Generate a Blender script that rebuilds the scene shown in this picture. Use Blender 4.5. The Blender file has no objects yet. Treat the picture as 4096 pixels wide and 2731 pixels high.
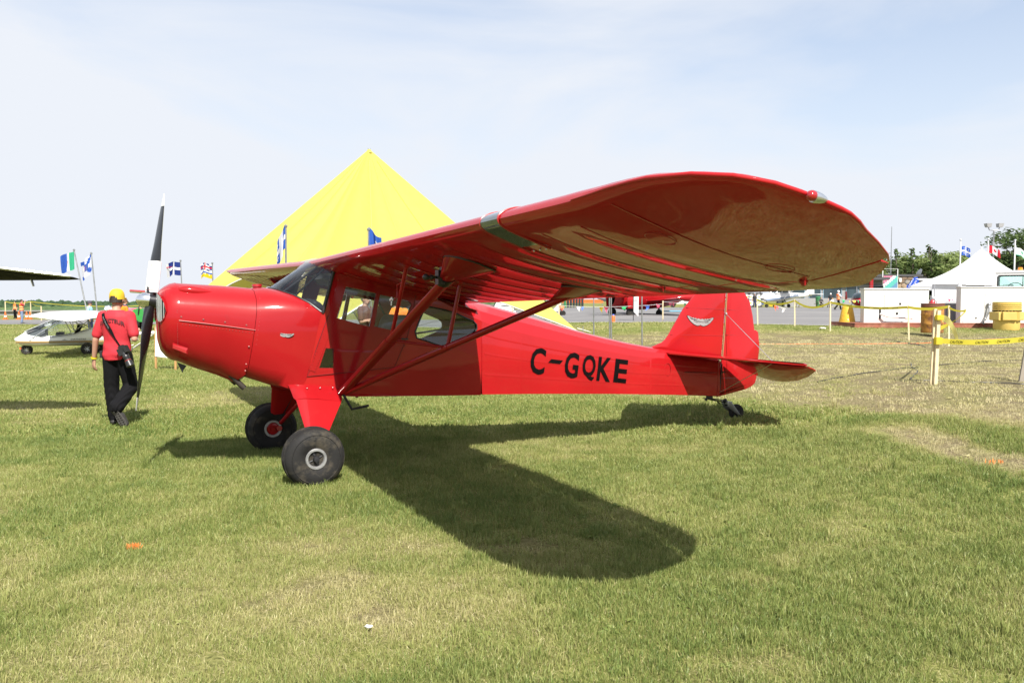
import bpy, bmesh, math, random
import numpy as np
from mathutils import Vector, Matrix, geometry
from math import sin, cos, pi, radians, sqrt

random.seed(7)
rng = np.random.default_rng(7)
scene = bpy.context.scene
COL = scene.collection

# ------------------------------------------------------------------ camera, sky, sun, exposure
FPX, PITCH, EYE = 3285.0, 0.0491, 1.6          # focal length in pixels of a 4096 px wide frame
cd = bpy.data.cameras.new('camera')
cd.sensor_width = 36.0
cd.lens = FPX / 4096 * 36.0
cd.clip_start, cd.clip_end = 0.1, 12000
cam = bpy.data.objects.new('camera', cd)
cam.location = (0, 0, EYE)
cam.rotation_euler = (pi / 2 - PITCH, 0, 0)
COL.objects.link(cam)
scene.camera = cam

YAW = 0.4725
EA = Vector((cos(YAW), sin(YAW), 0))
EL = Vector((sin(YAW), -cos(YAW), 0))
SUN = (EA * -0.13 + EL * 0.89 + Vector((0, 0, 1))).normalized()
sd = bpy.data.lights.new('sun', 'SUN')
sd.energy, sd.angle, sd.color = 4.35, radians(0.55), (1.0, 0.95, 0.87)
sun = bpy.data.objects.new('sun', sd)
sun.rotation_euler = SUN.to_track_quat('Z', 'Y').to_euler()
sun.location = (0, 0, 30)
COL.objects.link(sun)

w = bpy.data.worlds.new('World')
scene.world = w
w.use_nodes = True
nt = w.node_tree
nt.nodes.clear()
N = nt.nodes.new
out = N('ShaderNodeOutputWorld'); bg = N('ShaderNodeBackground'); bg.inputs[1].default_value = 0.1
sky = N('ShaderNodeTexSky'); sky.sky_type = 'NISHITA'; sky.sun_disc = False
sky.sun_elevation = math.asin(SUN.z); sky.sun_rotation = math.atan2(SUN.x, SUN.y)
sky.air_density, sky.dust_density, sky.ozone_density = 1.0, 1.5, 1.2
tc = N('ShaderNodeTexCoord'); mp = N('ShaderNodeMapping'); mp.inputs['Scale'].default_value = (1.0, 1.0, 3.2)
mp.inputs['Location'].default_value = (0.3, 0.15, 0.0)
nz = N('ShaderNodeTexNoise'); nz.inputs['Scale'].default_value = 1.7; nz.inputs['Detail'].default_value = 7; nz.inputs['Roughness'].default_value = 0.55
nz.inputs['Distortion'].default_value = 0.5
cr = N('ShaderNodeMapRange'); cr.inputs[1].default_value = 0.34; cr.inputs[2].default_value = 0.64; cr.inputs[3].default_value = 0.40; cr.inputs[4].default_value = 0.97
mx = N('ShaderNodeMix'); mx.data_type = 'RGBA'; mx.inputs[7].default_value = (4.34, 4.54, 4.9, 1)
# thin high cloud veils the blue everywhere, a little less towards the zenith
nt.links.new(tc.outputs['Generated'], mp.inputs[0]); nt.links.new(mp.outputs[0], nz.inputs[0])
nt.links.new(nz.outputs[0], cr.inputs[0])
sx = N('ShaderNodeSeparateXYZ'); hz = N('ShaderNodeMapRange'); hz.inputs[1].default_value = 0.0; hz.inputs[2].default_value = 0.30; hz.inputs[3].default_value = 0.55; hz.inputs[4].default_value = 0.0
ad = N('ShaderNodeMath'); ad.operation = 'ADD'; ad.use_clamp = True      # the haze thickens towards the horizon all round
nt.links.new(tc.outputs['Generated'], sx.inputs[0]); nt.links.new(sx.outputs[2], hz.inputs[0]); nt.links.new(hz.outputs[0], ad.inputs[0]); nt.links.new(cr.outputs[0], ad.inputs[1]); nt.links.new(ad.outputs[0], mx.inputs[0])
nt.links.new(sky.outputs[0], mx.inputs[6]); nt.links.new(mx.outputs[2], bg.inputs[0]); nt.links.new(bg.outputs[0], out.inputs[0])

scene.view_settings.view_transform = 'Standard'
scene.view_settings.look = 'None'
scene.view_settings.exposure = 0.98
scene.view_settings.gamma = 1.0
scene.view_settings.use_curve_mapping = False
scene.cycles.max_bounces = 8
scene.cycles.transparent_max_bounces = 16
scene.cycles.caustics_reflective = False
scene.cycles.caustics_refractive = False
scene.cycles.use_denoising = True

# ------------------------------------------------------------------ helpers
def at(px, py, Y):
    """The point at depth Y metres (world y) seen at pixel px, py of the 4096 x 2731 photograph."""
    u = (px - 2048) / FPX; v = -(py - 1365.5) / FPX
    c, s = cos(PITCH), sin(PITCH)
    d = Vector((u, c + v * s, -s + v * c))
    return Vector((0, 0, EYE)) + d * (Y / d.y)

def sm(a, b, x):
    t = np.clip((np.asarray(x, float) - a) / (b - a), 0, 1)
    return t * t * (3 - 2 * t)

_lat = rng.random((64, 64, 4))
def vnoise(x, y, k=0):
    x = np.asarray(x, float); y = np.asarray(y, float)
    xi = np.floor(x).astype(int); yi = np.floor(y).astype(int)
    fx = x - xi; fy = y - yi
    fx = fx * fx * (3 - 2 * fx); fy = fy * fy * (3 - 2 * fy)
    L = _lat[..., k]
    g = lambda i, j: L[i % 64, j % 64]
    return (g(xi, yi) * (1 - fx) + g(xi + 1, yi) * fx) * (1 - fy) + (g(xi, yi + 1) * (1 - fx) + g(xi + 1, yi + 1) * fx) * fy
def fbm(x, y, k=0, n=4):
    s = 0; a = 0.5; t = 0
    for i in range(n):
        s = s + a * vnoise(x * 2 ** i + 17.3 * i, y * 2 ** i + 9.1 * i, k); t += a; a *= 0.55
    return s / t

def ground_z(x, y):
    x = np.asarray(x, float); y = np.asarray(y, float)
    z = 0.42 * sm(1.6, 6.5, x + 0.13 * (y - 9)) + 0.2 * sm(24, 31, y) * sm(0, 8, x) + 0.18 * sm(35, 75, y) * sm(-8, 8, x)
    z = z + 0.03 * (fbm(x * 0.35, y * 0.35, 1, 3) - 0.5) * sm(3, 8, np.hypot(x + 1, y - 8))
    z = z - 19.0 * sm(115, 600, y) * sm(60, -40, x) - 0.3 * sm(70, 110, y) * sm(0, -20, x)
    return z
def gz(x, y): return float(ground_z(x, y))

def dryness(x, y):
    """0 lush turf .. 1 worn straw-coloured ground."""
    x = np.asarray(x, float); y = np.asarray(y, float)
    n = fbm(x * 0.45, y * 0.45, 0, 4); n2 = fbm(x * 1.7 + 5, y * 1.7, 2, 3)
    q = x + 1.3 * (n - 0.5) * 4
    worn = sm(1.6, 4.2, q + 0.35 * (y - 11)) * sm(-.7, .7, y - (11.9 - 1.55 * (x - 3)) + (n2 - 0.5) * 1.6) * sm(29.5, 26, y + (n - 0.5) * 3)
    strip = sm(0.42, 0.15, np.abs(x - (4.15 + 0.12 * (8.4 - y)) + (n2 - 0.5) * 0.5)) * sm(5.6, 6.6, y) * sm(9.3, 8.7, y)
    far = 0.35 * sm(14, 26, y) * (0.4 + n)
    d = np.maximum(np.maximum(worn * (0.52 + 0.75 * n2), strip * 0.95), far * 0.6)
    d = np.maximum(d, 0.42 * sm(0.53, 0.72, n) + 0.35 * sm(0.6, 0.8, n2) * sm(7.5, 4.5, y))
    return np.clip(d, 0, 1)

MATS = {}
def mat(name, col=(), rough=0.5, metal=0.0, coat=0.0, coat_rough=0.05, var=0.06, nscale=6.0, bump=0.0, bscale=40.0, spec=0.5, dirt=None, trans=0.0, sss=None):
    """Principled surface with a little procedural variation in colour, roughness and relief."""
    if name in MATS: return MATS[name]
    m = bpy.data.materials.new(name); m.use_nodes = True
    t = m.node_tree; b = t.nodes['Principled BSDF']
    b.inputs['Roughness'].default_value = rough; b.inputs['Metallic'].default_value = metal
    b.inputs['Coat Weight'].default_value = coat; b.inputs['Coat Roughness'].default_value = coat_rough
    b.inputs['Specular IOR Level'].default_value = spec
    if trans: b.inputs['Transmission Weight'].default_value = trans
    tcn = t.nodes.new('ShaderNodeTexCoord')
    n = t.nodes.new('ShaderNodeTexNoise'); n.inputs['Scale'].default_value = nscale; n.inputs['Detail'].default_value = 6
    t.links.new(tcn.outputs['Object'], n.inputs[0])
    mr = t.nodes.new('ShaderNodeMapRange'); mr.inputs[1].default_value = 0.3; mr.inputs[2].default_value = 0.7
    mr.inputs[3].default_value = 1 - var; mr.inputs[4].default_value = 1 + var
    t.links.new(n.outputs[0], mr.inputs[0])
    vm = t.nodes.new('ShaderNodeVectorMath'); vm.operation = 'SCALE'; vm.inputs[0].default_value = col
    t.links.new(mr.outputs[0], vm.inputs['Scale'])
    src = vm.outputs[0]
    if dirt:
        dcol, lo, hi, ds = dirt
        n2 = t.nodes.new('ShaderNodeTexNoise'); n2.inputs['Scale'].default_value = ds; n2.inputs['Detail'].default_value = 8; n2.inputs['Roughness'].default_value = 0.65
        t.links.new(tcn.outputs['Object'], n2.inputs[0])
        m2 = t.nodes.new('ShaderNodeMapRange'); m2.inputs[1].default_value = lo; m2.inputs[2].default_value = hi
        t.links.new(n2.outputs[0], m2.inputs[0])
        mm = t.nodes.new('ShaderNodeMix'); mm.data_type = 'RGBA'; mm.inputs[7].default_value = (*dcol, 1)
        t.links.new(m2.outputs[0], mm.inputs[0]); t.links.new(src, mm.inputs[6]); src = mm.outputs[2]
    t.links.new(src, b.inputs['Base Color'])
    r2 = t.nodes.new('ShaderNodeMapRange'); r2.inputs[1].default_value = 0.3; r2.inputs[2].default_value = 0.7
    r2.inputs[3].default_value = max(rough * 0.85, 0.01); r2.inputs[4].default_value = min(rough * 1.2, 1)
    t.links.new(n.outputs[0], r2.inputs[0]); t.links.new(r2.outputs[0], b.inputs['Roughness'])
    if bump:
        n3 = t.nodes.new('ShaderNodeTexNoise'); n3.inputs['Scale'].default_value = bscale; n3.inputs['Detail'].default_value = 4
        t.links.new(tcn.outputs['Object'], n3.inputs[0])
        bp = t.nodes.new('ShaderNodeBump'); bp.inputs['Strength'].default_value = bump; bp.inputs['Distance'].default_value = 0.02
        t.links.new(n3.outputs[0], bp.inputs['Height']); t.links.new(bp.outputs[0], b.inputs['Normal'])
        if coat: t.links.new(bp.outputs[0], b.inputs['Coat Normal'])
    MATS[name] = m
    return m

def glass(name, tint=(0.86, 0.9, 0.9), refl=1.0):
    if name in MATS: return MATS[name]
    m = bpy.data.materials.new(name); m.use_nodes = True
    t = m.node_tree; t.nodes.remove(t.nodes['Principled BSDF'])
    o = t.nodes['Material Output']
    tr = t.nodes.new('ShaderNodeBsdfTransparent'); tr.inputs[0].default_value = (*tint, 1)
    gl = t.nodes.new('ShaderNodeBsdfGlossy'); gl.inputs[0].default_value = (1, 1, 1, 1)
    nn = t.nodes.new('ShaderNodeTexNoise'); nn.inputs['Scale'].default_value = 3
    mr = t.nodes.new('ShaderNodeMapRange'); mr.inputs[3].default_value = 0.01; mr.inputs[4].default_value = 0.06
    t.links.new(nn.outputs[0], mr.inputs[0]); t.links.new(mr.outputs[0], gl.inputs['Roughness'])
    fr = t.nodes.new('ShaderNodeFresnel'); fr.inputs[0].default_value = 1.5
    mu = t.nodes.new('ShaderNodeMath'); mu.operation = 'MULTIPLY'; mu.inputs[1].default_value = refl
    ms = t.nodes.new('ShaderNodeMixShader')
    t.links.new(fr.outputs[0], mu.inputs[0]); t.links.new(mu.outputs[0], ms.inputs[0])
    t.links.new(tr.outputs[0], ms.inputs[1]); t.links.new(gl.outputs[0], ms.inputs[2]); t.links.new(ms.outputs[0], o.inputs[0])
    MATS[name] = m
    return m

def cloth(name, col, trans=0.35, var=0.08, stripes=None):
    """Thin fabric: diffuse both sides, some light coming through."""
    if name in MATS: return MATS[name]
    m = bpy.data.materials.new(name); m.use_nodes = True
    t = m.node_tree; t.nodes.remove(t.nodes['Principled BSDF']); o = t.nodes['Material Output']
    tcn = t.nodes.new('ShaderNodeTexCoord')
    n = t.nodes.new('ShaderNodeTexNoise'); n.inputs['Scale'].default_value = 5; n.inputs['Detail'].default_value = 5
    t.links.new(tcn.outputs['Object'], n.inputs[0])
    mr = t.nodes.new('ShaderNodeMapRange'); mr.inputs[3].default_value = 1 - var; mr.inputs[4].default_value = 1 + var
    t.links.new(n.outputs[0], mr.inputs[0])
    vm = t.nodes.new('ShaderNodeVectorMath'); vm.operation = 'SCALE'; vm.inputs[0].default_value = col; t.links.new(mr.outputs[0], vm.inputs['Scale'])
    d = t.nodes.new('ShaderNodeBsdfDiffuse'); tl = t.nodes.new('ShaderNodeBsdfTranslucent'); ms = t.nodes.new('ShaderNodeMixShader'); ms.inputs[0].default_value = trans
    t.links.new(vm.outputs[0], d.inputs[0]); t.links.new(vm.outputs[0], tl.inputs[0])
    t.links.new(d.outputs[0], ms.inputs[1]); t.links.new(tl.outputs[0], ms.inputs[2]); t.links.new(ms.outputs[0], o.inputs[0])
    MATS[name] = m
    return m

class MB:
    """Collects shapes and links them as ONE mesh object."""
    def __init__(self): self.v = []; self.f = []; self.mi = []
    def add(self, vs, fs, mi=0):
        o = len(self.v); self.v += [tuple(p) for p in vs]; self.f += [tuple(i + o for i in f) for f in fs]; self.mi += [mi] * len(fs); return self
    def box(self, c, s, R=None, mi=0):
        vs = []
        for x in (-.5, .5):
            for y in (-.5, .5):
                for z in (-.5, .5):
                    p = Vector((x * s[0], y * s[1], z * s[2]))
                    if R is not None: p = R @ p
                    vs.append(Vector(c) + p)
        return self.add(vs, [(0, 1, 3, 2), (4, 6, 7, 5), (0, 4, 5, 1), (2, 3, 7, 6), (0, 2, 6, 4), (1, 5, 7, 3)], mi)
    def bar(self, p0, p1, wx, wz, up=(0, 0, 1), mi=0):
        p0 = Vector(p0); p1 = Vector(p1); d = (p1 - p0); L = d.length; d.normalize()
        s = d.cross(Vector(up))
        if s.length < 1e-4: s = d.cross(Vector((0, 1, 0)))
        s.normalize(); u = s.cross(d)
        R = Matrix((s, d, u)).transposed()
        return self.box((p0 + p1) / 2, (wx, L, wz), R, mi)
    def loft(self, rings, closed=True, caps=(True, True), mi=0):
        n = len(rings[0]); vs = [p for r in rings for p in r]; fs = []
        for i in range(len(rings) - 1):
            for j in range(n if closed else n - 1):
                k = (j + 1) % n
                fs.append((i * n + j, i * n + k, (i + 1) * n + k, (i + 1) * n + j))
        if closed and caps[0]: fs.append(tuple(range(n - 1, -1, -1)))
        if closed and caps[1]: fs.append(tuple((len(rings) - 1) * n + j for j in range(n)))
        return self.add(vs, fs, mi)
    def tube(self, pts, r, n=8, flat=1.0, flatdir=None, caps=True, mi=0):
        pts = [Vector(p) for p in pts]; rs = r if isinstance(r, (list, tuple)) else [r] * len(pts)
        rings = []; prev = None
        for i, p in enumerate(pts):
            d = (pts[min(i + 1, len(pts) - 1)] - pts[max(i - 1, 0)]).normalized()
            if flatdir is not None: s = Vector(flatdir) - d * d.dot(Vector(flatdir))
            elif prev is not None: s = prev - d * d.dot(prev)
            else: s = d.cross(Vector((0, 0, 1)))
            if s.length < 1e-3: s = d.cross(Vector((1, 0, 0)))
            s.normalize(); prev = s; u = d.cross(s)
            rings.append([p + s * (rs[i] * cos(2 * pi * k / n)) + u * (rs[i] * flat * sin(2 * pi * k / n)) for k in range(n)])
        return self.loft(rings, caps=(caps, caps), mi=mi)
    def lathe(self, prof, n=24, M=None, mi=0, caps=True):
        rings = []
        for r, z in prof:
            ring = [Vector((r * cos(2 * pi * k / n), r * sin(2 * pi * k / n), z)) for k in range(n)]
            rings.append([M @ p for p in ring] if M is not None else ring)
        return self.loft(rings, caps=(caps, caps), mi=mi)
    def poly(self, outer, holes, fn, thick=None, mi=0, sub=1):
        """Polygon with holes in (u, v), mapped by fn(u, v, w); with thick a panel between w = 0 and w = thick."""
        loops = [outer] + list(holes)
        flat = [p for l in loops for p in l]
        tris = geometry.tessellate_polygon([[Vector((p[0], p[1], 0)) for p in l] for l in loops])
        if sub > 1:            # fine triangles, so the panel follows a curved surface
            key = {}; pts = []; ft = []
            def vid(p):
                k = (round(p[0], 5), round(p[1], 5))
                if k not in key: key[k] = len(pts); pts.append(k)
                return key[k]
            for t in tris:
                a, b, c = (Vector(flat[i]) for i in t)
                P = lambda i, j: vid(a + (b - a) * (i / sub) + (c - a) * (j / sub))
                for i in range(sub):
                    for j in range(sub - i):
                        ft.append((P(i, j), P(i + 1, j), P(i, j + 1)))
                        if i + j < sub - 1: ft.append((P(i + 1, j), P(i + 1, j + 1), P(i, j + 1)))
            m = len(pts); self.add([fn(u, v, 0) for u, v in pts], ft, mi); self.add([fn(u, v, thick) for u, v in pts], [f[::-1] for f in ft], mi)
            for l in loops: k_ = len(l); self.add([fn(p[0], p[1], w_) for p in l for w_ in (0, thick)], [(2 * i, 2 * ((i + 1) % k_), 2 * ((i + 1) % k_) + 1, 2 * i + 1) for i in range(k_)], mi)
            return self
        n = len(flat)
        if thick is None: return self.add([fn(u, v, 0) for u, v in flat], [tuple(t) for t in tris], mi)
        vs = [fn(u, v, 0) for u, v in flat] + [fn(u, v, thick) for u, v in flat]
        fs = [tuple(t) for t in tris] + [tuple(n + i for i in reversed(t)) for t in tris]
        o = 0
        for l in loops:
            m = len(l)
            for i in range(m):
                j = (i + 1) % m; fs.append((o + i, o + j, n + o + j, n + o + i))
            o += m
        return self.add(vs, fs, mi)
    def slab(self, outline, t, inset, fn, te=0.35, mi=0):
        """Lens-shaped plate: thin edge, full thickness `inset` inside the outline."""
        P = [Vector((p[0], p[1])) for p in outline]; n = len(P)
        area = sum(P[i].x * P[(i + 1) % n].y - P[(i + 1) % n].x * P[i].y for i in range(n))
        sg = 1 if area > 0 else -1
        ins = []
        for i in range(n):
            a = (P[i] - P[i - 1]).normalized(); b = (P[(i + 1) % n] - P[i]).normalized()
            nn = (Vector((-a.y, a.x)) + Vector((-b.y, b.x))) * sg
            ins.append(P[i] + nn.normalized() * inset if nn.length > 1e-5 else P[i])
        rings = [[fn(p.x, p.y, h * t / 2) for p in q] for q, h in ((ins, -1), (P, -te), (P, te), (ins, 1))]
        return self.loft(rings, mi=mi)
    def ico(self, c, r, sub=1, jit=0.0, seed=0, scale=(1, 1, 1), mi=0):
        bm = bmesh.new(); bmesh.ops.create_icosphere(bm, subdivisions=sub, radius=1)
        rr = random.Random(seed)
        vs = []
        for v in bm.verts:
            k = r * (1 + rr.uniform(-jit, jit)); vs.append((c[0] + v.co.x * k * scale[0], c[1] + v.co.y * k * scale[1], c[2] + v.co.z * k * scale[2]))
        fs = [tuple(v.index for v in f.verts) for f in bm.faces]; bm.free()
        return self.add(vs, fs, mi)
    def mesh(self, name, mats, smooth=40):
        me = bpy.data.meshes.new(name); me.from_pydata(self.v, [], self.f)
        for m in (mats if isinstance(mats, (list, tuple)) else [mats]): me.materials.append(m)
        if any(self.mi): me.polygons.foreach_set('material_index', self.mi)
        bm = bmesh.new(); bm.from_mesh(me); bmesh.ops.recalc_face_normals(bm, faces=bm.faces); bm.to_mesh(me); bm.free()
        if smooth:
            me.polygons.foreach_set('use_smooth', [True] * len(me.polygons)); me.set_sharp_from_angle(angle=radians(smooth))
        me.update(); return me
    def build(self, name, mats, parent=None, smooth=40, **props):
        o = bpy.data.objects.new(name, self.mesh(name, mats, smooth)); COL.objects.link(o)
        if parent is not None: o.parent = parent
        for k, v in props.items(): o[k] = v
        return o

def thing(name, label, cat, loc=(0, 0, 0), rotz=0.0, group=None):
    o = bpy.data.objects.new(name, None); COL.objects.link(o); o.empty_display_size = 0.2
    o.location = loc; o.rotation_euler = (0, 0, rotz); o['label'] = label; o['category'] = cat
    if group: o['group'] = group
    return o
def tag(o, label, cat, group=None, loc=None):
    o['label'] = label; o['category'] = cat
    if group: o['group'] = group
    if loc is not None: o.location = loc
    return o
def dup(root, loc, rotz=None, label=None, scale=None):
    r = root.copy(); COL.objects.link(r); r.location = loc
    if rotz is not None: r.rotation_euler = (0, 0, rotz)
    if scale is not None: r.scale = scale
    if label: r['label'] = label
    for ch in list(root.children):
        c = ch.copy(); COL.objects.link(c); c.parent = r
        for g in list(ch.children):
            d = g.copy(); COL.objects.link(d); d.parent = c
    return r

_txt = {}
def glyphs(s, bold=0.0):
    """Mesh of a line of text, scaled to fill the unit square."""
    if (s, bold) in _txt: return _txt[(s, bold)]
    cu = bpy.data.curves.new('text', 'FONT'); cu.body = s; cu.offset = bold; cu.resolution_u = 3
    o = bpy.data.objects.new('text', cu); COL.objects.link(o)
    me = bpy.data.meshes.new_from_object(o.evaluated_get(bpy.context.evaluated_depsgraph_get()))
    vs = [(v.co.x, v.co.y) for v in me.vertices]; fs = [tuple(p.vertices) for p in me.polygons]
    bpy.data.objects.remove(o); bpy.data.curves.remove(cu); bpy.data.meshes.remove(me)
    x0 = min(v[0] for v in vs); x1 = max(v[0] for v in vs); y0 = min(v[1] for v in vs); y1 = max(v[1] for v in vs)
    vs = [((x - x0) / max(x1 - x0, 1e-6), (y - y0) / max(y1 - y0, 1e-6)) for x, y in vs]
    _txt[(s, bold)] = (vs, fs); return vs, fs
def text(mb, s, fn, bold=0.0, mi=0):
    vs, fs = glyphs(s, bold); return mb.add([fn(u, v) for u, v in vs], fs, mi)

def remesh(name, mb, mats, parent, voxel, smooth_it=3, disp=None, **props):
    """The collected shapes fused into one continuous skin."""
    me = bpy.data.meshes.new(name); me.from_pydata(mb.v, [], mb.f)
    bm = bmesh.new(); bm.from_mesh(me); bmesh.ops.recalc_face_normals(bm, faces=bm.faces); bm.to_mesh(me); bm.free()
    o = bpy.data.objects.new(name, me); COL.objects.link(o)
    m = o.modifiers.new('r', 'REMESH'); m.mode = 'VOXEL'; m.voxel_size = voxel; m.use_smooth_shade = True
    if smooth_it:
        s = o.modifiers.new('s', 'SMOOTH'); s.factor = 0.5; s.iterations = smooth_it
    me2 = bpy.data.meshes.new_from_object(o.evaluated_get(bpy.context.evaluated_depsgraph_get()))
    o.modifiers.clear(); o.data = me2; bpy.data.meshes.remove(me)
    me2.name = name
    if disp:
        co = np.empty(len(me2.vertices) * 3); me2.vertices.foreach_get('co', co); co = co.reshape(-1, 3)
        no = np.empty(len(me2.vertices) * 3); me2.vertices.foreach_get('normal', no); no = no.reshape(-1, 3)
        co = co + no * disp(co)[:, None]; me2.vertices.foreach_set('co', co.ravel())
    me2.materials.clear()
    for mm in (mats if isinstance(mats, (list, tuple)) else [mats]): me2.materials.append(mm)
    me2.polygons.foreach_set('use_smooth', [True] * len(me2.polygons))
    if parent is not None: o.parent = parent
    for k, v in props.items(): o[k] = v
    return o

# ------------------------------------------------------------------ ground, pavement, hills
def ground_material():
    m = bpy.data.materials.new('turf_ground'); m.use_nodes = True; t = m.node_tree; b = t.nodes['Principled BSDF']
    b.inputs['Roughness'].default_value = 0.95; b.inputs['Specular IOR Level'].default_value = 0.1
    g = t.nodes.new('ShaderNodeNewGeometry'); at_ = t.nodes.new('ShaderNodeAttribute'); at_.attribute_name = 'dry'
    def noise(sc, det=6):
        n = t.nodes.new('ShaderNodeTexNoise'); n.inputs['Scale'].default_value = sc; n.inputs['Detail'].default_value = det; n.inputs['Roughness'].default_value = 0.6
        t.links.new(g.outputs['Position'], n.inputs[0]); return n
    def ramp(src, stops):
        r = t.nodes.new('ShaderNodeValToRGB'); el = r.color_ramp.elements
        while len(el) < len(stops): el.new(0.5)
        for e, (p, c) in zip(el, stops): e.position = p; e.color = (*c, 1)
        t.links.new(src, r.inputs[0]); return r
    nf = noise(38); nm = noise(4); nl = noise(0.35, 4)
    green = ramp(nf.outputs[0], [(0.3, (0.075, 0.085, 0.022)), (0.5, (0.18, 0.195, 0.055)), (0.72, (0.31, 0.285, 0.11))])
    straw = ramp(nf.outputs[0], [(0.3, (0.075, 0.065, 0.036)), (0.5, (0.165, 0.135, 0.072)), (0.7, (0.29, 0.24, 0.145))])
    a = t.nodes.new('ShaderNodeMath'); a.operation = 'ADD'; t.links.new(at_.outputs['Fac'], a.inputs[0])
    s = t.nodes.new('ShaderNodeMapRange'); s.inputs[1].default_value = 0.3; s.inputs[2].default_value = 0.7; s.inputs[3].default_value = -0.28; s.inputs[4].default_value = 0.28
    t.links.new(nm.outputs[0], s.inputs[0]); t.links.new(s.outputs[0], a.inputs[1])
    mx = t.nodes.new('ShaderNodeMix'); mx.data_type = 'RGBA'; t.links.new(a.outputs[0], mx.inputs[0]); t.links.new(green.outputs[0], mx.inputs[6]); t.links.new(straw.outputs[0], mx.inputs[7])
    v = t.nodes.new('ShaderNodeMapRange'); v.inputs[1].default_value = 0.3; v.inputs[2].default_value = 0.7; v.inputs[3].default_value = 0.82; v.inputs[4].default_value = 1.18
    t.links.new(nl.outputs[0], v.inputs[0])
    vm = t.nodes.new('ShaderNodeVectorMath'); vm.operation = 'SCALE'; t.links.new(mx.outputs[2], vm.inputs[0]); t.links.new(v.outputs[0], vm.inputs['Scale'])
    t.links.new(vm.outputs[0], b.inputs['Base Color'])
    bp = t.nodes.new('ShaderNodeBump'); bp.inputs['Strength'].default_value = 0.7; bp.inputs['Distance'].default_value = 0.03
    t.links.new(nf.outputs[0], bp.inputs['Height']); t.links.new(bp.outputs[0], b.inputs['Normal'])
    return m

def axis(segs):
    out = []
    for a, b, s in segs: out += list(np.arange(a, b, s))
    return np.array(out)
gx = axis([(-4000, -400, 300), (-400, -70, 22), (-70, -16, 2), (-16, 16, 0.3), (16, 60, 1.5), (60, 400, 24), (400, 4001, 300)])
gy = axis([(-300, -10, 30), (-10, 2, 2), (2, 16, 0.22), (16, 40, 0.8), (40, 110, 2.5), (110, 600, 25), (600, 5001, 250)])
GX, GY = np.meshgrid(gx, gy)
GZ = ground_z(GX, GY)
gm = bpy.data.meshes.new('ground')
nx, ny = len(gx), len(gy)
idx = np.arange(nx * ny).reshape(ny, nx)
gf = np.stack([idx[:-1, :-1], idx[:-1, 1:], idx[1:, 1:], idx[1:, :-1]], -1).reshape(-1, 4)
gm.from_pydata(np.stack([GX.ravel(), GY.ravel(), GZ.ravel()], -1).tolist(), [], gf.tolist())
a_ = gm.attributes.new('dry', 'FLOAT', 'POINT'); a_.data.foreach_set('value', dryness(GX, GY).ravel().astype(np.float32))
gm.polygons.foreach_set('use_smooth', [True] * len(gm.polygons)); gm.materials.append(ground_material())
go = bpy.data.objects.new('ground', gm); COL.objects.link(go); go['kind'] = 'structure'

asphalt = mat('asphalt', (0.17, 0.165, 0.165), 0.92, var=0.09, nscale=0.35, bump=0.25, bscale=60, spec=0.25, dirt=((0.24, 0.235, 0.225), 0.5, 0.75, 0.12))
concrete = mat('pale_concrete', (0.36, 0.345, 0.31), 0.9, var=0.12, nscale=1.2, bump=0.3, bscale=30, spec=0.2)
def sheet(name, near, far, m, lift, n=60, k=28):
    """A pavement draped on the ground between two edge lines given as functions of x."""
    xs = near[0] if isinstance(near, tuple) else None
    mb = MB(); rows = []
    for x in np.linspace(xs[0], xs[1], n):
        y0, y1 = near[1](x), far(x)
        ys = y0 + (y1 - y0) * np.linspace(0, 1, k) ** 1.5
        rows.append([(x, y, gz(x, y) + lift) for y in ys])
    mb.loft(rows, closed=False)
    o = mb.build(name, m); o['kind'] = 'structure'; return o
edge = lambda x: float(np.interp(x, [-80, -20, -6, 3.4, 12.3, 22, 60], [56.5, 56, 50, 41.5, 32.2, 31.0, 30]))
sheet('apron', ((-5.9, 80), edge), lambda x: 99.0, asphalt, 0.03, 90, 40)
sheet('taxiway', ((-80, -6), edge), lambda x: 69.0, asphalt, 0.03, 40, 20)
sheet('pavement_edge', ((-5.8, 14.5), lambda x: edge(x) - 0.55), lambda x: edge(x) + 0.25, concrete, 0.036, 60, 3)

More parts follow.
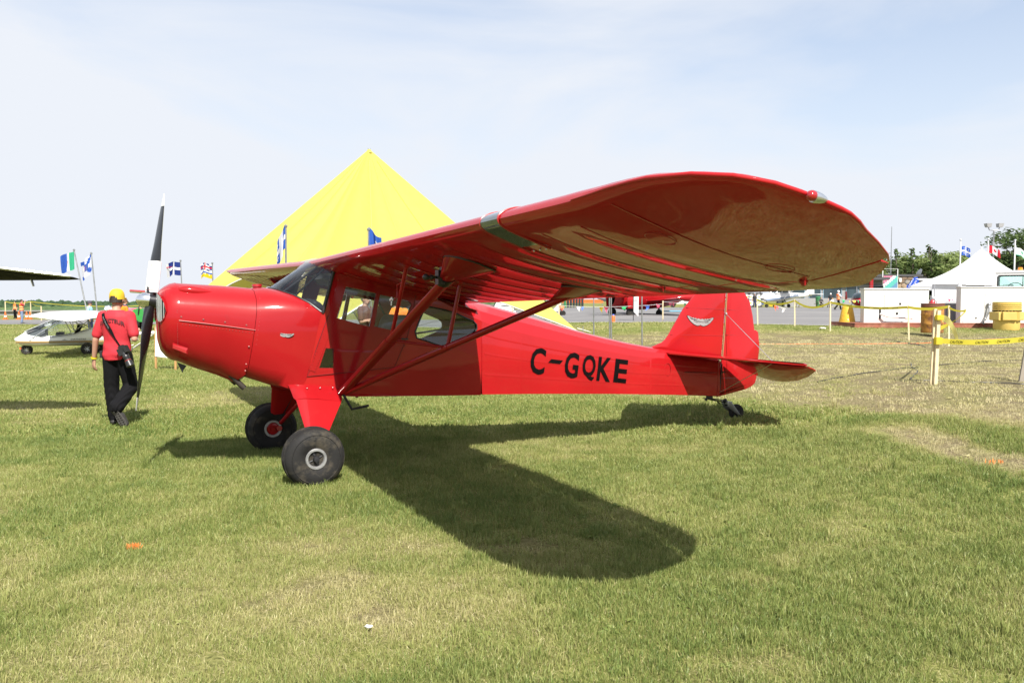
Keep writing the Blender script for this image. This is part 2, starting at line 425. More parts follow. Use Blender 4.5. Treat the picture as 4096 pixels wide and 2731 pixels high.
# wooded ridges across the valley on the left
def leafmat(name, c0, c1, c2, nscale=1.2, trans=0.4):
    if name in MATS: return MATS[name]
    m = bpy.data.materials.new(name); m.use_nodes = True; t = m.node_tree; t.nodes.remove(t.nodes['Principled BSDF']); o = t.nodes['Material Output']
    g = t.nodes.new('ShaderNodeNewGeometry'); n = t.nodes.new('ShaderNodeTexNoise'); n.inputs['Scale'].default_value = nscale; n.inputs['Detail'].default_value = 5
    oi = t.nodes.new('ShaderNodeObjectInfo'); t.links.new(g.outputs['Position'], n.inputs[0])
    ad = t.nodes.new('ShaderNodeMath'); ad.operation = 'MULTIPLY_ADD'; ad.inputs[1].default_value = 0.25; t.links.new(oi.outputs['Random'], ad.inputs[0])
    sb = t.nodes.new('ShaderNodeMath'); sb.operation = 'SUBTRACT'; sb.inputs[1].default_value = 0.125
    t.links.new(n.outputs[0], ad.inputs[2]); t.links.new(ad.outputs[0], sb.inputs[0])
    r = t.nodes.new('ShaderNodeValToRGB'); el = r.color_ramp.elements; el.new(0.5)
    for e, (p, c) in zip(el, ((0.3, c0), (0.5, c1), (0.72, c2))): e.position = p; e.color = (*c, 1)
    t.links.new(sb.outputs[0], r.inputs[0])
    d = t.nodes.new('ShaderNodeBsdfDiffuse'); tl = t.nodes.new('ShaderNodeBsdfTranslucent'); ms = t.nodes.new('ShaderNodeMixShader'); ms.inputs[0].default_value = trans
    t.links.new(r.outputs[0], d.inputs[0]); t.links.new(r.outputs[0], tl.inputs[0]); t.links.new(d.outputs[0], ms.inputs[1]); t.links.new(tl.outputs[0], ms.inputs[2]); t.links.new(ms.outputs[0], o.inputs[0])
    MATS[name] = m; return m

woods = leafmat('distant_woods', (0.035, 0.06, 0.035), (0.055, 0.09, 0.045), (0.085, 0.125, 0.055), 0.02, 0.0)
def ridge(name, y0, depth, h, xs, seed, base=-21, lum=None, tree=7.0, count=5200):
    n = 70; mb = MB(); rows = []
    prof = lambda x: h(x) + 5 * (fbm(x / 160 + seed, seed * 3.3, 1, 3) - 0.5)
    for j in range(10):
        t = j / 9
        rows.append([(x, y0 + depth * t, base + (float(prof(x)) - base) * float(sm(0, 0.75, t))) for x in np.linspace(xs[0], xs[1], n)])
    mb.loft(rows, closed=False)
    o = mb.build(name, woods); o['kind'] = 'structure'
    # the tree canopy that covers it: one mass of crowns
    rr = np.random.default_rng(seed); mb2 = MB(); bm = bmesh.new(); bmesh.ops.create_icosphere(bm, subdivisions=1, radius=1)
    base_v = np.array([v.co[:] for v in bm.verts]); base_f = np.array([[v.index for v in f.verts] for f in bm.faces]); bm.free()
    X = rr.uniform(xs[0], xs[1], count); T = rr.uniform(0, 0.85, count) ** 0.8
    Z = base + (np.array([float(prof(x)) for x in X]) - base) * sm(0, 0.75, T)
    R = tree * rr.uniform(0.45, 1.15, count)
    V = base_v[None] * rr.uniform(0.75, 1.25, (count, len(base_v), 1)) * R[:, None, None] * np.array([1, 1, 0.85]) + np.stack([X, y0 + depth * T, Z + R * 0.1], -1)[:, None, :]
    Fc = base_f[None] + (np.arange(count) * len(base_v))[:, None, None]
    me = bpy.data.meshes.new('forest'); me.from_pydata(V.reshape(-1, 3).tolist(), [], Fc.reshape(-1, 3).tolist()); me.materials.append(woods)
    f = bpy.data.objects.new('forest', me); COL.objects.link(f); f['kind'] = 'stuff'; f['label'] = 'dark green woods covering the far ridge on the horizon'
    return o
ridge('hill', 1000, 420, lambda x: np.interp(x, [-900, -640, -560, -300, 0, 300], [-17, -12, -8.5, -4.5, -4.0, -4]), (-950, 350), 3)
ridge('hill', 2600, 500, lambda x: np.interp(x, [-2400, -1700, -1400, -600, 400], [-6, -4, -8, -8, -8]), (-2600, 500), 5, base=-24, tree=10, count=2500)

# ------------------------------------------------------------------ trees behind the buildings
bark = mat('bark', (0.09, 0.07, 0.055), 0.9, var=0.25, nscale=8, bump=0.6, bscale=20)
LEAF = {'dark': leafmat('leaf_dark', (0.059, 0.092, 0.037), (0.108, 0.157, 0.059), (0.173, 0.227, 0.092), 0.9),
        'mid': leafmat('leaf_mid', (0.097, 0.135, 0.046), (0.178, 0.232, 0.081), (0.270, 0.324, 0.130), 0.8),
        'pale': leafmat('leaf_pale', (0.151, 0.216, 0.038), (0.259, 0.335, 0.065), (0.367, 0.432, 0.108), 0.8)}
def make_tree(kind, h, wd, seed, conifer=False, nleaf=2600, ls=0.27):
    rr = random.Random(seed); tr = MB()
    th = h * (0.95 if conifer else 0.75)
    lean = rr.uniform(-.03, .03)
    tr.tube([(lean * z * 2, 0.02 * z * sin(z + seed), z) for z in np.linspace(-0.1, th, 7)], [0.022 * h * (1 - i / 7.5) for i in range(7)], 7)
    cr = MB(); lobes = []
    if conifer:
        for i in range(30):
            z = h * (0.16 + 0.83 * i / 30); r = wd * 0.5 * (1 - i / 31) ** 0.8 * rr.uniform(0.6, 1.15)
            for k in range(max(2, int(6 * (1 - i / 32)))):
                a = rr.uniform(0, 2 * pi); lobes.append((r * 0.62 * cos(a), r * 0.62 * sin(a), z - 0.15 * r, max(r * 0.45, .25), max(0.22 * r, 0.22)))
    else:
        for i in range(26):
            z = h * rr.uniform(0.22, 0.92); q = sin(pi * min(max((z / h - 0.1) / 0.92, 0), 1)) ** 0.6
            a = rr.uniform(0, 2 * pi); r = wd * 0.5 * q * sqrt(rr.random())
            s = wd * rr.uniform(0.12, 0.24)
            lobes.append((r * cos(a), r * sin(a), z, s, s * rr.uniform(0.7, 1.2)))
            tr.tube([(0, 0, z * 0.62), (r * .5 * cos(a), r * .5 * sin(a), z * 0.85), (r * cos(a), r * sin(a), z)], [0.006 * h, 0.004 * h, 0.0015 * h], 5)
    vs = []; fs = []; tot = sum(l[3] ** 2 for l in lobes)
    for (x, y, z, s, sz) in lobes:
        for _ in range(max(6, int(nleaf * s * s / tot))):
            d = Vector((rr.gauss(0, 1), rr.gauss(0, 1), rr.gauss(0, 1))).normalized() * rr.uniform(0.45, 1.08)
            p = Vector((x + d.x * s, y + d.y * s, z + d.z * sz)); nn = (d.normalized() + Vector((rr.gauss(0, .5), rr.gauss(0, .5), rr.gauss(.15, .5)))).normalized(); u = nn.cross(Vector((rr.gauss(0, 1), rr.gauss(0, 1), rr.gauss(0, 1)))).normalized()
            v = nn.cross(u); k = ls * rr.uniform(0.6, 1.4)
            o = len(vs); vs += [p - u * k * .7, p + v * k * .5, p + u * k * .8, p - v * k * .5]; fs.append((o, o + 1, o + 2, o + 3))
    cr.add(vs, fs)
    return tr.mesh('trunk', bark), cr.mesh('crown', LEAF[kind], smooth=0)
TREES = {}
def tree(kind, x, y, h, wd, label, conifer=False, seed=0, group='trees behind the terminal building', rz=0, n=2600, ls=0.27):
    key = (kind, conifer, seed)
    if key not in TREES: TREES[key] = make_tree(kind, 10.0, 5.5 if not conifer else 4.2, seed + 31, conifer, n, ls)
    t = thing('conifer_tree' if conifer else 'leafy_tree', label, 'tree', (x, y, gz(x, y) - 0.1), rz, group)
    t.scale = (wd / (4.2 if conifer else 5.5), wd / (4.2 if conifer else 5.5), h / 10.0)
    for nm, me in zip(('trunk', 'crown'), TREES[key]):
        o = bpy.data.objects.new(nm, me); COL.objects.link(o); o.parent = t
    return t

# ------------------------------------------------------------------ the red high-wing aeroplane
RED = (0.37, 0.009, 0.012)
red_metal = mat('red_enamel', (.31, .0075, .0105), 0.40, coat=0.6, coat_rough=0.09, var=0.07, nscale=1.8, bump=0.05, bscale=4.5, spec=.06, dirt=((.22, .02, .02), .62, .95, 2.6))
red_fabric = mat('red_fabric', RED, 0.42, coat=0.75, coat_rough=0.03, var=0.09, nscale=1.6, bump=0.009, bscale=2.5, spec=.04, dirt=((.27, .022, .022), .60, .95, 2.2))
red_trim = mat('red_trim', (0.32, 0.009, 0.012), 0.35, coat=0.6, var=0.05)
black_rubber = mat('tyre_rubber', (0.017, 0.0165, 0.016), 0.8, var=0.25, nscale=5, bump=0.15, bscale=60, spec=.3, dirt=((0.10, 0.085, 0.06), 0.50, 0.82, 9))
black_metal = mat('black_metal', (0.018, 0.018, 0.02), 0.4, var=0.15)
black_gloss = mat('black_paint', (0.012, 0.012, 0.014), 0.28, coat=0.4, var=0.1)
alloy = mat('alloy', (0.72, 0.73, 0.74), 0.3, metal=1.0, var=0.06, nscale=12)
chrome = mat('chrome', (0.85, 0.86, 0.87), 0.12, metal=1.0, var=0.03)
steel_grey = mat('steel_grey', (0.32, 0.33, 0.34), 0.45, metal=0.8, var=0.15)
white_paint = mat('white_paint', (0.78, 0.78, 0.76), 0.4, coat=0.3, var=0.04, dirt=((0.62, 0.6, 0.55), 0.58, 0.8, 3))
white_plain = mat('white_sheet', (0.82, 0.82, 0.82), 0.6, var=0.03)
ink = mat('black_ink', (0.004, 0.003, 0.003), 0.7, var=0.1, spec=.08)
grey_ink = mat('grey_ink', (0.28, 0.28, 0.29), 0.5, var=0.1)
silver_print = mat('silver_print', (0.27, 0.27, 0.27), 0.5, var=0.08)
vinyl = mat('grey_vinyl', (0.07, 0.075, 0.085), 0.45, var=0.12)
headliner_mat = mat('pale_headliner', (0.62, 0.62, 0.61), 0.5, var=0.08)
seam_mat = mat('dark_seam', (0.10, 0.006, 0.008), 0.7, var=0.1)
win_glass = glass('cabin_plexiglass', (0.9, 0.93, 0.93), 1.0)

plane = thing('red_aeroplane', 'glossy red high-wing propeller aeroplane with tailwheel parked on the grass', 'aeroplane', (-2.190, 7.967, 0), YAW)
def A(a, l, z): return Vector((a, -l, z))          # aft of the wheels, out along the near (left) wing, up
_hx = np.linspace(-1.2, 5.4, 133); _hv = np.interp(_hx, [-1.2, -1.0, -0.3, 0.1, 0.4, 1.0, 1.6, 5.4], [.30, .37, .43, .47, .505, .515, .50, .055]); _hk = np.convolve(np.pad(_hv, 6, mode='edge'), np.ones(13) / 13, 'valid'); _hk[-8:] = _hv[-8:]; _hk[:8] = _hv[:8]
def HW(a): return float(np.interp(a, _hx, _hk))
def sym(half, a=None):
    """Full ring from a half section running bottom centre -> side -> top centre."""
    L = [A(*p) for p in half]; R = [A(p[0], -p[1], p[2]) for p in half[-2:0:-1]]
    return L + R

# cowling
fw = [(0, .90), (.22, .90), (.315, .935), (.378, 1.035), (.414, 1.18), (.427, 1.36), (.412, 1.5), (.352, 1.62), (.245, 1.69), (.12, 1.716), (0, 1.722)]
af = lambda z: -.338 - max(0, 1.55 - z) * .145
c1 = [(0, 1.055), (.13, 1.065), (.23, 1.115), (.302, 1.215), (.344, 1.34), (.356, 1.45), (.343, 1.55), (.30, 1.65), (.215, 1.722), (.11, 1.755), (0, 1.765)]
c2 = [(0, .915), (.16, .925), (.265, .985), (.338, 1.11), (.380, 1.27), (.393, 1.41), (.378, 1.525), (.325, 1.635), (.23, 1.708), (.115, 1.738), (0, 1.745)]
mb = MB()
rings = []
def cring(cs, a): return sym([((a(z) if callable(a) else a), l, z) for l, z in cs])
def shrink(cs, k, kz, zc=1.47, dz=0): return [(l * k, zc + (z - zc) * kz + dz) for l, z in cs]
rings.append(cring(fw, lambda z: af(z) - .004))
rings.append(cring([(0, .838), (.18, .843), (.285, .885), (.355, 1.03), (.400, 1.22), (.414, 1.38), (.395, 1.51), (.338, 1.627), (.238, 1.699), (.118, 1.727), (0, 1.733)], lambda z: -.455 - max(0, 1.5 - z) * .07))
rings.append(cring(c2, lambda z: -.62 - max(0, 1.5 - z) * .08))
rings.append(cring([(p[0] * .6 + q[0] * .4, p[1] * .6 + q[1] * .4) for p, q in zip(c1, c2)], lambda z: -.86 - max(0, 1.5 - z) * .05))
rings.append(cring(c1, -1.0))
mb.loft(rings, caps=(False, False))
cowl = mb.build('cowling', red_metal, plane, smooth=50)
mb = MB()
c1b = [(l * 1.012, 1.45 + (z - 1.45) * 1.012) for l, z in c1]
mb.loft([cring(c1b, -.994), cring(shrink(c1b, .99, .965, 1.45), -1.045), cring(shrink(c1, .95, .89, 1.463), -1.09), cring(shrink(c1, .87, .785, 1.478), -1.125), cring(shrink(c1, .71, .60, 1.50), -1.148), cring(shrink(c1, .4, .42, 1.54), -1.154), cring(shrink(c1, .14, .2, 1.585), -1.150)], caps=(True, True))
bowl = mb.build('nose_bowl', red_metal, plane, smooth=60)
# seams of the cowl: proud hinge line, joint strips
mb = MB()
hp = [(-1.0, .356, 1.43), (-.86, .376, 1.412), (-.62, .396, 1.378), (-.48, .414, 1.356), (-.362, .4275, 1.337)]
mb.tube([A(a, l + .001, z) for a, l, z in hp], .0045, 6); mb.tube([A(a, -l - .001, z) for a, l, z in hp], .0045, 6)
mb.build('cowl_hinge', red_trim, plane)
mb = MB()
for a in (-.98, -.80, -.62, -.44):
    l = float(np.interp(a, [p[0] for p in hp], [p[1] for p in hp])); z = float(np.interp(a, [p[0] for p in hp], [p[2] for p in hp])) + .035
    mb.lathe([(.0, .004), (.006, .004), (.008, 0), (.008, -.008)], 10, Matrix.Translation(A(a, l, z)) @ Matrix.Rotation(pi / 2, 4, 'X'))
for z in (1.19, 1.03, 0.97):
    mb.lathe([(.0, .004), (.006, .003), (.008, 0), (.008, -.008)], 10, Matrix.Translation(A(af(z) - .03, .418 if z > 1.1 else .395, z)) @ Matrix.Rotation(pi / 2, 4, 'X'))
mb.build('cowl_fastener', mat('dull_fastener', (.42, .16, .15), .4, metal=.6), plane)
# rocker blister on the cowl shoulder
mb = MB()
for sgn in (1, -1):
    rg = []
    for t in np.linspace(0, 1, 9):
        a = -.985 + .29 * t; k = max(sin(pi * min(1, (t * .9 + .06))) ** .5, .05) * (1 - .45 * t)
        zc = 1.700 - .022 * t; ll = .225 + .022 * t
        rg.append([A(a, sgn * (ll + .062 * k * cos(q)), zc + .055 * k * sin(q)) for q in np.linspace(0, 2 * pi, 13)[:-1]])
    mb.loft(rg)
mb.build('cowl_blister', red_metal, plane, smooth=60)
# air intakes with chrome slats, wrapped over the shoulders of the nose bowl
def nose_a(l): return float(np.interp(l, [0, .13, .25, .31, .342, .356], [-1.150, -1.151, -1.146, -1.122, -1.089, -1.045]))
for sgn in (1, -1):
    mb = MB(); zc, lc, rl, rz = 1.545, .235, .105, .118
    us = np.linspace(-1, 1, 13); rows = []
    for u in us:
        hh = rz * (1 - abs(u) ** 2.6) ** .5 + .004; l = lc + rl * u; rows.append([A(nose_a(l) - .004, sgn * l, zc + hh * k - .03 * u) for k in (-1, -.5, 0, .5, 1)])
    mb.loft(rows, closed=False); gr = mb.build('air_intake', black_metal, plane)
    mb = MB()
    for i in range(10):
        u = -.86 + .19 * i; l = lc + rl * u; hh = rz * (1 - abs(u) ** 2.6) ** .5
        mb.box(A(nose_a(l) - .012, sgn * l, zc - .03 * u), (.008, .0055, 2 * hh))
    mb.build('grille_slat', alloy, gr)
    mb = MB(); mb.tube([r[0] + Vector((-.004, 0, 0)) for r in rows] + [r[-1] + Vector((-.004, 0, 0)) for r in rows[::-1]] + [rows[0][0] + Vector((-.004, 0, 0))], .004, 6); mb.build('intake_rim', red_metal, gr)
# lower cowl scoop, drain fin, exhaust stubs
mb = MB()
mb.loft([[A(-1.05, .325, 1.235), A(-1.05, .325, 1.185), A(-1.055, .365, 1.19), A(-1.055, .365, 1.22)], [A(-.93, .352, 1.185), A(-.93, .352, 1.13), A(-.945, .372, 1.14), A(-.945, .372, 1.165)]])
mb.build('side_scoop', red_trim, plane)
mb = MB(); mb.slab([(-1.01, 1.055), (-.93, 1.02), (-.955, .985), (-.965, .955)], .03, .008, lambda u, v, h: A(u, .20 + h, v))
mb.build('drain_fin', black_metal, plane)
for sgn in (1, -1):
    mb = MB(); mb.tube([A(-.56, .23 * sgn, .93), A(-.49, .245 * sgn, .85), A(-.44, .253 * sgn, .798)], .026, 12, caps=False); mb.tube([A(-.56, .23 * sgn, .93), A(-.442, .253 * sgn, .80)], .021, 12)
    mb.build('exhaust_stub', mat('burnt_steel', (0.025, 0.018, 0.013), 0.7, metal=.0, var=.3, nscale=15), plane)

# forward fuselage from the firewall to windscreen and door
r1 = [(.02, 0, .735), (.02, .30, .735), (.03, .455, .752), (.081, .478, .902), (.13, .482, 1.1), (.175, .484, 1.3), (.222, .487, 1.496), (.125, .435, 1.578), (.01, .325, 1.65), (-.10, .165, 1.70), (-.165, 0, 1.722)]
r0 = [(af(z), l, z) for l, z in fw]
mb = MB(); rg = []
for t in np.linspace(0, 1, 10):
    half = []
    for p, q in zip(r0, r1):
        k = .014 * sin(pi * t)
        half.append((p[0] + (q[0] - p[0]) * t, p[1] + (q[1] - p[1]) * t + (k if p[1] > .1 else 0), p[2] + (q[2] - p[2]) * t + (0.012 * sin(pi * t) if p[2] > 1.6 else 0)))
    rg.append(sym(half))
mb.loft(rg, caps=(True, False))
fwd = mb.build('forward_fuselage', red_metal, plane, smooth=60)
mb = MB()      # riveted rubber moulding round the windscreen base
base = [Vector(p) for p in r1[6:]]
line = [A(p.x, p.y, p.z + .004) for p in base] + [A(p.x, -p.y, p.z + .004) for p in base[-2::-1]]
mb.tube(line, .009, 6)
mb.build('windscreen_moulding', black_metal, plane)
mb = MB()
for sgn in (1, -1):
    for i in range(8):
        t = i / 7; a, l, z = .16 - .30 * t, .468 - .2 * t ** 1.6, 1.512 + .135 * t
        mb.ico(A(a - .02, sgn * (l - .005), z + .004), .006, 1)
mb.build('rivet_row', alloy, plane)
mb = MB()
mb.lathe([(.0, .045), (.045, .043), (.047, .02), (.04, .018), (.04, 0)], 16, Matrix.Translation(A(-.27, 0, 1.718)))
mb.build('fuel_cap', red_trim, plane)

# windscreen
top = [(.338, .497, 1.885), (.245, .47, 1.965), (.232, .36, 2.0), (.25, .19, 2.012), (.255, 0, 2.014)]
mb = MB(); rg = []
for t in np.linspace(0, 1, 7):
    half = [tuple(p[i] + (q[i] - p[i]) * t for i in range(3)) for p, q in zip(r1[6:], top)]
    rg.append([A(a, l + .012 * sin(pi * t), z) for a, l, z in half] + [A(a, -l - .012 * sin(pi * t), z) for a, l, z in half[-2::-1]])
mb.loft(rg, closed=False)
mb.build('windscreen', glass('windscreen_plexiglass', (0.95, 0.97, 0.98), 1.1), plane, smooth=80)
mb = MB()
for sgn in (1, -1):
    mb.tube([A(.236, .485 * sgn, 1.49), A(.345, .495 * sgn, 1.90)], .016, 8)
    mb.tube([A(-.05, .15 * sgn, 1.69), A(.28, .33 * sgn, 1.96)], .011, 8); mb.tube([A(0.0, .30 * sgn, 1.63), A(.30, .42 * sgn, 1.93)], .009, 8)
mb.build('cabin_frame', black_metal, plane)

# cabin sides with door and window openings
def side_fn(sgn, off=0.0): return lambda u, v, ww: A(u, sgn * (HW(u) + off - ww), v)
door_o = [(.285, 1.468), (.182, 1.19), (.086, .903), (.35, .922), (.65, .942), (.919, .963), (.985, 1.11), (1.052, 1.257), (1.10, 1.43), (1.14, 1.66), (.90, 1.70), (.65, 1.745), (.385, 1.80)]
w_front = [(.451, 1.735), (.60, 1.705), (.742, 1.672), (.708, 1.51), (.673, 1.355), (.51, 1.40), (.36, 1.443)]
w_rear = [(.78, 1.662), (.94, 1.628), (1.07, 1.598), (1.10, 1.566), (1.035, 1.43), (.967, 1.300), (.85, 1.33), (.718, 1.358)]
w_low = [(.258, 1.163), (.336, 1.154), (.329, .973), (.195, .978)]
dwin = [(1.259, 1.548), (1.36, 1.53), (1.463, 1.51), (1.58, 1.475), (1.688, 1.43), (1.775, 1.395), (1.812, 1.36), (1.816, 1.318), (1.766, 1.265), (1.60, 1.20), (1.425, 1.149), (1.28, 1.198), (1.15, 1.24), (1.134, 1.30), (1.18, 1.41), (1.235, 1.525)]
side_o = [(.222, 1.496), (.13, 1.1), (.081, .902), (.03, .752), (.28, .722), (.5, .697), (1.0, .676), (1.45, .656), (1.86, .637), (1.875, 1.0), (1.875, 1.395), (1.66, 1.475), (1.45, 1.58), (1.15, 1.72), (.75, 1.81), (.345, 1.905)]
mb = MB(); mb.poly(side_o, [door_o, dwin], side_fn(1, .0), .022, sub=6)
mb.build('cabin_side', red_fabric, plane, smooth=30)
mb = MB(); mb.poly(side_o, [w_front, w_rear, dwin], side_fn(-1, .0), .022, sub=6)
mb.build('cabin_side', red_fabric, plane, smooth=30)
mb = MB(); mb.poly(door_o, [w_front, w_rear, w_low], side_fn(1, .006), .025, sub=6)
door = mb.build('cabin_door', red_metal, plane, smooth=30)
for nm, po in (('door_window', w_front), ('door_window', w_rear), ('door_window', w_low)):
    mb = MB(); mb.poly(po, [], side_fn(1, -.006), .003); mb.build(nm, win_glass, door, smooth=0)
mb = MB(); mb.bar(A(.98, .545, 1.236), A(1.05, .545, 1.232), .012, .012); mb.tube([A(1.0, .52, 1.236), A(1.0, .545, 1.236)], .007, 8)
for z in (1.19, 1.165): mb.ico(A(1.02, .524, z), .005, 1)
mb.build('door_handle', black_metal, door)
def strip(mb, pts, wd, off, th, sgn=1):
    for p, q in zip(pts[:-1], pts[1:]):
        d = Vector((q[0] - p[0], q[1] - p[1])).normalized(); n_ = Vector((-d.y, d.x)) * wd / 2
        mb.poly([(p[0] - n_.x, p[1] - n_.y), (q[0] - n_.x, q[1] - n_.y), (q[0] + n_.x, q[1] + n_.y), (p[0] + n_.x, p[1] + n_.y)], [], side_fn(sgn, off), th)
mb = MB(); mb.tube([side_fn(1, .0075)(u, v, 0) for u, v in door_o[:10] + [door_o[9]]][:10], .0028, 5); mb.build('door_seam', seam_mat, door)
mb = MB(); strip(mb, [(.263, 1.30), (.128, .955)], .062, .012, .006); mb.build('door_edge_strip', red_metal, door, smooth=0)
mb = MB()
for i in range(13):
    t = i / 12
    for o in (-.022, .022): mb.ico(A(.263 - .135 * t + o, HW(.2) + .0135, 1.30 - .345 * t - o * .35), .0032, 1)
for i in range(20): mb.ico(A(.12 + .78 * i / 19, HW(.12 + .78 * i / 19) + .0075, .935 + .058 * i / 19), .003, 1)
for i in range(13): mb.ico(A(.33 + .10 * i / 12, HW(.4) + .0075, 1.40 + .36 * i / 12), .0035, 1)
mb.build('rivet_row', red_trim, door)
mb = MB(); strip(mb, [(.765, 1.69), (.69, 1.345)], .028, .010, .012); mb.build('window_divider', red_metal, door, smooth=0)
mb = MB(); mb.poly(dwin, [], side_fn(1, -.008), .003); dw = mb.build('rear_window', win_glass, plane, smooth=0)
mb = MB(); mb.tube([side_fn(1, .001)(u, v, 0) for u, v in dwin + dwin[:1]], .0075, 6); mb.build('window_gasket', black_metal, dw)
for nm, po in (('far_side_window', w_front), ('far_side_window', w_rear), ('far_side_window', dwin)):
    mb = MB(); mb.poly(po, [], side_fn(-1, -.008), .003); mb.build(nm, win_glass, plane, smooth=0)
mb = MB(); mb.loft([[A(a, s * HW(a) * .985, z) for s in (-1, -.5, 0, .5, 1)] for a, z in ((.03, .748), (.5, .699), (1.0, .678), (1.45, .658), (1.86, .640))], closed=False)
mb.build('belly_panel', red_fabric, plane)

# cabin interior
mb = MB(); rg = []
for i in range(9):
    t = i / 8; l = -.44 + .88 * t
    rg.append([A(.02 + .20 * abs(2 * t - 1) ** 2, l, 1.44 + .14 * (1 - (2 * t - 1) ** 2)), A(.10 + .17 * abs(2 * t - 1) ** 2, l, 1.475 + .15 * (1 - (2 * t - 1) ** 2)), A(.24 + .08 * abs(2 * t - 1), l, 1.47 + .15 * (1 - (2 * t - 1) ** 2)), A(.27 + .08 * abs(2 * t - 1), l, 1.40 + .1 * (1 - (2 * t - 1) ** 2))])
mb.loft(rg, closed=True); gs = mb.build('glareshield', mat('padded_grey_vinyl', (.15, .155, .17), .5, var=.1), plane, smooth=60)
mb = MB()
for k in range(-4, 5):
    mb.tube([A(.09 + .0 * k, k * .09, 1.63 - .22 * (k * .09 / .44) ** 2), A(.28, k * .09 + .05, 1.60 - .2 * (k * .09 / .44) ** 2)], .004, 5)
mb.build('quilt_seam', mat('pale_thread', (0.18, 0.18, 0.19), 0.7), gs)
mb = MB(); mb.box(A(.30, 0, 1.36), (.02, .90, .22)); mb.build('instrument_panel', black_metal, plane)
for s in (-.22, .22):
    mb = MB(); mb.slab([(-.2, 0), (.2, 0), (.2, .12), (.17, .16), (-.17, .16), (-.2, .12)], .42, .03, lambda u, v, h: A(.80 + h, s + u, .92 + v * .9), te=.9)
    seat = mb.build('seat', vinyl, plane)
    mb = MB(); mb.slab([(-.2, 0), (.2, 0), (.2, .36), (.13, .42), (-.13, .42), (-.2, .36)], .08, .03, lambda u, v, h: A(1.02 + h + v * .25, s + u, 1.04 + v)); mb.build('seat_back', vinyl, seat)
mb = MB(); mb.box(A(.95, 0, .80), (1.7, .94, .03)); mb.build('cabin_floor', vinyl, plane)
mb = MB()
mb.loft([[A(.30, -.47, 1.86), A(.30, .47, 1.86)], [A(.8, -.48, 1.765), A(.8, .48, 1.765)], [A(1.3, -.48, 1.65), A(1.3, .48, 1.65)], [A(1.85, -.46, 1.50), A(1.85, .46, 1.50)]], closed=False)
hl = mb.build('headliner', headliner_mat, plane)
for s in (1, -1):
    mb = MB(); mb.poly([(.36, 1.85), (1.2, 1.665), (1.2, 1.60), (.42, 1.775)], [], lambda u, v, ww: A(u, s * (.462 - ww), v), .012)
    for i in range(9): mb.ico(A(.46 + .09 * i, s * .475, 1.79 - .0205 * i), .008, 1)
    mb.build('roof_rail', headliner_mat, hl)
mb = MB(); mb.box(A(.40, 0, 1.84), (.16, .30, .05)); mb.build('sun_visor', vinyl, plane)
mb = MB(); mb.box(A(1.9, 0, 1.03), (.02, .84, .66)); mb.build('baggage_bulkhead', mat('dark_cloth', (0.06, 0.025, 0.025), .9), plane)
for s in (-.2, .2):
    mb = MB(); mb.tube([A(.33, s, 1.36), A(.42, s, 1.38)], .012, 8); mb.tube([A(.42, s - .13, 1.40), A(.42, s - .12, 1.30), A(.42, s, 1.275), A(.42, s + .12, 1.30), A(.42, s + .13, 1.40)], .014, 8); mb.build('control_yoke', black_metal, plane)
mb = MB(); mb.tube([A(.5, -.49, .9), A(1.45, -.47, 1.40)], .012, 8); mb.tube([A(1.05, -.49, 1.66), A(1.40, -.49, .95)], .012, 8); mb.tube([A(1.15, .46, 1.28), A(1.80, .44, 1.36)], .010, 8)
mb.build('fuselage_tube', mat('primer_tube', (0.05, 0.05, 0.055), .5), plane)

# rear fuselage
RT = ([1.45, 1.84, 2.106, 2.312, 2.7, 3.2, 3.53, 3.94, 4.265, 4.5, 4.9, 5.4], [1.70, 1.615, 1.568, 1.518, 1.42, 1.286, 1.204, 1.117, 1.057, 1.02, .955, .86])
RC = ([1.45, 1.66, 1.875, 2.09, 2.55, 3.2, 4.0, 4.6, 5.4], [1.582, 1.475, 1.395, 1.325, 1.222, 1.09, .95, .90, .82])
RB = ([1.84, 2.567, 3.6, 4.47, 5.135, 5.4], [.638, .599, .533, .469, .415, .39])
def rsec(a):
    L = HW(a); zb, zc, zt = (float(np.interp(a, *q)) for q in (RB, RC, RT))
    zs = zb + (zc - zb) * .57
    return [(a, 0, zb), (a, L * .7, zb), (a, L, zb + .006), (a, L + .004 * min(1, L * 6), zb + (zs - zb) * .5), (a, L + .008 * min(1, L * 6), zs), (a, L + .003, zs + (zc - zs) * .6), (a, L * .985, zc), (a, L * .80, zc + (zt - zc) * .5), (a, L * .48, zc + (zt - zc) * .84), (a, L * .2, zt - .004), (a, 0, zt)]
mb = MB(); mb.loft([sym(rsec(a)) for a in (1.872, 2.0, 2.106, 2.2, 2.312, 2.5, 2.7, 2.95, 3.2, 3.4, 3.6, 3.8, 3.94, 4.1, 4.265, 4.5, 4.7, 4.9, 5.135, 5.39)], caps=(False, True))
rear = mb.build('rear_fuselage', red_fabric, plane, smooth=14)
mb = MB()
deck = []
for a in (1.40, 1.55, 1.66, 1.78, 1.88):
    h = rsec(max(a, 1.84)); zc = float(np.interp(a, *RC)); zt = float(np.interp(a, *RT)); L = HW(a)
    deck.append([A(a, s * L * k, zc + (zt - zc) * q) for s, k, q in ((1, .99, 0), (1, .82, .5), (1, .5, .84), (1, .2, .98), (1, 0, 1), (-1, .2, .98), (-1, .5, .84), (-1, .82, .5), (-1, .99, 0))])
mb.loft(deck, closed=False); mb.build('turtle_deck', red_fabric, plane, smooth=30)

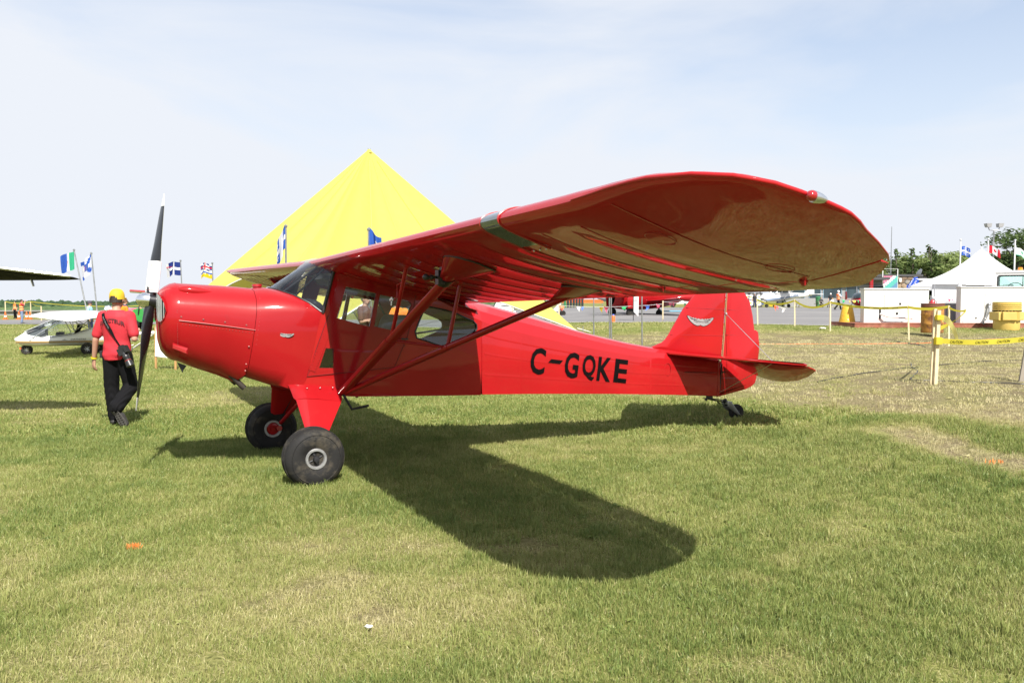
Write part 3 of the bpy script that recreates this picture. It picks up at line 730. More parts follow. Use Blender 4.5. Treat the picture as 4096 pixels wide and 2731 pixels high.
mb = MB()      # pinked tapes over the stringers and the stitched frames of the covering
def skin_pt(a, f):
    zb, zc = float(np.interp(a, *RB)), float(np.interp(a, *RC)); z = zb + (zc - zb) * f; L = HW(a); k = min(1, L * 6)
    return A(a, L + float(np.interp(f, [0, .285, .57, .83, 1], [0, .004 * k, .008 * k, .003, -.015 * L])) + .0008, z)
for f in (.285, .57, .83): mb.tube([skin_pt(a, f) for a in np.linspace(1.9, 5.3, 24)], .011, 6, flat=.04, flatdir=(0, 0, 1))
for a in (2.35, 3.35, 4.2): mb.tube([skin_pt(a, f) for f in np.linspace(.02, .98, 8)], .011, 6, flat=.04, flatdir=(1, 0, 0))
mb.build('fabric_tape', red_fabric, rear, smooth=60)
mb = MB()
for k in range(26): t = k / 25; a = -.33; i_ = 2 + 6 * t; j = int(min(i_, 7)); p_, q_ = fw[j], fw[j + 1]; f = i_ - j; l, z = p_[0] + (q_[0] - p_[0]) * f, p_[1] + (q_[1] - p_[1]) * f; mb.ico(A(af(z) + .03, l + .004, z), .0035, 1)
for k in range(22): t = k / 21; mb.ico(A(-.97 + .58 * t, float(np.interp(-.97 + .58 * t, [q[0] for q in hp], [q[1] for q in hp])) - .001, float(np.interp(-.97 + .58 * t, [q[0] for q in hp], [q[2] for q in hp])) - .03), .0032, 1)
for k in range(18): mb.ico(A(-1.012, .352 - .0 * k, 1.18 + .02 * k), .003, 1)
mb.build('rivet_row', mat('dull_fastener', ()), fwd)

# registration, each character laid on the near side
SL = -.139
def reg_fn(a0, a1, zb0, hgt):
    def f(u, v):
        a = a0 + (a1 - a0) * u + .0385 * v * 1.05; z = zb0 + SL * (a - a0) + hgt * v
        zb = float(np.interp(a, *RB)); zc = float(np.interp(a, *RC)); zs = zb + (zc - zb) * .57; L = HW(a)
        off = float(np.interp(z, [zb, zb + (zs - zb) * .5, zs, zs + (zc - zs) * .6, zc], [0, .004, .008, .003, -.015 * L])) * min(1, L * 6)
        return A(a, L + off + .007, z)
    return f
for ch, a0, a1, zb, hh in (('C', 2.452, 2.645, .832, .287), ('-', 2.703, 2.862, .937, .042), ('G', 2.908, 3.098, .768, .285), ('Q', 3.152, 3.338, .727, .290), ('K', 3.372, 3.572, .706, .275), ('E', 3.620, 3.812, .676, .272)):
    mb = MB(); text(mb, ch, reg_fn(a0, a1, zb, hh), bold=0.024); mb.build('registration_letter' if ch != '-' else 'registration_dash', ink, plane, smooth=0)

# winged emblem on fin and cowl
_up = [(-.5, .42), (-.46, .46), (-.38, .38), (-.31, .28), (-.27, .34), (-.23, .22), (-.18, .31), (-.14, .18), (-.08, .27)]; _dn = [(.45, .18), (.36, -.12), (.24, -.38), (.12, -.5), (.04, -.46)]
wing_o = _up + [(0, .18)] + [(-u, v) for u, v in _up[::-1]] + _dn + [(0, -.38)] + [(-u, v) for u, v in _dn[::-1]]
def emblem(fn, name='winged_emblem', txt=True):
    mb = MB(); mb.poly([(u * 1.04, v * 1.08) for u, v in wing_o], [], lambda u, v, ww: fn(u, v, 0), None, 1); mb.poly(wing_o, [], lambda u, v, ww: fn(u, v, .0012), None, 0)
    if txt: text(mb, 'Taylorcraft', lambda u, v: fn(-.29 + .58 * u + .03 * v, -.22 + .30 * v, .0024), mi=1)
    for s in (-1, 1): mb.poly([(s * .10, .12), (s * .27, .16), (s * .43, .36), (s * .33, .12), (s * .16, .08)], [], lambda u, v, ww: fn(u, v, .0022), None, 1)
    return mb.build(name, [silver_print, ink], plane, smooth=0)
emblem(lambda u, v, o: A(5.087 + .42 * u, .0305 + o, 1.350 + .118 * v - .032 * u * 1))
emblem(lambda u, v, o: A(-.107 + .150 * u, (.472 + .040 * u) + o, 1.292 + .042 * v - .018 * u))

# fin, rudder, stabilisers, elevators
fin_o = [(4.33, 1.035), (4.515, 1.095), (4.575, 1.14), (4.616, 1.189), (4.7, 1.311), (4.836, 1.502), (5.026, 1.69), (5.18, 1.80), (5.34, 1.86), (5.525, 1.875), (5.50, 1.56), (5.475, 1.2), (5.448, .895), (5.0, .93), (4.6, .98)]
mb = MB(); mb.slab(fin_o, .052, .05, lambda u, v, h: A(u, h, v)); fin = mb.build('fin', red_fabric, plane, smooth=30)
rud_o = [(5.543, 1.875), (5.65, 1.855), (5.765, 1.775), (5.846, 1.682), (5.915, 1.588), (5.965, 1.42), (6.0, 1.223), (6.03, 1.22), (6.066, 1.195), (6.09, 1.02), (6.086, .96), (6.075, .869), (6.045, .59), (6.02, .53), (5.97, .493), (5.864, .457), (5.43, .388), (5.412, .40), (5.44, .74), (5.47, .895), (5.50, 1.2), (5.522, 1.56)]
mb = MB(); mb.slab(rud_o, .046, .05, lambda u, v, h: A(u, h, v)); rud = mb.build('rudder', red_fabric, plane, smooth=30)
mb = MB(); mb.tube([A(5.528, .022, 1.87), A(5.486, .022, 1.2), A(5.456, .022, .88)], .008, 6); mb.tube([A(5.444, .022, .78), A(5.40, .022, .39)], .008, 6)
mb.build('hinge_post', mat('bronze_hinge', (0.34, 0.22, 0.10), .5, metal=.4), fin)
mb = MB(); mb.tube([A(5.36, .06, .86), A(5.345, .06, .39)], .008, 6); mb.build('stern_post', red_metal, plane)
mb = MB()
for z, a0, a1 in ((1.52, 4.87, 5.49), (1.19, 4.63, 5.46)): mb.tube([A(a0, .022, z), A((a0 + a1) / 2, .027, z - .015), A(a1, .026, z - .03)], .003, 5)
for z, a0, a1 in ((1.49, 5.54, 5.93), (1.17, 5.51, 6.0), (.62, 5.45, 6.03)): mb.tube([A(a0, .024, z), A((a0 + a1) / 2, .020, z - .012), A(a1, .010, z - .02)], .003, 5)
mb.build('fabric_rib', red_trim, fin)
def zst(a): return .972 - .095 * (a - 4.49)
for s in (1, -1):
    st = [(4.49, .10), (4.495, .17), (4.95, .83), (5.33, 1.26), (5.40, 1.35), (5.43, 1.42), (5.45, 1.42), (5.45, .05), (4.6, .05)]
    mb = MB(); mb.slab(st, .042, .05, lambda u, v, h: A(u, s * v, zst(u) + h)); sb = mb.build('stabiliser', red_fabric, plane, smooth=30)
    el = [(5.46, .10), (5.46, 1.43), (5.50, 1.47), (5.54, 1.46), (5.60, 1.37), (5.72, 1.18), (5.86, .90), (5.95, .60), (5.96, .38), (5.90, .25), (5.74, .16)]
    dz = lambda u: zst(5.455) - .02 - (u - 5.46) * .52
    mb = MB(); mb.slab(el, .034, .05, lambda u, v, h: A(u, s * v, dz(u) + h + .02 * (v > 99))); eo = mb.build('elevator', red_fabric, plane, smooth=30)
    mb = MB(); mb.tube([A(5.505, s * .02, 1.44), A(5.43, s * .9, zst(5.43) + .02)], .004, 6); mb.tube([A(5.43, s * .9, zst(5.43) - .02), A(5.38, s * .05, .44)], .004, 6); mb.ico(A(5.503, s * .025, 1.44), .02, 1); mb.ico(A(5.43, s * .9, zst(5.43) + .02), .012, 1)
    mb.build('bracing_wire', mat('wire_steel', (0.55, 0.55, 0.55), .35, metal=.8), plane)
mb = MB(); mb.tube([A(5.42, .05, .70), A(5.25, .075, .702), A(4.75, .15, .735)], .004, 6); mb.box(A(5.43, .06, .70), (.07, .03, .015)); mb.tube([A(5.44, .035, .80), A(5.42, .04, .70), A(5.40, .04, .45)], .009, 6)
mb.build('control_cable', black_metal, plane)
mb = MB(); ring = [A(4.475 + .05 * cos(q), HW(4.47) + .008, .78 + .075 * sin(q)) for q in np.linspace(0, 2 * pi, 25)]; mb.tube(ring, .003, 5); mb.build('inspection_ring', red_trim, plane)

# tail wheel on its leaf spring
mb = MB()
for k in range(3): mb.tube([A(5.18 + .05 * k, 0, .375 - .012 * k), A(5.40, 0, .355 - .014 * k), A(5.56 - .06 * k, 0, .315 - .012 * k)], .022, 8, flat=.25, flatdir=(0, 1, 0))
mb.box(A(5.27, 0, .385), (.06, .06, .05)); mb.ico(A(5.20, .02, .36), .02, 1); mb.tube([A(5.52, 0, .34), A(5.56, 0, .27)], .028, 10)
tws = mb.build('tail_spring', black_metal, plane)
mb = MB()
for s in (1, -1): mb.slab([(5.50, .325), (5.60, .30), (5.735, .145), (5.70, .135), (5.55, .235)], .012, .006, lambda u, v, h: A(u, s * .052 + h, v))
mb.box(A(5.56, 0, .30), (.08, .115, .03)); mb.build('tail_fork', steel_grey, tws)
MW = lambda a, l, z: Matrix.Translation(A(a, l, z)) @ Matrix.Rotation(pi / 2, 4, 'X')
mb = MB(); mb.lathe([(.05, -.034), (.075, -.04), (.096, -.034), (.103, -.015), (.103, .015), (.096, .034), (.075, .04), (.05, .034)], 24, MW(5.717, 0, .168)); tw = mb.build('tail_wheel', black_rubber, plane)
mb = MB(); mb.lathe([(0, -.03), (.05, -.03), (.05, .03), (.03, .032), (.012, .055), (0, .055)], 16, MW(5.717, 0, .168)); mb.build('rim', black_metal, tw)

# main gear
for s in (1, -1):
    up = [(-.075, .475, .800), (.395, .505, .765)]; mid = [(-.040, .575, .700), (.370, .60, .665)]; lo = [(-.002, .845, .40), (.165, .845, .385)]
    def sect(p, q, t):
        p, q = Vector(p), Vector(q); pts = []
        for k, h in ((0, 0), (.04, .55), (.18, 1), (.45, .95), (.8, .45), (1, .06), (.8, -.45), (.45, -.95), (.18, -1), (.04, -.55)):
            c = p.lerp(q, k); pts.append(A(c.x, s * (c.y + h * t * .75), c.z + h * t * .6))
        return pts
    mb = MB(); mb.loft([sect(*mid, .030), sect(*[tuple(np.array(m_) * .5 + np.array(l_) * .5) for m_, l_ in zip(mid, lo)], .026), sect(*lo, .020)]); leg = mb.build('gear_leg', red_fabric, plane, smooth=50)
    mb = MB(); mb.loft([sect((-.085, .44, .83), (.41, .475, .80), .012), sect(*up, .040), sect((-.055, .54, .715), (.385, .575, .685), .040), sect(*mid, .036)]); mb.build('gear_cuff', red_metal, leg, smooth=50)
    mb = MB()
    for a in (.07, .19, .31): mb.ico(A(a, s * (.515 + .02), .802 - .02 * a), .008, 1)
    mb.build('cuff_screw', alloy, leg)
    mb = MB(); mb.tube([A(.10, s * .83, .30), A(.17, s * .06, .64)], .022, 10); mb.tube([A(.08, s * .80, .245), A(.08, s * .93, .235)], .03, 10); mb.build('axle_brace', red_metal, leg)
    mb = MB(); mb.tube([A(.17, s * .50, .72), A(.20, s * .62, .625), A(.12, s * .84, .37), A(.08, s * .86, .27)], .006, 6); mb.build('brake_line', black_metal, leg)
    zc = .238; lc = .95
    prof = [(.078, -.10), (.10, -.118), (.165, -.128), (.215, -.118), (.240, -.098), (.252, -.080), (.255, -.068), (.261, -.04), (.263, 0), (.261, .04), (.255, .068), (.252, .080), (.240, .098), (.215, .118), (.165, .128), (.10, .118), (.078, .10)]
    mb = MB(); mb.lathe(prof, 40, MW(.02, s * lc, zc))
    for zz in (-.05, -.025, .0, .025, .05): mb.lathe([(.259, zz - .004), (.2655, zz - .003), (.2655, zz + .003), (.259, zz + .004)], 40, MW(.02, s * lc, zc), caps=False)
    for zz in (-.121, .121): mb.lathe([(.203, zz * .985), (.209, zz * 1.03), (.215, zz * .97)], 40, MW(.02, s * lc, zc), caps=False)
    tyre = mb.build('main_wheel', black_rubber, plane, smooth=50)
    mb = MB()
    for zz, sg in ((.112, 1), (-.112, -1)):
        mb.lathe([(.060, zz - sg * .045), (.066, zz), (.072, zz + sg * .008), (.088, zz + sg * .008), (.094, zz)], 32, MW(.02, s * lc, zc), caps=False)
        for q in range(16): mb.ico(MW(.02, s * lc, zc) @ Vector((.080 * cos(q * pi / 8), .080 * sin(q * pi / 8), zz + sg * .008)), .0032, 1)
    mb.build('rim', mat('dull_alloy', (.42, .42, .42), .45, metal=.7, var=.12, nscale=14), tyre)
    for sgnf in (1, -1):       # wheel-local +z points to the near side
        face = .078 * sgnf; W = MW(.02, s * lc, zc); mb = MB()
        if sgnf == s:
            mb.lathe([(0, face), (.062, face)], 24, W, caps=False); mb.lathe([(0, face + sgnf * .06), (.024, face + sgnf * .058), (.028, face + sgnf * .02), (.04, face)], 16, W, caps=False)
            for q in range(4): mb.tube([W @ Vector((.03 * cos(q * pi / 2 + .4), .03 * sin(q * pi / 2 + .4), face + sgnf * .02)), W @ Vector((.062 * cos(q * pi / 2 + .4), .062 * sin(q * pi / 2 + .4), face + sgnf * .015))], .011, 8)
            mb.build('wheel_hub', black_metal, tyre)
        else:
            mb.lathe([(0, face + sgnf * .02), (.04, face + sgnf * .03), (.070, face + sgnf * .02), (.074, face)], 24, W, caps=False); mb.tube([W @ Vector((0, 0, face)), W @ Vector((0, 0, face + sgnf * .06))], .02, 10)
            mb.build('brake_disc', red_metal, tyre)
mb = MB(); mb.tube([A(.40, .545, .735), A(.48, .565, .585), A(.64, .575, .612)], .013, 8); mb.build('boarding_step', black_metal, plane)
mb = MB(); mb.tube([A(1.02, .2, .70), A(1.02, .2, .64)], .03, 10); mb.build('belly_drain', alloy, plane)
mb = MB(); mb.tube([A(.62, .25, .70), A(.62, .25, .655)], .014, 8); mb.build('fuel_drain', red_trim, plane)

# propeller and spinner
TILT = radians(8.2)
PM = Matrix.Translation(A(-1.205, 0, 1.603)) @ Matrix.Rotation(TILT, 4, 'Y')      # local x aft along the shaft, z up in the disc
RPM = PM @ Matrix.Rotation(radians(-5.5), 4, 'X')
def blade(sg):
    rg = []
    for r in np.linspace(0, .99, 18):
        t = r / .99
        ch = float(np.interp(t, [0, .07, .18, .4, .65, .85, .96, 1], [.075, .095, .130, .148, .125, .095, .062, .018])) * .92
        th = float(np.interp(t, [0, .1, .25, .6, 1], [.085, .07, .042, .020, .007]))
        tw = radians(float(np.interp(t, [0, .15, .5, 1], [62, 50, 26, 13])))
        d = Vector((-sin(tw) * 1.0, cos(tw) * sg, 0)); nrm = Vector((cos(tw), sin(tw) * sg, 0)); rg.append([RPM @ (Vector((0, 0, r * sg)) + d * (ch / 2 * cos(q)) + nrm * (th / 2 * sin(q))) for q in np.linspace(0, 2 * pi, 15)[:-1]])
    return rg
mb = MB(); mb.tube([PM @ Vector((-.045, 0, 0)), PM @ Vector((.06, 0, 0))], .062, 20)
prop = mb.build('propeller_hub', black_gloss, plane)
for sg in (1, -1):
    rg = blade(sg); mb = MB(); mb.loft(rg[:16], mi=0); mb.loft(rg[15:], mi=1)
    bl = mb.build('propeller_blade', [black_gloss, white_paint], prop, smooth=60)
mb = MB(); mb.lathe([(.072, 0), (.070, .03), (.062, .06), (.048, .085), (.026, .103), (.0, .110)], 24, PM @ Matrix.Translation((-.012, 0, 0)) @ Matrix.Rotation(-pi / 2, 4, 'Y')); mb.build('spinner', chrome, prop, smooth=60)
# paper notice wrapped round the upper blade
tw_ = radians(40); dC = Vector((-sin(tw_), cos(tw_), 0)); dN = Vector((-cos(tw_), -sin(tw_), 0))
def pap(q, v, o=0.0): return RPM @ (dC * ((.072 + o) * cos(q)) + dN * ((.034 + o) * sin(q)) + Vector((0, 0, .075 + .285 * v)) + dC * (.006 * (v - .5)))
mb = MB(); mb.loft([[pap(q, v) for q in np.linspace(0, 2 * pi, 25)[:-1]] for v in (0, .33, .66, 1)], caps=(False, False))
notice = mb.build('paper_notice', white_plain, prop, smooth=60)
mb = MB(); PT = lambda u, v: pap(pi * (.88 - .76 * u), v, .0015)
def dash(u0, u1, v0, h_, mi):
    us = np.linspace(u0, u1, 5); mb.loft([[PT(u, v0), PT(u, v0 + h_)] for u in us], closed=False, mi=mi)
for i in range(9): dash(.12, .60 + .25 * ((i * 7) % 4) / 4, .20 + .058 * i, .007, 1 if i % 3 else 0)
for i in range(12):
    q0, q1 = 2 * pi * i / 12, 2 * pi * (i + 1) / 12
    for ra, rb in ((.13, .10), (.05, .02)): mb.add([PT(.5 + ra * cos(q0), .85 + ra * .55 * sin(q0)), PT(.5 + ra * cos(q1), .85 + ra * .55 * sin(q1)), PT(.5 + rb * cos(q1), .85 + rb * .55 * sin(q1)), PT(.5 + rb * cos(q0), .85 + rb * .55 * sin(q0))], [(0, 1, 2, 3)], 0)
dash(.12, .75, .06, .02, 1); dash(.12, .5, .11, .02, 1)
mb.build('notice_print', [grey_ink, mat('red_ink', (.5, .15, .15), .6)], notice, smooth=0, kind='stuff')

# wing
LEt = ([0, 4.97, 5.03, 5.25, 5.50, 5.70, 5.83, 5.91, 5.955, 5.975], [.192, .192, .193, .205, .228, .278, .36, .48, .62, .75])
TEt = ([0, 2.0, 4.7, 5.10, 5.30, 5.56, 5.68, 5.76, 5.84, 5.905, 5.95, 5.975], [1.765, 1.748, 1.738, 1.722, 1.69, 1.48, 1.37, 1.26, 1.10, .95, .86, .78])
CUT = ([2.38, 5.15, 5.63, 5.70], [1.485, 1.475, 1.325, 1.30])
def tip_up(a, l): return .034 * float(sm(4.9, 5.5, abs(l))) * float(1 - sm(.4, .95, a))
def naca(x):
    yt = .6 * (.2969 * sqrt(x) - .126 * x - .3516 * x ** 2 + .2843 * x ** 3 - .1015 * x ** 4) * 1.02
    yc = .018 * (1 - ((x - .15) / .15) ** 2) if x < .15 else .018 * (1 - ((x - .15) / .85) ** 1.3)
    return yt + yc, -yt + yc
def wing_t(l): return float(np.interp(abs(l), [0, 4.98, 5.3, 5.6, 5.8, 5.92, 5.975], [1, 1, .76, .50, .33, .20, .10])) * 1.6
def chordz(a, l): return 1.950 - .24 * (a - .192) + .0166 * abs(l)
RIB = .372
def wsec(l, x0=None, x1=None, sag=True, n=15):
    la = abs(l); le = float(np.interp(la, *LEt)); te = float(np.interp(la, *TEt)); c = te - le
    tk = wing_t(la)
    a0 = le if x0 is None else x0; a1 = te if x1 is None else x1
    ph = (la / RIB) % 1.0; sg = .013 * sin(pi * ph) ** 1.0 if (sag and .55 < la < 4.74) else 0
    up, lo = [], []
    for i in range(n):
        k = 1 - cos(pi / 2 * i / (n - 1)) if x0 is None else i / (n - 1)
        a = a0 + (a1 - a0) * k; x = min(max((a - le) / c, 0), 1); yu, yl = naca(x)
        s_ = sg * sin(pi * min(1, max(0, (x - .12) / .86))) ** .5 if x > .12 else 0
        zc = chordz(a, l) + tip_up(a, l)
        up.append(A(a, l, zc + yu * tk - s_)); lo.append(A(a, l, zc + yl * tk + s_))
    return up + lo[::-1]
bays = sorted(set([round(i * RIB / 6, 4) for i in range(0, int(4.74 / RIB * 6) + 1)] + [4.74, 4.85, 4.97, 5.0, 5.06, 5.15, 5.25, 5.35, 5.44, 5.50, 5.56, 5.60, 5.63, 5.655, 5.68, 5.70, 5.74, 5.76, 5.80, 5.83, 5.87, 5.90, 5.925, 5.945, 5.957, 5.967, 5.975]))
for s in (1, -1):
    rg = []
    for la in bays:
        if la < 2.38: rg.append(wsec(s * la))
        elif la <= 5.70:
            if la - 2.38 < RIB / 6: rg += [wsec(s * 2.375), wsec(s * 2.38, None, CUT[1][0])]
            rg.append(wsec(s * la, None, min(float(np.interp(la, *CUT)), float(np.interp(la, *TEt)))))
        else: rg.append(wsec(s * la))
    mb = MB(); mb.loft(rg, caps=(False, True)); wg = mb.build('wing', red_fabric, plane, smooth=32)
    rg = []
    for la in [l for l in bays if 2.41 < l < 5.69]:
        a0 = float(np.interp(la, *CUT)) + .014; a1 = float(np.interp(la, *TEt))
        if a1 - a0 < .02: a0 = a1 - .02
        rg.append(wsec(s * la, a0, a1, n=7))
    mb = MB(); mb.loft(rg); ai = mb.build('aileron', red_fabric, plane, smooth=32)
    mb = MB()
    for l in (2.9, 3.95, 5.1):
        a = float(np.interp(l, *CUT)); z = chordz(a, l) - .045
        mb.slab([(a - .025, z + .02), (a + .035, z + .02), (a + .018, z - .008), (a - .0, z - .008)], .02, .004, lambda u, v, h: A(u, s * (l + h), v))
    mb.build('aileron_hinge', red_trim, ai)
    # the bent spruce rim of the tip shows as a bright edge
    rim = [(float(np.interp(l, *LEt)), l) for l in (5.0, 5.1, 5.25, 5.4, 5.5, 5.6, 5.7, 5.77, 5.83, 5.87, 5.91, 5.94, 5.96, 5.973)] + [(float(np.interp(l, *TEt)), l) for l in (5.973, 5.95, 5.925, 5.905, 5.87, 5.84, 5.80, 5.76, 5.72, 5.70)]
    mb = MB(); mb.tube([A(a, s * l, chordz(a, l) + tip_up(a, l) + .004) for a, l in rim], [.004 + .006 * min(1, i / 4) for i in range(14)] + [.010 - .0006 * i for i in range(10)], 8); mb.build('tip_bow', red_fabric, wg, smooth=60)
    # raised rib tapes under the wing
    mb = MB()
    for k in range(2, 15):
        l = k * RIB; pts = []; le_ = float(np.interp(l, *LEt)); te_ = float(np.interp(l, *TEt))
        for x in np.linspace(.10 if l < 5 else .04, .80 if l > 2.4 else .97, 12):
            a = le_ + (te_ - le_) * x; pts.append(A(a, s * l, chordz(a, l) + tip_up(a, l) + naca(x)[1] * wing_t(l) - .0012))
        mb.tube(pts, .0075, 6, flat=.16, flatdir=(0, 1, 0))
    mb.build('rib_tape', red_fabric, wg, smooth=60)
    mb = MB()
    for l, a in ((5.10, .60), (5.22, 1.20), (3.9, 1.25), (1.3, .9)):
        mb.tube([A(a + .075 * cos(q), s * (l + .06 * sin(q)), chordz(a + .075 * cos(q), l) + naca((a + .075 * cos(q) - .192) / 1.55)[1] * wing_t(l) - .002 + tip_up(a + .075 * cos(q), l + .06 * sin(q))) for q in np.linspace(0, 2 * pi, 25)], .0022, 5)
    mb.build('inspection_ring', red_trim, wg)
    # clear landing-light cover in the leading edge
    if s == 1:
        mb = MB(); rgs = []
        for l in np.linspace(4.065, 4.275, 5):
            sec = wsec(l, sag=False, n=23); c = len(sec) // 2
            pts = [p for p in sec if p.x < .50]; up_ = [p for p in sec[:23] if p.x < .30][::-1]; lo_ = [p for p in sec[23:] if p.x < .46][::-1]
            ring = up_ + lo_; cen = A(.45, l, chordz(.45, l)); rgs.append([p + (p - cen).normalized() * .004 for p in ring])
        mb.loft(rgs, closed=False); ll_ = mb.build('landing_light_cover', mat('clear_lens', (0.10, 0.12, 0.12), .08, coat=1.0, var=.2, nscale=9), wg, smooth=60)
        mb = MB()
        for l in (4.06, 4.28): mb.tube([p + (p - A(.45, l, chordz(.45, l))).normalized() * .003 for p in ([q for q in wsec(l, sag=False, n=23)[:23] if q.x < .34][::-1] + [q for q in wsec(l, sag=False, n=23)[23:] if q.x < .52][::-1])], .006, 6)
        mb.build('cover_frame', red_trim, ll_)
        mb = MB(); 
        for l in (4.1, 4.17, 4.24): mb.ico(A(.50, l, chordz(.5, l) + naca(.2)[1] * 1.6 - .003), .007, 1)
        mb.build('cover_screw', alloy, ll_)
    # position light on the tip
    M_ = Matrix.Translation(A(.60, s * 5.968, 1.972))
    mb = MB(); mb.ico((0, 0, 0), .020, 3, scale=(1.15, 1, 1)); nl = mb.build('position_light', mat('ruby_lens' if s == 1 else 'green_lens', (.32, .005, .01) if s == 1 else (.01, .2, .08), .08, coat=1.0, var=.1), wg, smooth=80); nl.matrix_local = M_
    mb = MB(); mb.lathe([(.0215, -.003), (.0215, .013), (.019, .032), (.013, .054), (.006, .067), (0, .07)], 18, Matrix.Translation((.008, 0, -.003)) @ Matrix.Rotation(pi / 2 + .14, 4, 'Y')); mb.build('light_fairing', alloy, nl, smooth=60)
    # lift struts, cuffs, jury struts
    B0 = Vector((.403, .55, .752)); FT = Vector((.56, 3.0, 1.862)); RTp = Vector((1.405, 3.12, 1.672))
    def S(v): return A(v.x, s * v.y, v.z)
    mb = MB(); mb.tube([S(B0), S(B0.lerp(FT, .48))], .056, 14, flat=.5, flatdir=(1, 0, 0)); mb.tube([S(B0.lerp(FT, .475)), S(FT)], .050, 14, flat=.5, flatdir=(1, 0, 0)); fs = mb.build('front_strut', red_metal, plane, smooth=60)
    mb = MB(); mb.tube([S(B0 + Vector((.03, .01, 0))), S(B0.lerp(RTp, .52))], .042, 14, flat=.72, flatdir=(1, 0, .3)); mb.tube([S(B0.lerp(RTp, .515)), S(RTp)], .038, 14, flat=.72, flatdir=(1, 0, .3)); rs_ = mb.build('rear_strut', red_metal, plane, smooth=60)
    for T, par, a0, a1, k in ((FT, fs, .40, .76, .90), (RTp, rs_, 1.24, 1.53, .925)):
        cpt = B0.lerp(T, k); mb = MB(); r_top = []; r_bot = []; am = (a0 + a1) / 2; dirv = (T - B0).normalized()
        for q in np.linspace(0, 2 * pi, 17)[:-1]:
            a = am + (a1 - a0) / 2 * cos(q); l = T.y + .06 + .15 * sin(q) * (1.0 if cos(q) < .3 else .8)
            r_top.append(A(a, s * l, chordz(a, l) + naca((a - .192) / 1.55)[1] * 1.6 + .002)); r_bot.append(A(cpt.x + .058 * cos(q), s * (cpt.y + .03 * sin(q)), cpt.z + .02 * cos(q) * -.3))
        md = [p.lerp(q_, .42) for p, q_ in zip(r_bot, r_top)]
        mb.loft([r_bot, md, r_top], caps=(True, False)); cf = mb.build('strut_cuff', red_metal, par, smooth=60)
        mb = MB(); mb.tube(r_top + r_top[:1], .006, 6); mb.build('cuff_gasket', black_metal, cf)
    JF = B0.lerp(FT, .475); JR = B0.lerp(RTp, .51)
    jt = Vector((.50, 2.03, chordz(.50, 2.03) - .055)); jr = Vector((1.0, 1.92, chordz(1.0, 1.92) - .055))
    mb = MB(); mb.tube([S(JF), S(jt)], .016, 10); mb.tube([S(JR), S(jr)], .016, 10); mb.tube([S(JF), S(JR)], .012, 10)
    for p in (JF, JR, jt, jr): mb.ico(S(p), .02, 1)
    mb.build('jury_strut', red_metal, plane, smooth=60)
    if s == 1:
        mb = MB(); cp = B0.lerp(FT, .895); c = S(cp) + Vector((-.05, 0, .02)); mb.box(c, (.05, .06, .10)); mb.tube([S(B0.lerp(FT, .875)), S(B0.lerp(FT, .905))], .058, 14, flat=.55, flatdir=(1, 0, 0)); mb.tube([c, c + Vector((-.09, -.01, 0))], .010, 8); mb.ico(c + Vector((-.11, -.01, .0)), .024, 2); mb.ico(c + Vector((-.065, 0, .0)), .02, 2); mb.box(c + Vector((.02, -.02, .055)), (.045, .05, .03))
        mb.build('camera_clamp', black_metal, fs, smooth=50)
        mb = MB(); c = S(JF.lerp(jt, .60)) + Vector((-.05, 0, -.02)); mb.tube([S(JF.lerp(jt, .82)), c + Vector((.03, 0, .12)), c + Vector((.03, 0, .03)), c], .006, 6); mb.build('vane_arm', red_metal, plane); mb = MB()
        for k in range(3): mb.box(c + Vector((-.02, .022 * cos(k * 2.1 + .4), .022 * sin(k * 2.1 + .4))), (.006, .014, .034), Matrix.Rotation(-(k * 2.1 + .4) + pi / 2, 3, 'X'))
        mb.build('wind_vane', white_plain, plane)
mb = MB(); mb.tube([A(.9, .0, 2.0), A(.95, .0, 2.18)], .008, 6); mb.build('roof_antenna', white_plain, plane)

# ------------------------------------------------------------------ people
skin = mat('skin', (0.46, 0.25, 0.17), 0.55, var=0.08, nscale=9)
hair_dark = mat('dark_hair', (0.025, 0.017, 0.012), 0.6, var=0.3, nscale=40, bump=.6, bscale=90)
hair_blond = mat('blond_hair', (0.42, 0.28, 0.13), 0.6, var=0.3, nscale=40)
shoe_dark = mat('dark_shoe', (0.035, 0.033, 0.032), 0.6, var=0.2)
denim = mat('denim', (0.16, 0.22, 0.34), 0.85, var=0.25, nscale=9, bump=.2, bscale=80)
black_cloth = mat('black_cotton', (0.006, 0.006, 0.007), 0.85, spec=.15, var=0.2, nscale=8)
navy = mat('navy_cotton', (0.02, 0.03, 0.09), 0.85, var=0.15)
def dye(name, c): return mat(name, c, 0.85, var=0.1, nscale=7, bump=.15, bscale=70)
TORSO = [(.86, .150, .100, 0), (.93, .168, .112, -.008), (1.0, .160, .105, 0), (1.10, .148, .10, .005), (1.22, .165, .112, .005), (1.34, .185, .118, 0), (1.42, .178, .105, -.008), (1.47, .125, .08, -.012), (1.50, .07, .06, -.010)]
def ring(z, rx, ry, cy=0, cx=0, n=20): return [(cx + rx * cos(q), cy + ry * sin(q), z) for q in np.linspace(0, 2 * pi, n + 1)[:-1]]
def capsule(mb, p0, p1, r0, r1):
    mb.tube([p0, p1], [r0, r1], 12); mb.ico(p0, r0, 2); mb.ico(p1, r1, 2)
def limb(mb, pts, rs):
    for i in range(len(pts) - 1): capsule(mb, pts[i], pts[i + 1], rs[i], rs[i + 1])
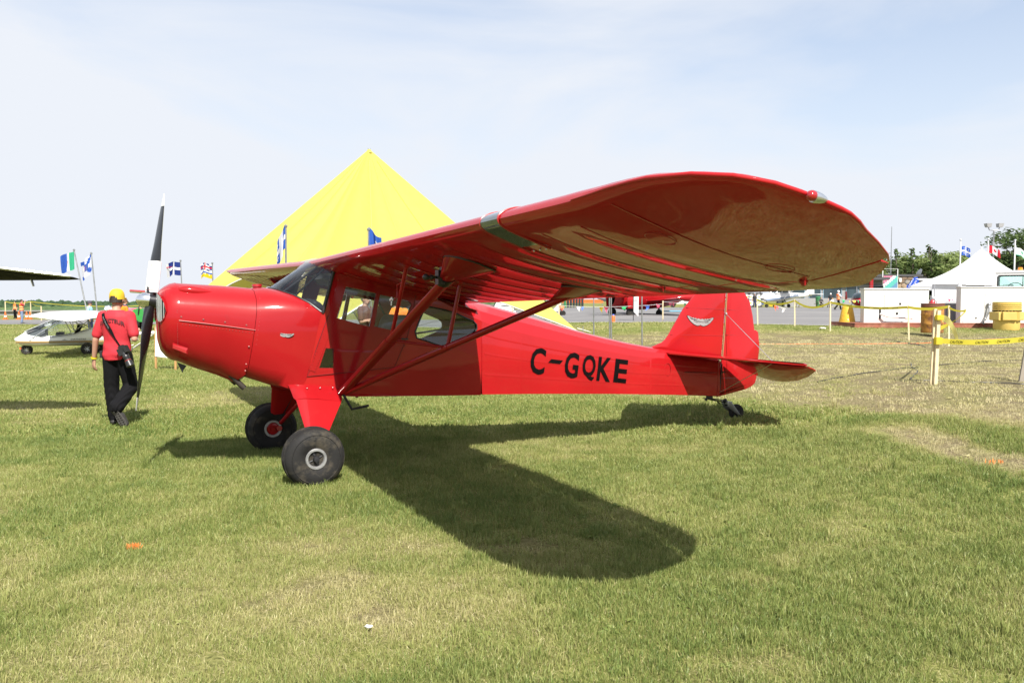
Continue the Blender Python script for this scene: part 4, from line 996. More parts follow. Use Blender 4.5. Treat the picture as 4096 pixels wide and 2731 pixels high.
POSE = dict(hipL=(-.09, 0, .92), hipR=(.09, 0, .92), kneeL=(-.10, .03, .50), kneeR=(.10, .03, .50), ankL=(-.11, -.01, .09), ankR=(.11, -.01, .09), toeL=(-.13, .16, .035), toeR=(.13, .16, .035),
            shL=(-.195, 0, 1.425), shR=(.195, 0, 1.425), elL=(-.25, -.03, 1.14), elR=(.25, -.03, 1.14), wrL=(-.26, .07, .90), wrR=(.26, .07, .90), fiL=(0, .02, -1), fiR=(0, .02, -1), head=(0, .015, 1.635), look=(0, 1, 0))
def hand(mb, w_, d, side, n, r=.0105, curl=.5):
    """Palm, four unequal bent fingers and a thumb leaving the side of the palm."""
    w_ = Vector(w_); d = Vector(d).normalized(); n = (Vector(n) - d * d.dot(Vector(n))).normalized(); s = d.cross(n) * side
    for k in (-1, 0, 1): capsule(mb, w_ + s * .014 * k + d * .01, w_ + d * .085 + s * .024 * k, .017, .014)
    for k, L in zip((-1.5, -.5, .5, 1.5), (.066, .078, .084, .072)):
        p = w_ + d * .085 + s * .0185 * k; q = p + (d + n * curl * .35).normalized() * L * .5; t = q + (d + n * curl * 1.3).normalized() * L * .32; e = t + (d * .6 + n * curl * 2).normalized() * L * .26
        limb(mb, [p, q, t, e], [r, r * .95, r * .85, r * .75])
    p = w_ + d * .03 + s * .026; q = p + (d * .7 + s * .8 + n * .3).normalized() * .04; limb(mb, [p, q, q + (d + n * .5 + s * .1).normalized() * .034], [.014, .012, .009])
def person(label, x, y, rz, h, shirt, pants, hair=hair_dark, pose=None, vest=None, cap=None, skin_m=None, z=None, group=None, vox=.02, sleeve='short', long_hair=False, detail=False, hat_brim=None):
    P = dict(POSE)
    if pose: P.update(pose)
    V = {k: Vector(v) for k, v in P.items()}
    t = thing('person', label, 'person', (x, y, gz(x, y) if z is None else z), rz, group); k_ = h / 1.75; t.scale = (k_, k_, k_)
    off = V['hipL'].lerp(V['hipR'], .5) - Vector((0, 0, .92)); chest = V['shL'].lerp(V['shR'], .5) - Vector((0, 0, 1.425))
    def tor(grow, lo=0, hi=99, zscale=1):
        rg = []
        for zz, rx, ry, cy in TORSO:
            if lo <= zz <= hi:
                f = min(max((zz - .92) / .5, 0), 1); o = off.lerp(chest, f); rg.append([(a + o.x, b + o.y, c + o.z) for a, b, c in ring(zz, rx + grow, ry + grow, cy)])
        return rg
    # one continuous body
    b = MB(); b.loft(tor(0, .86)); hd = V['head']; nk = chest + Vector((0, -.01, 1.48))
    capsule(b, nk, hd + Vector((0, -.01, -.05)), .056, .052)
    b.ico(hd + Vector((0, -.006, .02)), .098, 3, scale=(.80, .98, 1.12)); b.ico(hd + Vector((0, .03, -.05)), .066, 2, scale=(.86, .9, 1.05))
    for s in (-1, 1): b.ico(hd + Vector((s * .079, -.008, -.01)), .03, 2, scale=(.35, .6, 1))
    lk = V['look']; b.tube([hd + Vector((0, .085, .012)), hd + Vector((0, .112, -.024)), hd + Vector((0, .085, -.034))], [.009, .015, .009], 8)
    for s, S in ((-1, 'L'), (1, 'R')):
        limb(b, [V['sh' + S], V['el' + S], V['wr' + S]], [.052, .040, .027]); limb(b, [V['hip' + S], V['knee' + S], V['ank' + S]], [.082, .054, .036])
        fd = V['fi' + S]
        if detail: hand(b, V['wr' + S], fd, s, (-s * .5, .8, 0), r=.0125, curl=.55)
        else:
            capsule(b, V['wr' + S], V['wr' + S] + fd.normalized() * .08, .034, .036); capsule(b, V['wr' + S] + fd.normalized() * .08, V['wr' + S] + fd.normalized() * .15 + Vector((0, .02, 0)), .036, .022); capsule(b, V['wr' + S] + fd.normalized() * .04, V['wr' + S] + fd.normalized() * .09 + Vector((-s * .045, .02, 0)), .018, .014)
    remesh('body', b, skin_m or skin, t, vox * (.55 if detail else .8), 2)
    # trousers
    q = MB(); q.loft(tor(.016, .86, 1.02))
    for S in 'LR': limb(q, [V['hip' + S], V['knee' + S], V['ank' + S] + Vector((0, 0, .015))], [.108, .094, .086] if detail else [.104, .080, .068])
    fold = (lambda co: .006 * np.sin(co[:, 2] * 62 + 9 * np.sin(co[:, 0] * 21) + 6 * co[:, 1]) * sm(.75, .2, co[:, 2]) + .005 * (fbm(co[:, 0] * 9 + 3, co[:, 2] * 7 + co[:, 1] * 5, 0, 3) - .5)) if detail else None
    remesh('trousers', q, pants, t, vox * .8, 3, fold)
    # shirt
    c = MB(); c.loft(tor(.020, .86, 1.50)); c.loft([ring(.855, .178, .124, off.y, off.x), ring(.95, .190, .130, off.y, off.x), ring(1.06, .172, .122, off.y * .7, off.x)] if detail else tor(.018, .92, 1.3))
    for s, S in ((-1, 'L'), (1, 'R')):
        e = V['sh' + S].lerp(V['el' + S], .78 if sleeve == 'short' else 1); capsule(c, V['sh' + S] + Vector((-s * .02, 0, -.005)), e, .078, .066 if sleeve == 'short' else .056)
        if sleeve == 'long': capsule(c, e, V['wr' + S], .056, .043)
    fold = (lambda co: .009 * (fbm(co[:, 0] * 8 + 3, co[:, 2] * 6 + co[:, 1] * 4, 2, 3) - .5) + .004 * np.sin(co[:, 2] * 40 + 22 * co[:, 0]) * sm(1.2, .95, co[:, 2])) if detail else None
    sh_ = remesh('shirt', c, shirt, t, vox * .8, 3, fold)
    if vest:
        g = MB(); g.loft(tor(.034, .92, 1.48)); vv = remesh('vest', g, vest, t, vox * .8, 2)
        g = MB()
        for zz, rx, ry in ((1.04, .19, .142), (1.20, .197, .146)): g.loft([ring(zz, rx + .012, ry + .012, .003), ring(zz + .045, rx + .014, ry + .014, .003)], caps=(False, False))
        g.build('reflective_band', mat('reflective_tape', (.75, .72, .45), .4), vv)
    for S in 'LR':
        a, tt = V['ank' + S], V['toe' + S]; d = (tt - a); dn = Vector((d.x, d.y, d.z * 1.0)).normalized()
        g = MB(); heel = a + Vector((0, -.045, -.045)) if detail is False or S == 'L' else a + Vector((-.02, -.03, -.02)); limb(g, [heel, a.lerp(tt, .5) + Vector((0, 0, .0)), tt], [.042, .048, .036]); capsule(g, a, heel, .05, .04)
        remesh('shoe', g, shoe_dark, t, vox * .8, 1)
    if cap:
        g = MB(); n = 16; rg = []
        for i in range(7):
            ph = i / 6 * pi / 2; r = .105 * cos(ph) ** .7 if i < 6 else .004; rg.append([(hd.x + r * .86 * cos(a), hd.y - .006 + r * 1.02 * sin(a), hd.z + .035 + .105 * sin(ph)) for a in np.linspace(0, 2 * pi, n + 1)[:-1]])
        g.loft([[(x_, y_, z_ - .035) for x_, y_, z_ in rg[0]]] + rg); cp = g.build('cap', cap, t, smooth=60)
        g = MB(); g.poly([(.075 * cos(a), .075 + .075 * sin(a)) for a in np.linspace(0, pi, 9)] + [(-.08, .05), (.08, .05)][:0], [], lambda u, v, ww: Vector((hd.x + u, hd.y + v + .0, hd.z + .025 - .25 * max(0, v - .07) - ww)), .008); g.build('cap_brim', hat_brim or cap, cp)
        g = MB(); g.ico(hd + Vector((0, -.012, -.005)), .098, 2, scale=(.84, .95, .95)); 
        hz = MB(); hz.loft([ring(hd.z - .045 + k * .03, .082 - .008 * abs(k - 1), .09, hd.y - .028, hd.x, 14) for k in range(4)]); hz.build('hair', hair, t, smooth=60)
    else:
        g = MB(); g.ico(hd + Vector((0, -.022, .042)), .103, 3, jit=.04, seed=3, scale=(.86, .98, 1.0))
        if long_hair: g.loft([ring(hd.z + .02 - k * .07, .085 - .006 * k, .055, hd.y - .06, hd.x, 12) for k in range(4)])
        remesh('hair', g, hair, t, .014, 1)
    for s in (-1, 1):
        g = MB(); g.ico(hd + Vector((s * .032, .088, .018)), .011, 1); g.build('eye', mat('eye', (.03, .025, .02), .2), t)
    g = MB(); g.box(hd + Vector((0, .092, -.058)), (.046, .012, .010)); g.build('mouth', mat('lips', (.30, .11, .09), .5), t)
    return t, V

WALK = dict(hipL=(-.085, 0, .92), hipR=(.085, 0, .92), kneeL=(-.115, .05, .50), ankL=(-.075, .05, .09), toeL=(-.095, .21, .035), kneeR=(.125, .09, .50), ankR=(.115, -.25, .255), toeR=(.195, -.175, .045),
            shL=(-.195, 0, 1.425), shR=(.195, 0, 1.425), elL=(-.270, -.03, 1.12), wrL=(-.335, .03, .865), fiL=(-.12, .08, -1), elR=(.262, -.05, 1.13), wrR=(.17, .20, 1.22), fiR=(-.5, .8, .3), head=(0, .03, 1.64))
red_shirt = dye('red_tshirt', (.50, .022, .035))
man, MV = person('man in red shirt and yellow cap walking away with a camera slung at his hip', -5.08, 10.55, radians(-4), 1.73, red_shirt, black_cloth, pose=WALK, cap=mat('yellow_cap', (.62, .42, .02), .7, var=.06), detail=True, vox=.016)
def back_y(x, z, g=.03):
    zz = [r[0] for r in TORSO]; rx = float(np.interp(z, zz, [r[1] for r in TORSO])) + g; ry = float(np.interp(z, zz, [r[2] for r in TORSO])) + g; cy = float(np.interp(z, zz, [r[3] for r in TORSO]))
    return cy - ry * sqrt(max(.05, 1 - (x / rx) ** 2))
mb = MB(); text(mb, 'DIRECTEUR', lambda u, v: Vector((-.165 + .33 * u, back_y(-.165 + .33 * u, 1.36, .03) - .002, 1.345 - .05 * (2 * abs(u - .5)) ** 2 + .052 * v)), bold=.03)
mb.build('shirt_lettering', mat('shirt_print', (.07, .015, .02), .8), man, smooth=0)
mb = MB(); st = [(-.125, 1.462), (-.09, 1.40), (-.045, 1.32), (.0, 1.24), (.05, 1.14), (.10, 1.05), (.135, .99)]
vs = []
for i, (x, z) in enumerate(st):
    n = Vector((.88, 0, .47)) * (.022 if i < 4 else .009); y = back_y(x, z, .036) - .003
    vs += [Vector((x, y, z)) - n, Vector((x, y, z)) + n, Vector((x, y - .004, z)) + n, Vector((x, y - .004, z)) - n]
mb.loft([vs[i * 4:i * 4 + 4] for i in range(len(st))])
strap = mb.build('camera_strap', black_cloth, man)
def strap_fn(u, v):
    x = -.098 + .082 * u; z = 1.415 - .152 * u; n = Vector((.88, 0, .47)) * ((v - .5) * .015)
    return Vector((x, back_y(x, z, .036) - .009, z)) + n
mb = MB(); text(mb, 'EOS DIGITAL', strap_fn); mb.build('strap_lettering', silver_print, strap, smooth=0)
cm = thing('camera_body', 'black camera with long lens hanging on a strap at the walking man\'s right hip', 'camera', man.matrix_basis @ Vector((.175, -.165, .985)), man.rotation_euler.z)
mb = MB(); R_ = Matrix.Rotation(radians(-28), 3, 'Y'); mb.box((0, 0, 0), (.135, .06, .09), R_); mb.box(R_ @ Vector((0, 0, .055)), (.055, .055, .03), R_); mb.box(R_ @ Vector((.055, -.02, 0)), (.03, .08, .09), R_); mb.lathe([(.0, .012), (.012, .012), (.012, 0)], 10, Matrix.Translation(R_ @ Vector((-.045, 0, .055)))); mb.build('housing', mat('camera_black', (.015, .015, .016), .45, var=.2), cm)
ax = Vector((.45, -.1, -.85)).normalized(); ML = Matrix.Translation(ax * .03) @ ax.to_track_quat('Z', 'Y').to_matrix().to_4x4()
mb = MB(); mb.lathe([(.034, 0), (.036, .03), (.040, .035), (.040, .075), (.037, .08), (.038, .115), (.045, .12), (.050, .19), (.0, .185)], 20, ML); ln = mb.build('lens', mat('lens_black', (.02, .02, .021), .35, var=.2), cm)
mb = MB(); mb.lathe([(.0395, .108), (.0405, .110), (.0395, .114)], 20, ML, caps=False); mb.build('red_ring', mat('red_ring', (.4, .02, .02), .4), ln)
mb = MB(); d = (MV['wrL'] - MV['elL']).normalized(); c = MV['wrL'] - d * .02; mb.tube([c - d * .012, c + d * .012], .040, 16, caps=False); mb.build('wristband', mat('yellow_band', (.75, .62, .02), .5), man, smooth=60)
mb = MB(); mb.box((-.175, -.06, .93), (.03, .05, .09)); mb.build('belt_pouch', black_metal, man)
mb = MB()      # lifted sole with tread
a, tt = MV['ankR'], MV['toeR']; dd = (tt - a).normalized(); nn = Vector((-.2, -1, .45)); nn = (nn - dd * nn.dot(dd)).normalized(); ss = dd.cross(nn)
ol = [(-.11, .03), (-.10, -.03), (-.02, -.036), (.08, -.048), (.15, -.035), (.165, 0), (.15, .035), (.08, .048), (-.02, .036)]
mb.poly(ol, [], lambda u, v, ww: a.lerp(tt, .5) + dd * (u - .03) + ss * v + nn * (.045 + ww), .014)
sole = mb.build('shoe_sole', mat('grey_rubber', (.09, .085, .08), .8, var=.3, nscale=30), man)
mb = MB()
for i in range(8):
    for j in (-.02, .02): mb.box(a.lerp(tt, .5) + dd * (-.09 + i * .031 - .03) + ss * j + nn * .060, (.012, .02, .006), Matrix((dd, ss, nn)).transposed())
mb.build('tread_block', black_rubber, sole, kind='stuff')

orange_vest = dye('orange_vest', (.85, .17, .02)); white_shirt = dye('white_tshirt', (.72, .72, .76)); orange_shirt = dye('orange_tshirt', (.85, .22, .01))
plaid = dye('brown_plaid', (.11, .045, .03)); lblue = dye('pale_blue_shirt', (.30, .55, .68)); dark_shirt = dye('charcoal_shirt', (.03, .03, .035))
p = at(62, 1279, 76); person('woman in orange vest with long dark hair standing beyond the taxiway', p.x, 76, radians(160), 1.58, dark_shirt, black_cloth, vest=orange_vest, long_hair=True)
p = at(88, 1294, 58.5); person('man in orange vest and jeans raising a camera to his face', p.x, 58.5, radians(-60), 1.70, dye('maroon_shirt', (.30, .02, .03)), denim, vest=orange_vest, pose=dict(elR=(.24, .16, 1.33), wrR=(.07, .22, 1.58), fiR=(-.3, .2, .8), elL=(-.24, .16, 1.33), wrL=(-.08, .22, 1.56), fiL=(.3, .2, .8)))
p = at(360, 1300, 36); person('man in pale blue shirt and dark cap standing behind the white ultralight', p.x, 36, radians(-80), 1.60, lblue, navy, cap=mat('charcoal_cap', (.06, .05, .07), .8))
p = at(488, 1300, 34.5); person('person in orange shirt standing half hidden behind the walking man', p.x, 34.5, radians(30), 1.63, orange_shirt, navy)
p = at(500, 1300, 35.5); person('man in navy shirt and brown cap standing half hidden behind the walking man', p.x + .02, 35.5, radians(-70), 1.68, navy, denim, cap=mat('brown_cap', (.14, .06, .03), .8))
p = at(1462, 1400, 18.5); person('man in brown plaid shirt with folded arms seen through the cabin windows', p.x, 18.5, radians(-115), 1.74, plaid, black_cloth, pose=dict(elR=(.24, .06, 1.14), wrR=(-.02, .20, 1.20), fiR=(-1, .2, .1), elL=(-.24, .06, 1.14), wrL=(.06, .18, 1.14), fiL=(1, .2, .1)), hair=mat('grey_hair', (.35, .34, .33), .7))
p = at(1588, 1400, 17); person('person in bright orange shirt seen through the rear door window', p.x, 17, radians(20), 1.70, orange_shirt, denim)

def on_apron(px, Y): p = at(px, 1240, Y); return p.x, Y
x, y = on_apron(3352, 74); person('man in orange vest and white cap striding across the apron', x, y, radians(-85), 1.74, white_shirt, black_cloth, vest=orange_vest, cap=white_plain, pose=dict(kneeL=(-.1, .22, .52), ankL=(-.1, .30, .10), toeL=(-.1, .46, .06), kneeR=(.1, -.05, .5), ankR=(.1, -.36, .13), toeR=(.1, -.22, .03), elR=(.24, .14, 1.18), wrR=(.2, .34, 1.10), fiR=(0, 1, 0)))

# ------------------------------------------------------------------ yellow star tent
yel_canvas = cloth('yellow_canvas', (.66, .60, .155), .34)
white_hem = cloth('white_hem', (.8, .8, .8), .2)
TX, TY, TH = -4.82, 28.0, 6.72
tent = thing('star_tent', 'large yellow star-shaped canopy tent with pointed peak behind the red aeroplane', 'tent', (TX, TY, gz(TX, TY)))
tips = [(-12.0 - TX, 26.0 - TY), (-5.9 - TX, 20.8 - TY), (2.4 - TX, 30.2 - TY), (-6.3 - TX, 35.6 - TY)]
def tent_tip(i): x, y = tips[i % 4]; return Vector((x, y, gz(x + TX, y + TY) - gz(TX, TY) + .12))
apex = Vector((0, 0, TH))
for i in range(4):
    T = tent_tip(i); Tn = tent_tip(i + 1); M_ = (T + Tn) / 2
    # one gore between two arms: straight ridges, hem curving up between the tips
    n = 14; rows = []; hup, hin = ((2.25, .30), (1.9, .42), (2.6, .5), (2.6, .5))[i]
    for u in np.linspace(0, 1, 25):
        k = 4 * u * (1 - u)
        base = T.lerp(Tn, u); q = Vector((base.x * (1 - hin * k ** .8), base.y * (1 - hin * k ** .8), base.z + hup * k ** .85))
        row = []
        for v in np.linspace(0, 1, n):
            pnt = apex.lerp(q, v); sag = .13 * sin(pi * v) * k ** .5; row.append(pnt - Vector((pnt.x, pnt.y, 0)).normalized() * sag * .5 - Vector((0, 0, sag)) + Vector((0, 0, .035 * sin(23 * u + 4 * i) * sin(pi * v) * (1 + v))) if pnt.xy.length > .05 else pnt)
        rows.append(row)
    mb = MB(); mb.loft(rows, closed=False); g = mb.build('canvas_panel', yel_canvas, tent, smooth=30)
    mb = MB()
    for k_ in (6, 12, 18): mb.tube([p_ + Vector((p_.x, p_.y, 0)).normalized() * .012 for p_ in rows[k_][1:]], .014, 5, flat=.5)
    mb.build('seam', mat('yellow_webbing', (.62, .55, .10), .8), g)
    mb = MB(); mb.tube([r[-1] for r in rows], .035, 6, flat=.6); mb.build('hem', white_hem, g)
    mb = MB(); mb.tube([T.lerp(apex, .0) + Vector((0, 0, .1)), T * 1.12 + Vector((0, 0, -T.z * .12 - .15))], .012, 5); mb.build('guy_rope', white_plain, tent)
    mb = MB(); mb.tube([T + Vector((0, 0, .02)), T * 1.03 + Vector((0, 0, -T.z * 1.03 - .2))], .02, 6); mb.tube([T * 1.03 + Vector((0, 0, .15)), T * 1.03 - Vector((0, 0, .35))], .02, 6); mb.build('anchor_stake', steel_grey, tent)
mb = MB(); mb.tube([(0, 0, 0), (0, 0, TH + .02)], .05, 10); mb.build('centre_pole', alloy, tent)
mb = MB(); mb.lathe([(.10, TH - .13), (.06, TH - .02), (.0, TH + .02)], 12); mb.build('peak_cap', yel_canvas, tent)

# ------------------------------------------------------------------ wooden stakes, caution tape, bunting
stake_wood = mat('raw_spruce', (.62, .52, .33), .8, var=.14, nscale=10, bump=.2, bscale=50)
tape_m = cloth('caution_film', (.70, .61, .075), .42, .05)
def stake(px, py, Y, h, label, lean=(0, 0), wd=.045, group='wooden stakes of the rope line'):
    p = at(px, py, Y); g = gz(p.x, p.y); t = thing('wooden_stake', label, 'stake', (p.x, p.y, g), random.uniform(-.4, .4), group)
    mb = MB(); top = Vector((lean[0], lean[1], h)); mb.bar((0, 0, -.25), top, wd, wd * .55, up=(0, 1, 0)); mb.loft([[Vector((sx * wd / 2, sy * wd * .27, -.2)) for sx, sy in ((-1, -1), (1, -1), (1, 1), (-1, 1))], [Vector((sx * .004, sy * .004, -.34)) for sx, sy in ((-1, -1), (1, -1), (1, 1), (-1, 1))]]); mb.build('post', stake_wood, t, smooth=0)
    return Vector((p.x, p.y, g)) + top, t
def ribbon(a, b, sag, w_, twist=0, n=22, wob=0.0, seed=0):
    a, b = Vector(a), Vector(b); rows = []
    for i in range(n + 1):
        t = i / n; p = a.lerp(b, t) - Vector((0, 0, sag * 4 * t * (1 - t))); q = twist * sin(pi * t) + wob * sin(9 * t + seed); rows.append([p + Vector((0, sin(q), -cos(q))) * w_ * k for k in (-.5, .5)])
    return rows
s_up = 'wooden stake with yellow tape standing '
tops = {}
tops['a'], _ = stake(3032, 1297, 33.5, 1.08, 'thin wooden stake left end of the yellow tape, by the tail of the red aeroplane', (-.05, 0))
tops['b'], _ = stake(3180, 1312, 31.0, 1.05, 'second wooden stake of the yellow tape line, in front of the grey apron', (-.03, 0))
tops['c'], _ = stake(3321, 1332, 28.5, 1.05, 'wooden stake on the grass just left of the yellow cone bollard', (-.02, 0))
tops['d'], _ = stake(3638, 1358, 24.5, 1.05, 'wooden stake standing in front of the left white fuel cabinet', (-.06, 0))
tops['e'], _ = stake(3796, 1390, 21.5, 1.07, 'wooden stake wrapped in tape just right of the rusty barrel', (-.03, 0))
p = at(3745, 1533, 11.6); g0 = gz(p.x, p.y)
near_t = thing('wooden_stake', 'tall pale double stake nearest the camera, bound with yellow tape', 'stake', (p.x, p.y, g0), .1, 'wooden stakes of the rope line')
mb = MB(); mb.bar((-.02, 0, -.25), (.025, .02, 1.05), .05, .03, up=(0, 1, 0)); mb.build('post', stake_wood, near_t, smooth=0)
mb = MB(); mb.bar((-.055, .05, -.25), (-.01, .05, 1.07), .04, .025, up=(0, 1, 0)); mb.build('post', stake_wood, near_t, smooth=0)
ntop = Vector((p.x, p.y, g0 + 1.05))
def tape(label, pts, sag, w_=.075, twist=0, words=(), grp='lengths of yellow caution tape'):
    mb = MB(); rws = []
    for i in range(len(pts) - 1):
        rws = ribbon(pts[i], pts[i + 1], sag, w_, twist, wob=.12, seed=i * 2.1); mb.loft(rws, closed=False)
    o = mb.build('caution_tape', tape_m, smooth=60); tag(o, label, 'tape', grp)
    return o
dz = Vector((0, 0, -.05))
tape('yellow caution tape sagging between the two left stakes before the apron', [tops['a'] + dz, tops['b'] + dz], .16)
tape('yellow caution tape looping low between the second stake and the bollard stake', [tops['b'] + dz, tops['c'] + dz], .22)
tp = tape('yellow caution tape running past the cone bollard to the cabinet stake', [tops['c'] + dz, tops['d'] + dz], .10)
tape('yellow caution tape across the top of the rusty barrel', [tops['d'] + dz, tops['e'] + dz * .5], .06)
tape('loose end of yellow tape curling from the barrel stake to the near stake', [tops['e'] + dz, tops['e'] + Vector((.12, -.6, -.12)), ntop + Vector((.1, .1, -.25)), ntop + Vector((0, 0, -.14))], .05, .06, .9)
pr = at(4230, 1370, 11.0)
def long_tape():
    a = Vector((p.x + .03, p.y - .02, g0 + .62)); b = Vector((pr.x, 11.2, a.z + .09)); mb = MB(); rows = ribbon(a, b, .05, .072, .0, 26, .12); mb.loft(rows, closed=False)
    o = mb.build('caution_tape', tape_m, smooth=60); tag(o, 'yellow tape printed CAUTION leading right from the near double stake', 'tape', 'lengths of yellow caution tape')
    m2 = MB()
    for k, t0 in enumerate((.09, .33, .53, .73)):
        def f(u, v, t0=t0):
            t = t0 + .12 * u; q = a.lerp(b, t) - Vector((0, 0, .05 * 4 * t * (1 - t))); return q + Vector((0, -.006, -.018 + .036 * v)) + Vector((.012 * v, 0, 0))
        text(m2, 'CAUTION', f, bold=.012)
    m2.build('tape_lettering', ink, o, smooth=0)
    m3 = MB(); rows = ribbon(ntop + Vector((.05, -.02, -.12)), a + Vector((.28, .05, -.02)), -.10, .10, .5, 16, .3); m3.loft(rows, closed=False); m3.build('tape_tail', cloth('thin_yellow_film', (.78, .70, .25), .5), o, smooth=60)
    m4 = MB(); m4.box((a.x - .03, a.y + .0, a.z), (.085, .075, .10)); m4.box((a.x - .02, a.y, a.z + .33), (.09, .07, .07)); m4.build('tape_binding', tape_m, o)
long_tape()
stake(4232, 1533, 11.25, 1.05, 'wooden stake just outside the right edge holding the CAUTION tape')
m2 = MB()
for i in range(7):
    def f(u, v, i=i):
        t = .12 + i * .115 + .07 * u; a, b = tops['c'] + dz, tops['d'] + dz; q = a.lerp(b, t) - Vector((0, 0, .10 * 4 * t * (1 - t))); return q + Vector((0, -.03, -.016 + .03 * v))
    text(m2, 'CAUTION', f, bold=.01)
m2.build('tape_lettering', ink, tp, smooth=0)

PEN = [mat('pennant_' + n, c, .6, var=.05) for n, c in (('orange', (.75, .14, .03)), ('green', (.03, .38, .12)), ('white', (.75, .75, .75)), ('blue', (.08, .18, .62)), ('pink', (.70, .10, .18)), ('yellow', (.75, .55, .03)))]
def bunting(label, a, b, sag, n, size=.26, seed=0, grp='strings of pennants'):
    rr = random.Random(seed); a, b = Vector(a), Vector(b); t = thing('pennant_string', label, 'bunting', a, 0, grp)
    f = lambda k: (b - a) * k - Vector((0, 0, sag * 4 * k * (1 - k)))
    mb = MB(); mb.tube([f(k) for k in np.linspace(0, 1, 16)], .008, 5); mb.build('cord', white_plain, t)
    for i in range(n):
        k = min(.98, max(.02, (i + .5 + rr.uniform(-.35, .35)) / n)); c = f(k); d = (b - a).normalized() * size * rr.uniform(.22, .5) + Vector((0, rr.uniform(-.1, .1), rr.uniform(-.05, .02))); tip = Vector((rr.uniform(-.28, .28) * size, rr.uniform(-.1, .1), -size * rr.uniform(.35, .95))); mid = Vector((rr.uniform(-.04, .04), rr.uniform(-.08, .08), -size * .4))
        mb = MB(); mb.add([c - d, c + d, c + d * .5 + mid, c - d * .5 + mid, c + tip], [(0, 1, 2, 3), (3, 2, 4)]); mb.build('pennant', PEN[rr.randrange(6)], t, smooth=0)
tb = {}
for k, (px, py, Y, lab) in {'1': (2236, 1286, 43.0, 'wooden stake beside the foot of the yellow tent'), '2': (2651, 1292, 40.5, 'wooden stake before the red jet, left of the red fin'), '0': (2050, 1290, 45.0, 'wooden stake mostly hidden behind the red fuselage')}.items():
    tb[k], _ = stake(px, py, Y, .98, lab, wd=.06)
bunting('string of coloured pennants in front of the red jet', tb['1'] - Vector((0, 0, .10)), tb['2'] - Vector((0, 0, .16)), .10, 9, .34, 1)
bunting('string of coloured pennants from the jet stake to behind the red fin', tb['2'] - Vector((0, 0, .04)), tops['a'] + Vector((-.3, 0, -.05)), .12, 8, .30, 2)
q0 = tops['a']; bunting('short tangle of pennants hanging at the left tape stake', q0, q0 + Vector((1.25, .2, -.42)), .02, 6, .26, 3)

# three bare flag poles whose flags stand hidden above the wing
POLES = []
def flag_pole(px, py, Y, top_py, px_top, label, cat='flag', r=.028, group='small flags on slim poles by the tent'):
    b = at(px, py, Y); b.z = gz(b.x, b.y); tp_ = at(px_top, top_py, Y); t = thing('flag_pole', label, cat, b, 0, group); v = tp_ - b
    mb = MB(); mb.tube([(0, 0, -.3), v], [r, r * .7], 8); mb.ico(v, r * 1.5, 1); mb.build('pole', steel_grey, t); return t, v
def waving(mb, v0, w_, h_, dirx, droop=.35, seed=0, n=16, m=9, amp=.12):
    """Grid of a waving flag: returns fn(u, v) on the cloth."""
    rr = random.Random(seed); ph = rr.uniform(0, 6); k = rr.uniform(1.0, 1.6)
    def f(u, v):
        a = u * w_; wv = amp * sin(k * 6 * u + ph + 1.2 * v) * (u ** .6); return Vector(v0) + Vector(dirx) * (a * (1 - .18 * u)) + Vector((0, 1, 0)) * wv - Vector((0, 0, h_ * (1 - v) + droop * w_ * u ** 1.3 + .05 * sin(5 * u + ph)))
    return f
def flag(t, v0, w_, h_, dirx, field, marks, droop, seed, n=16, m=10):
    """field(u, v) -> material slot per cell; marks: list of (polygon in uv, slot)."""
    mats_ = [white_cl, blue_cl, red_cl, yel_cl, grn_cl, navy_cl]
    f = waving(None, v0, w_, h_, dirx, droop, seed); mb = MB()
    for i in range(n):
        for j in range(m):
            mb.add([f(i / n, j / m), f((i + 1) / n, j / m), f((i + 1) / n, (j + 1) / m), f(i / n, (j + 1) / m)], [(0, 1, 2, 3)], field((i + .5) / n, (j + .5) / m))
    bm_o = mb.build('flag_cloth', mats_, t, smooth=60)
    if marks:
        m2 = MB()
        for poly, sl in marks:
            for off in (.006, -.006): m2.poly(poly, [], lambda u, v, ww: f(u, v) + Vector((0, off, 0)), None, sl)
        m2.build('flag_emblem', mats_, bm_o, smooth=0)
white_cl = cloth('flag_white', (.78, .78, .80)); blue_cl = cloth('flag_blue', (.05, .13, .50)); red_cl = cloth('flag_red', (.62, .03, .05)); yel_cl = cloth('flag_yellow', (.72, .55, .03)); grn_cl = cloth('flag_green', (.05, .40, .22)); navy_cl = cloth('flag_navy', (.03, .05, .22))
def disc(cx, cy, rx, ry, n=12): return [(cx + rx * cos(q), cy + ry * sin(q)) for q in np.linspace(0, 2 * pi, n + 1)[:-1]]
def fleur(cx, cy, s): return [(cx + s * x, cy + s * y * 1.3) for x, y in ((0, 1), (.25, .5), (.15, .15), (.5, .5), (.8, .3), (.6, -.1), (.2, -.1), (.3, -.7), (0, -.9), (-.3, -.7), (-.2, -.1), (-.6, -.1), (-.8, .3), (-.5, .5), (-.15, .15), (-.25, .5))]
leaf = lambda cx, cy, s: [(cx + s * x, cy + s * y * 1.6) for x, y in ((0, 1), (.2, .6), (.45, .7), (.4, .3), (.95, .4), (.8, 0), (.9, -.15), (.4, -.5), (.05, -.5), (.05, -.95), (-.05, -.95), (-.05, -.5), (-.4, -.5), (-.9, -.15), (-.8, 0), (-.95, .4), (-.4, .3), (-.45, .7), (-.2, .6))]
G1 = 'small flags on slim poles by the tent'
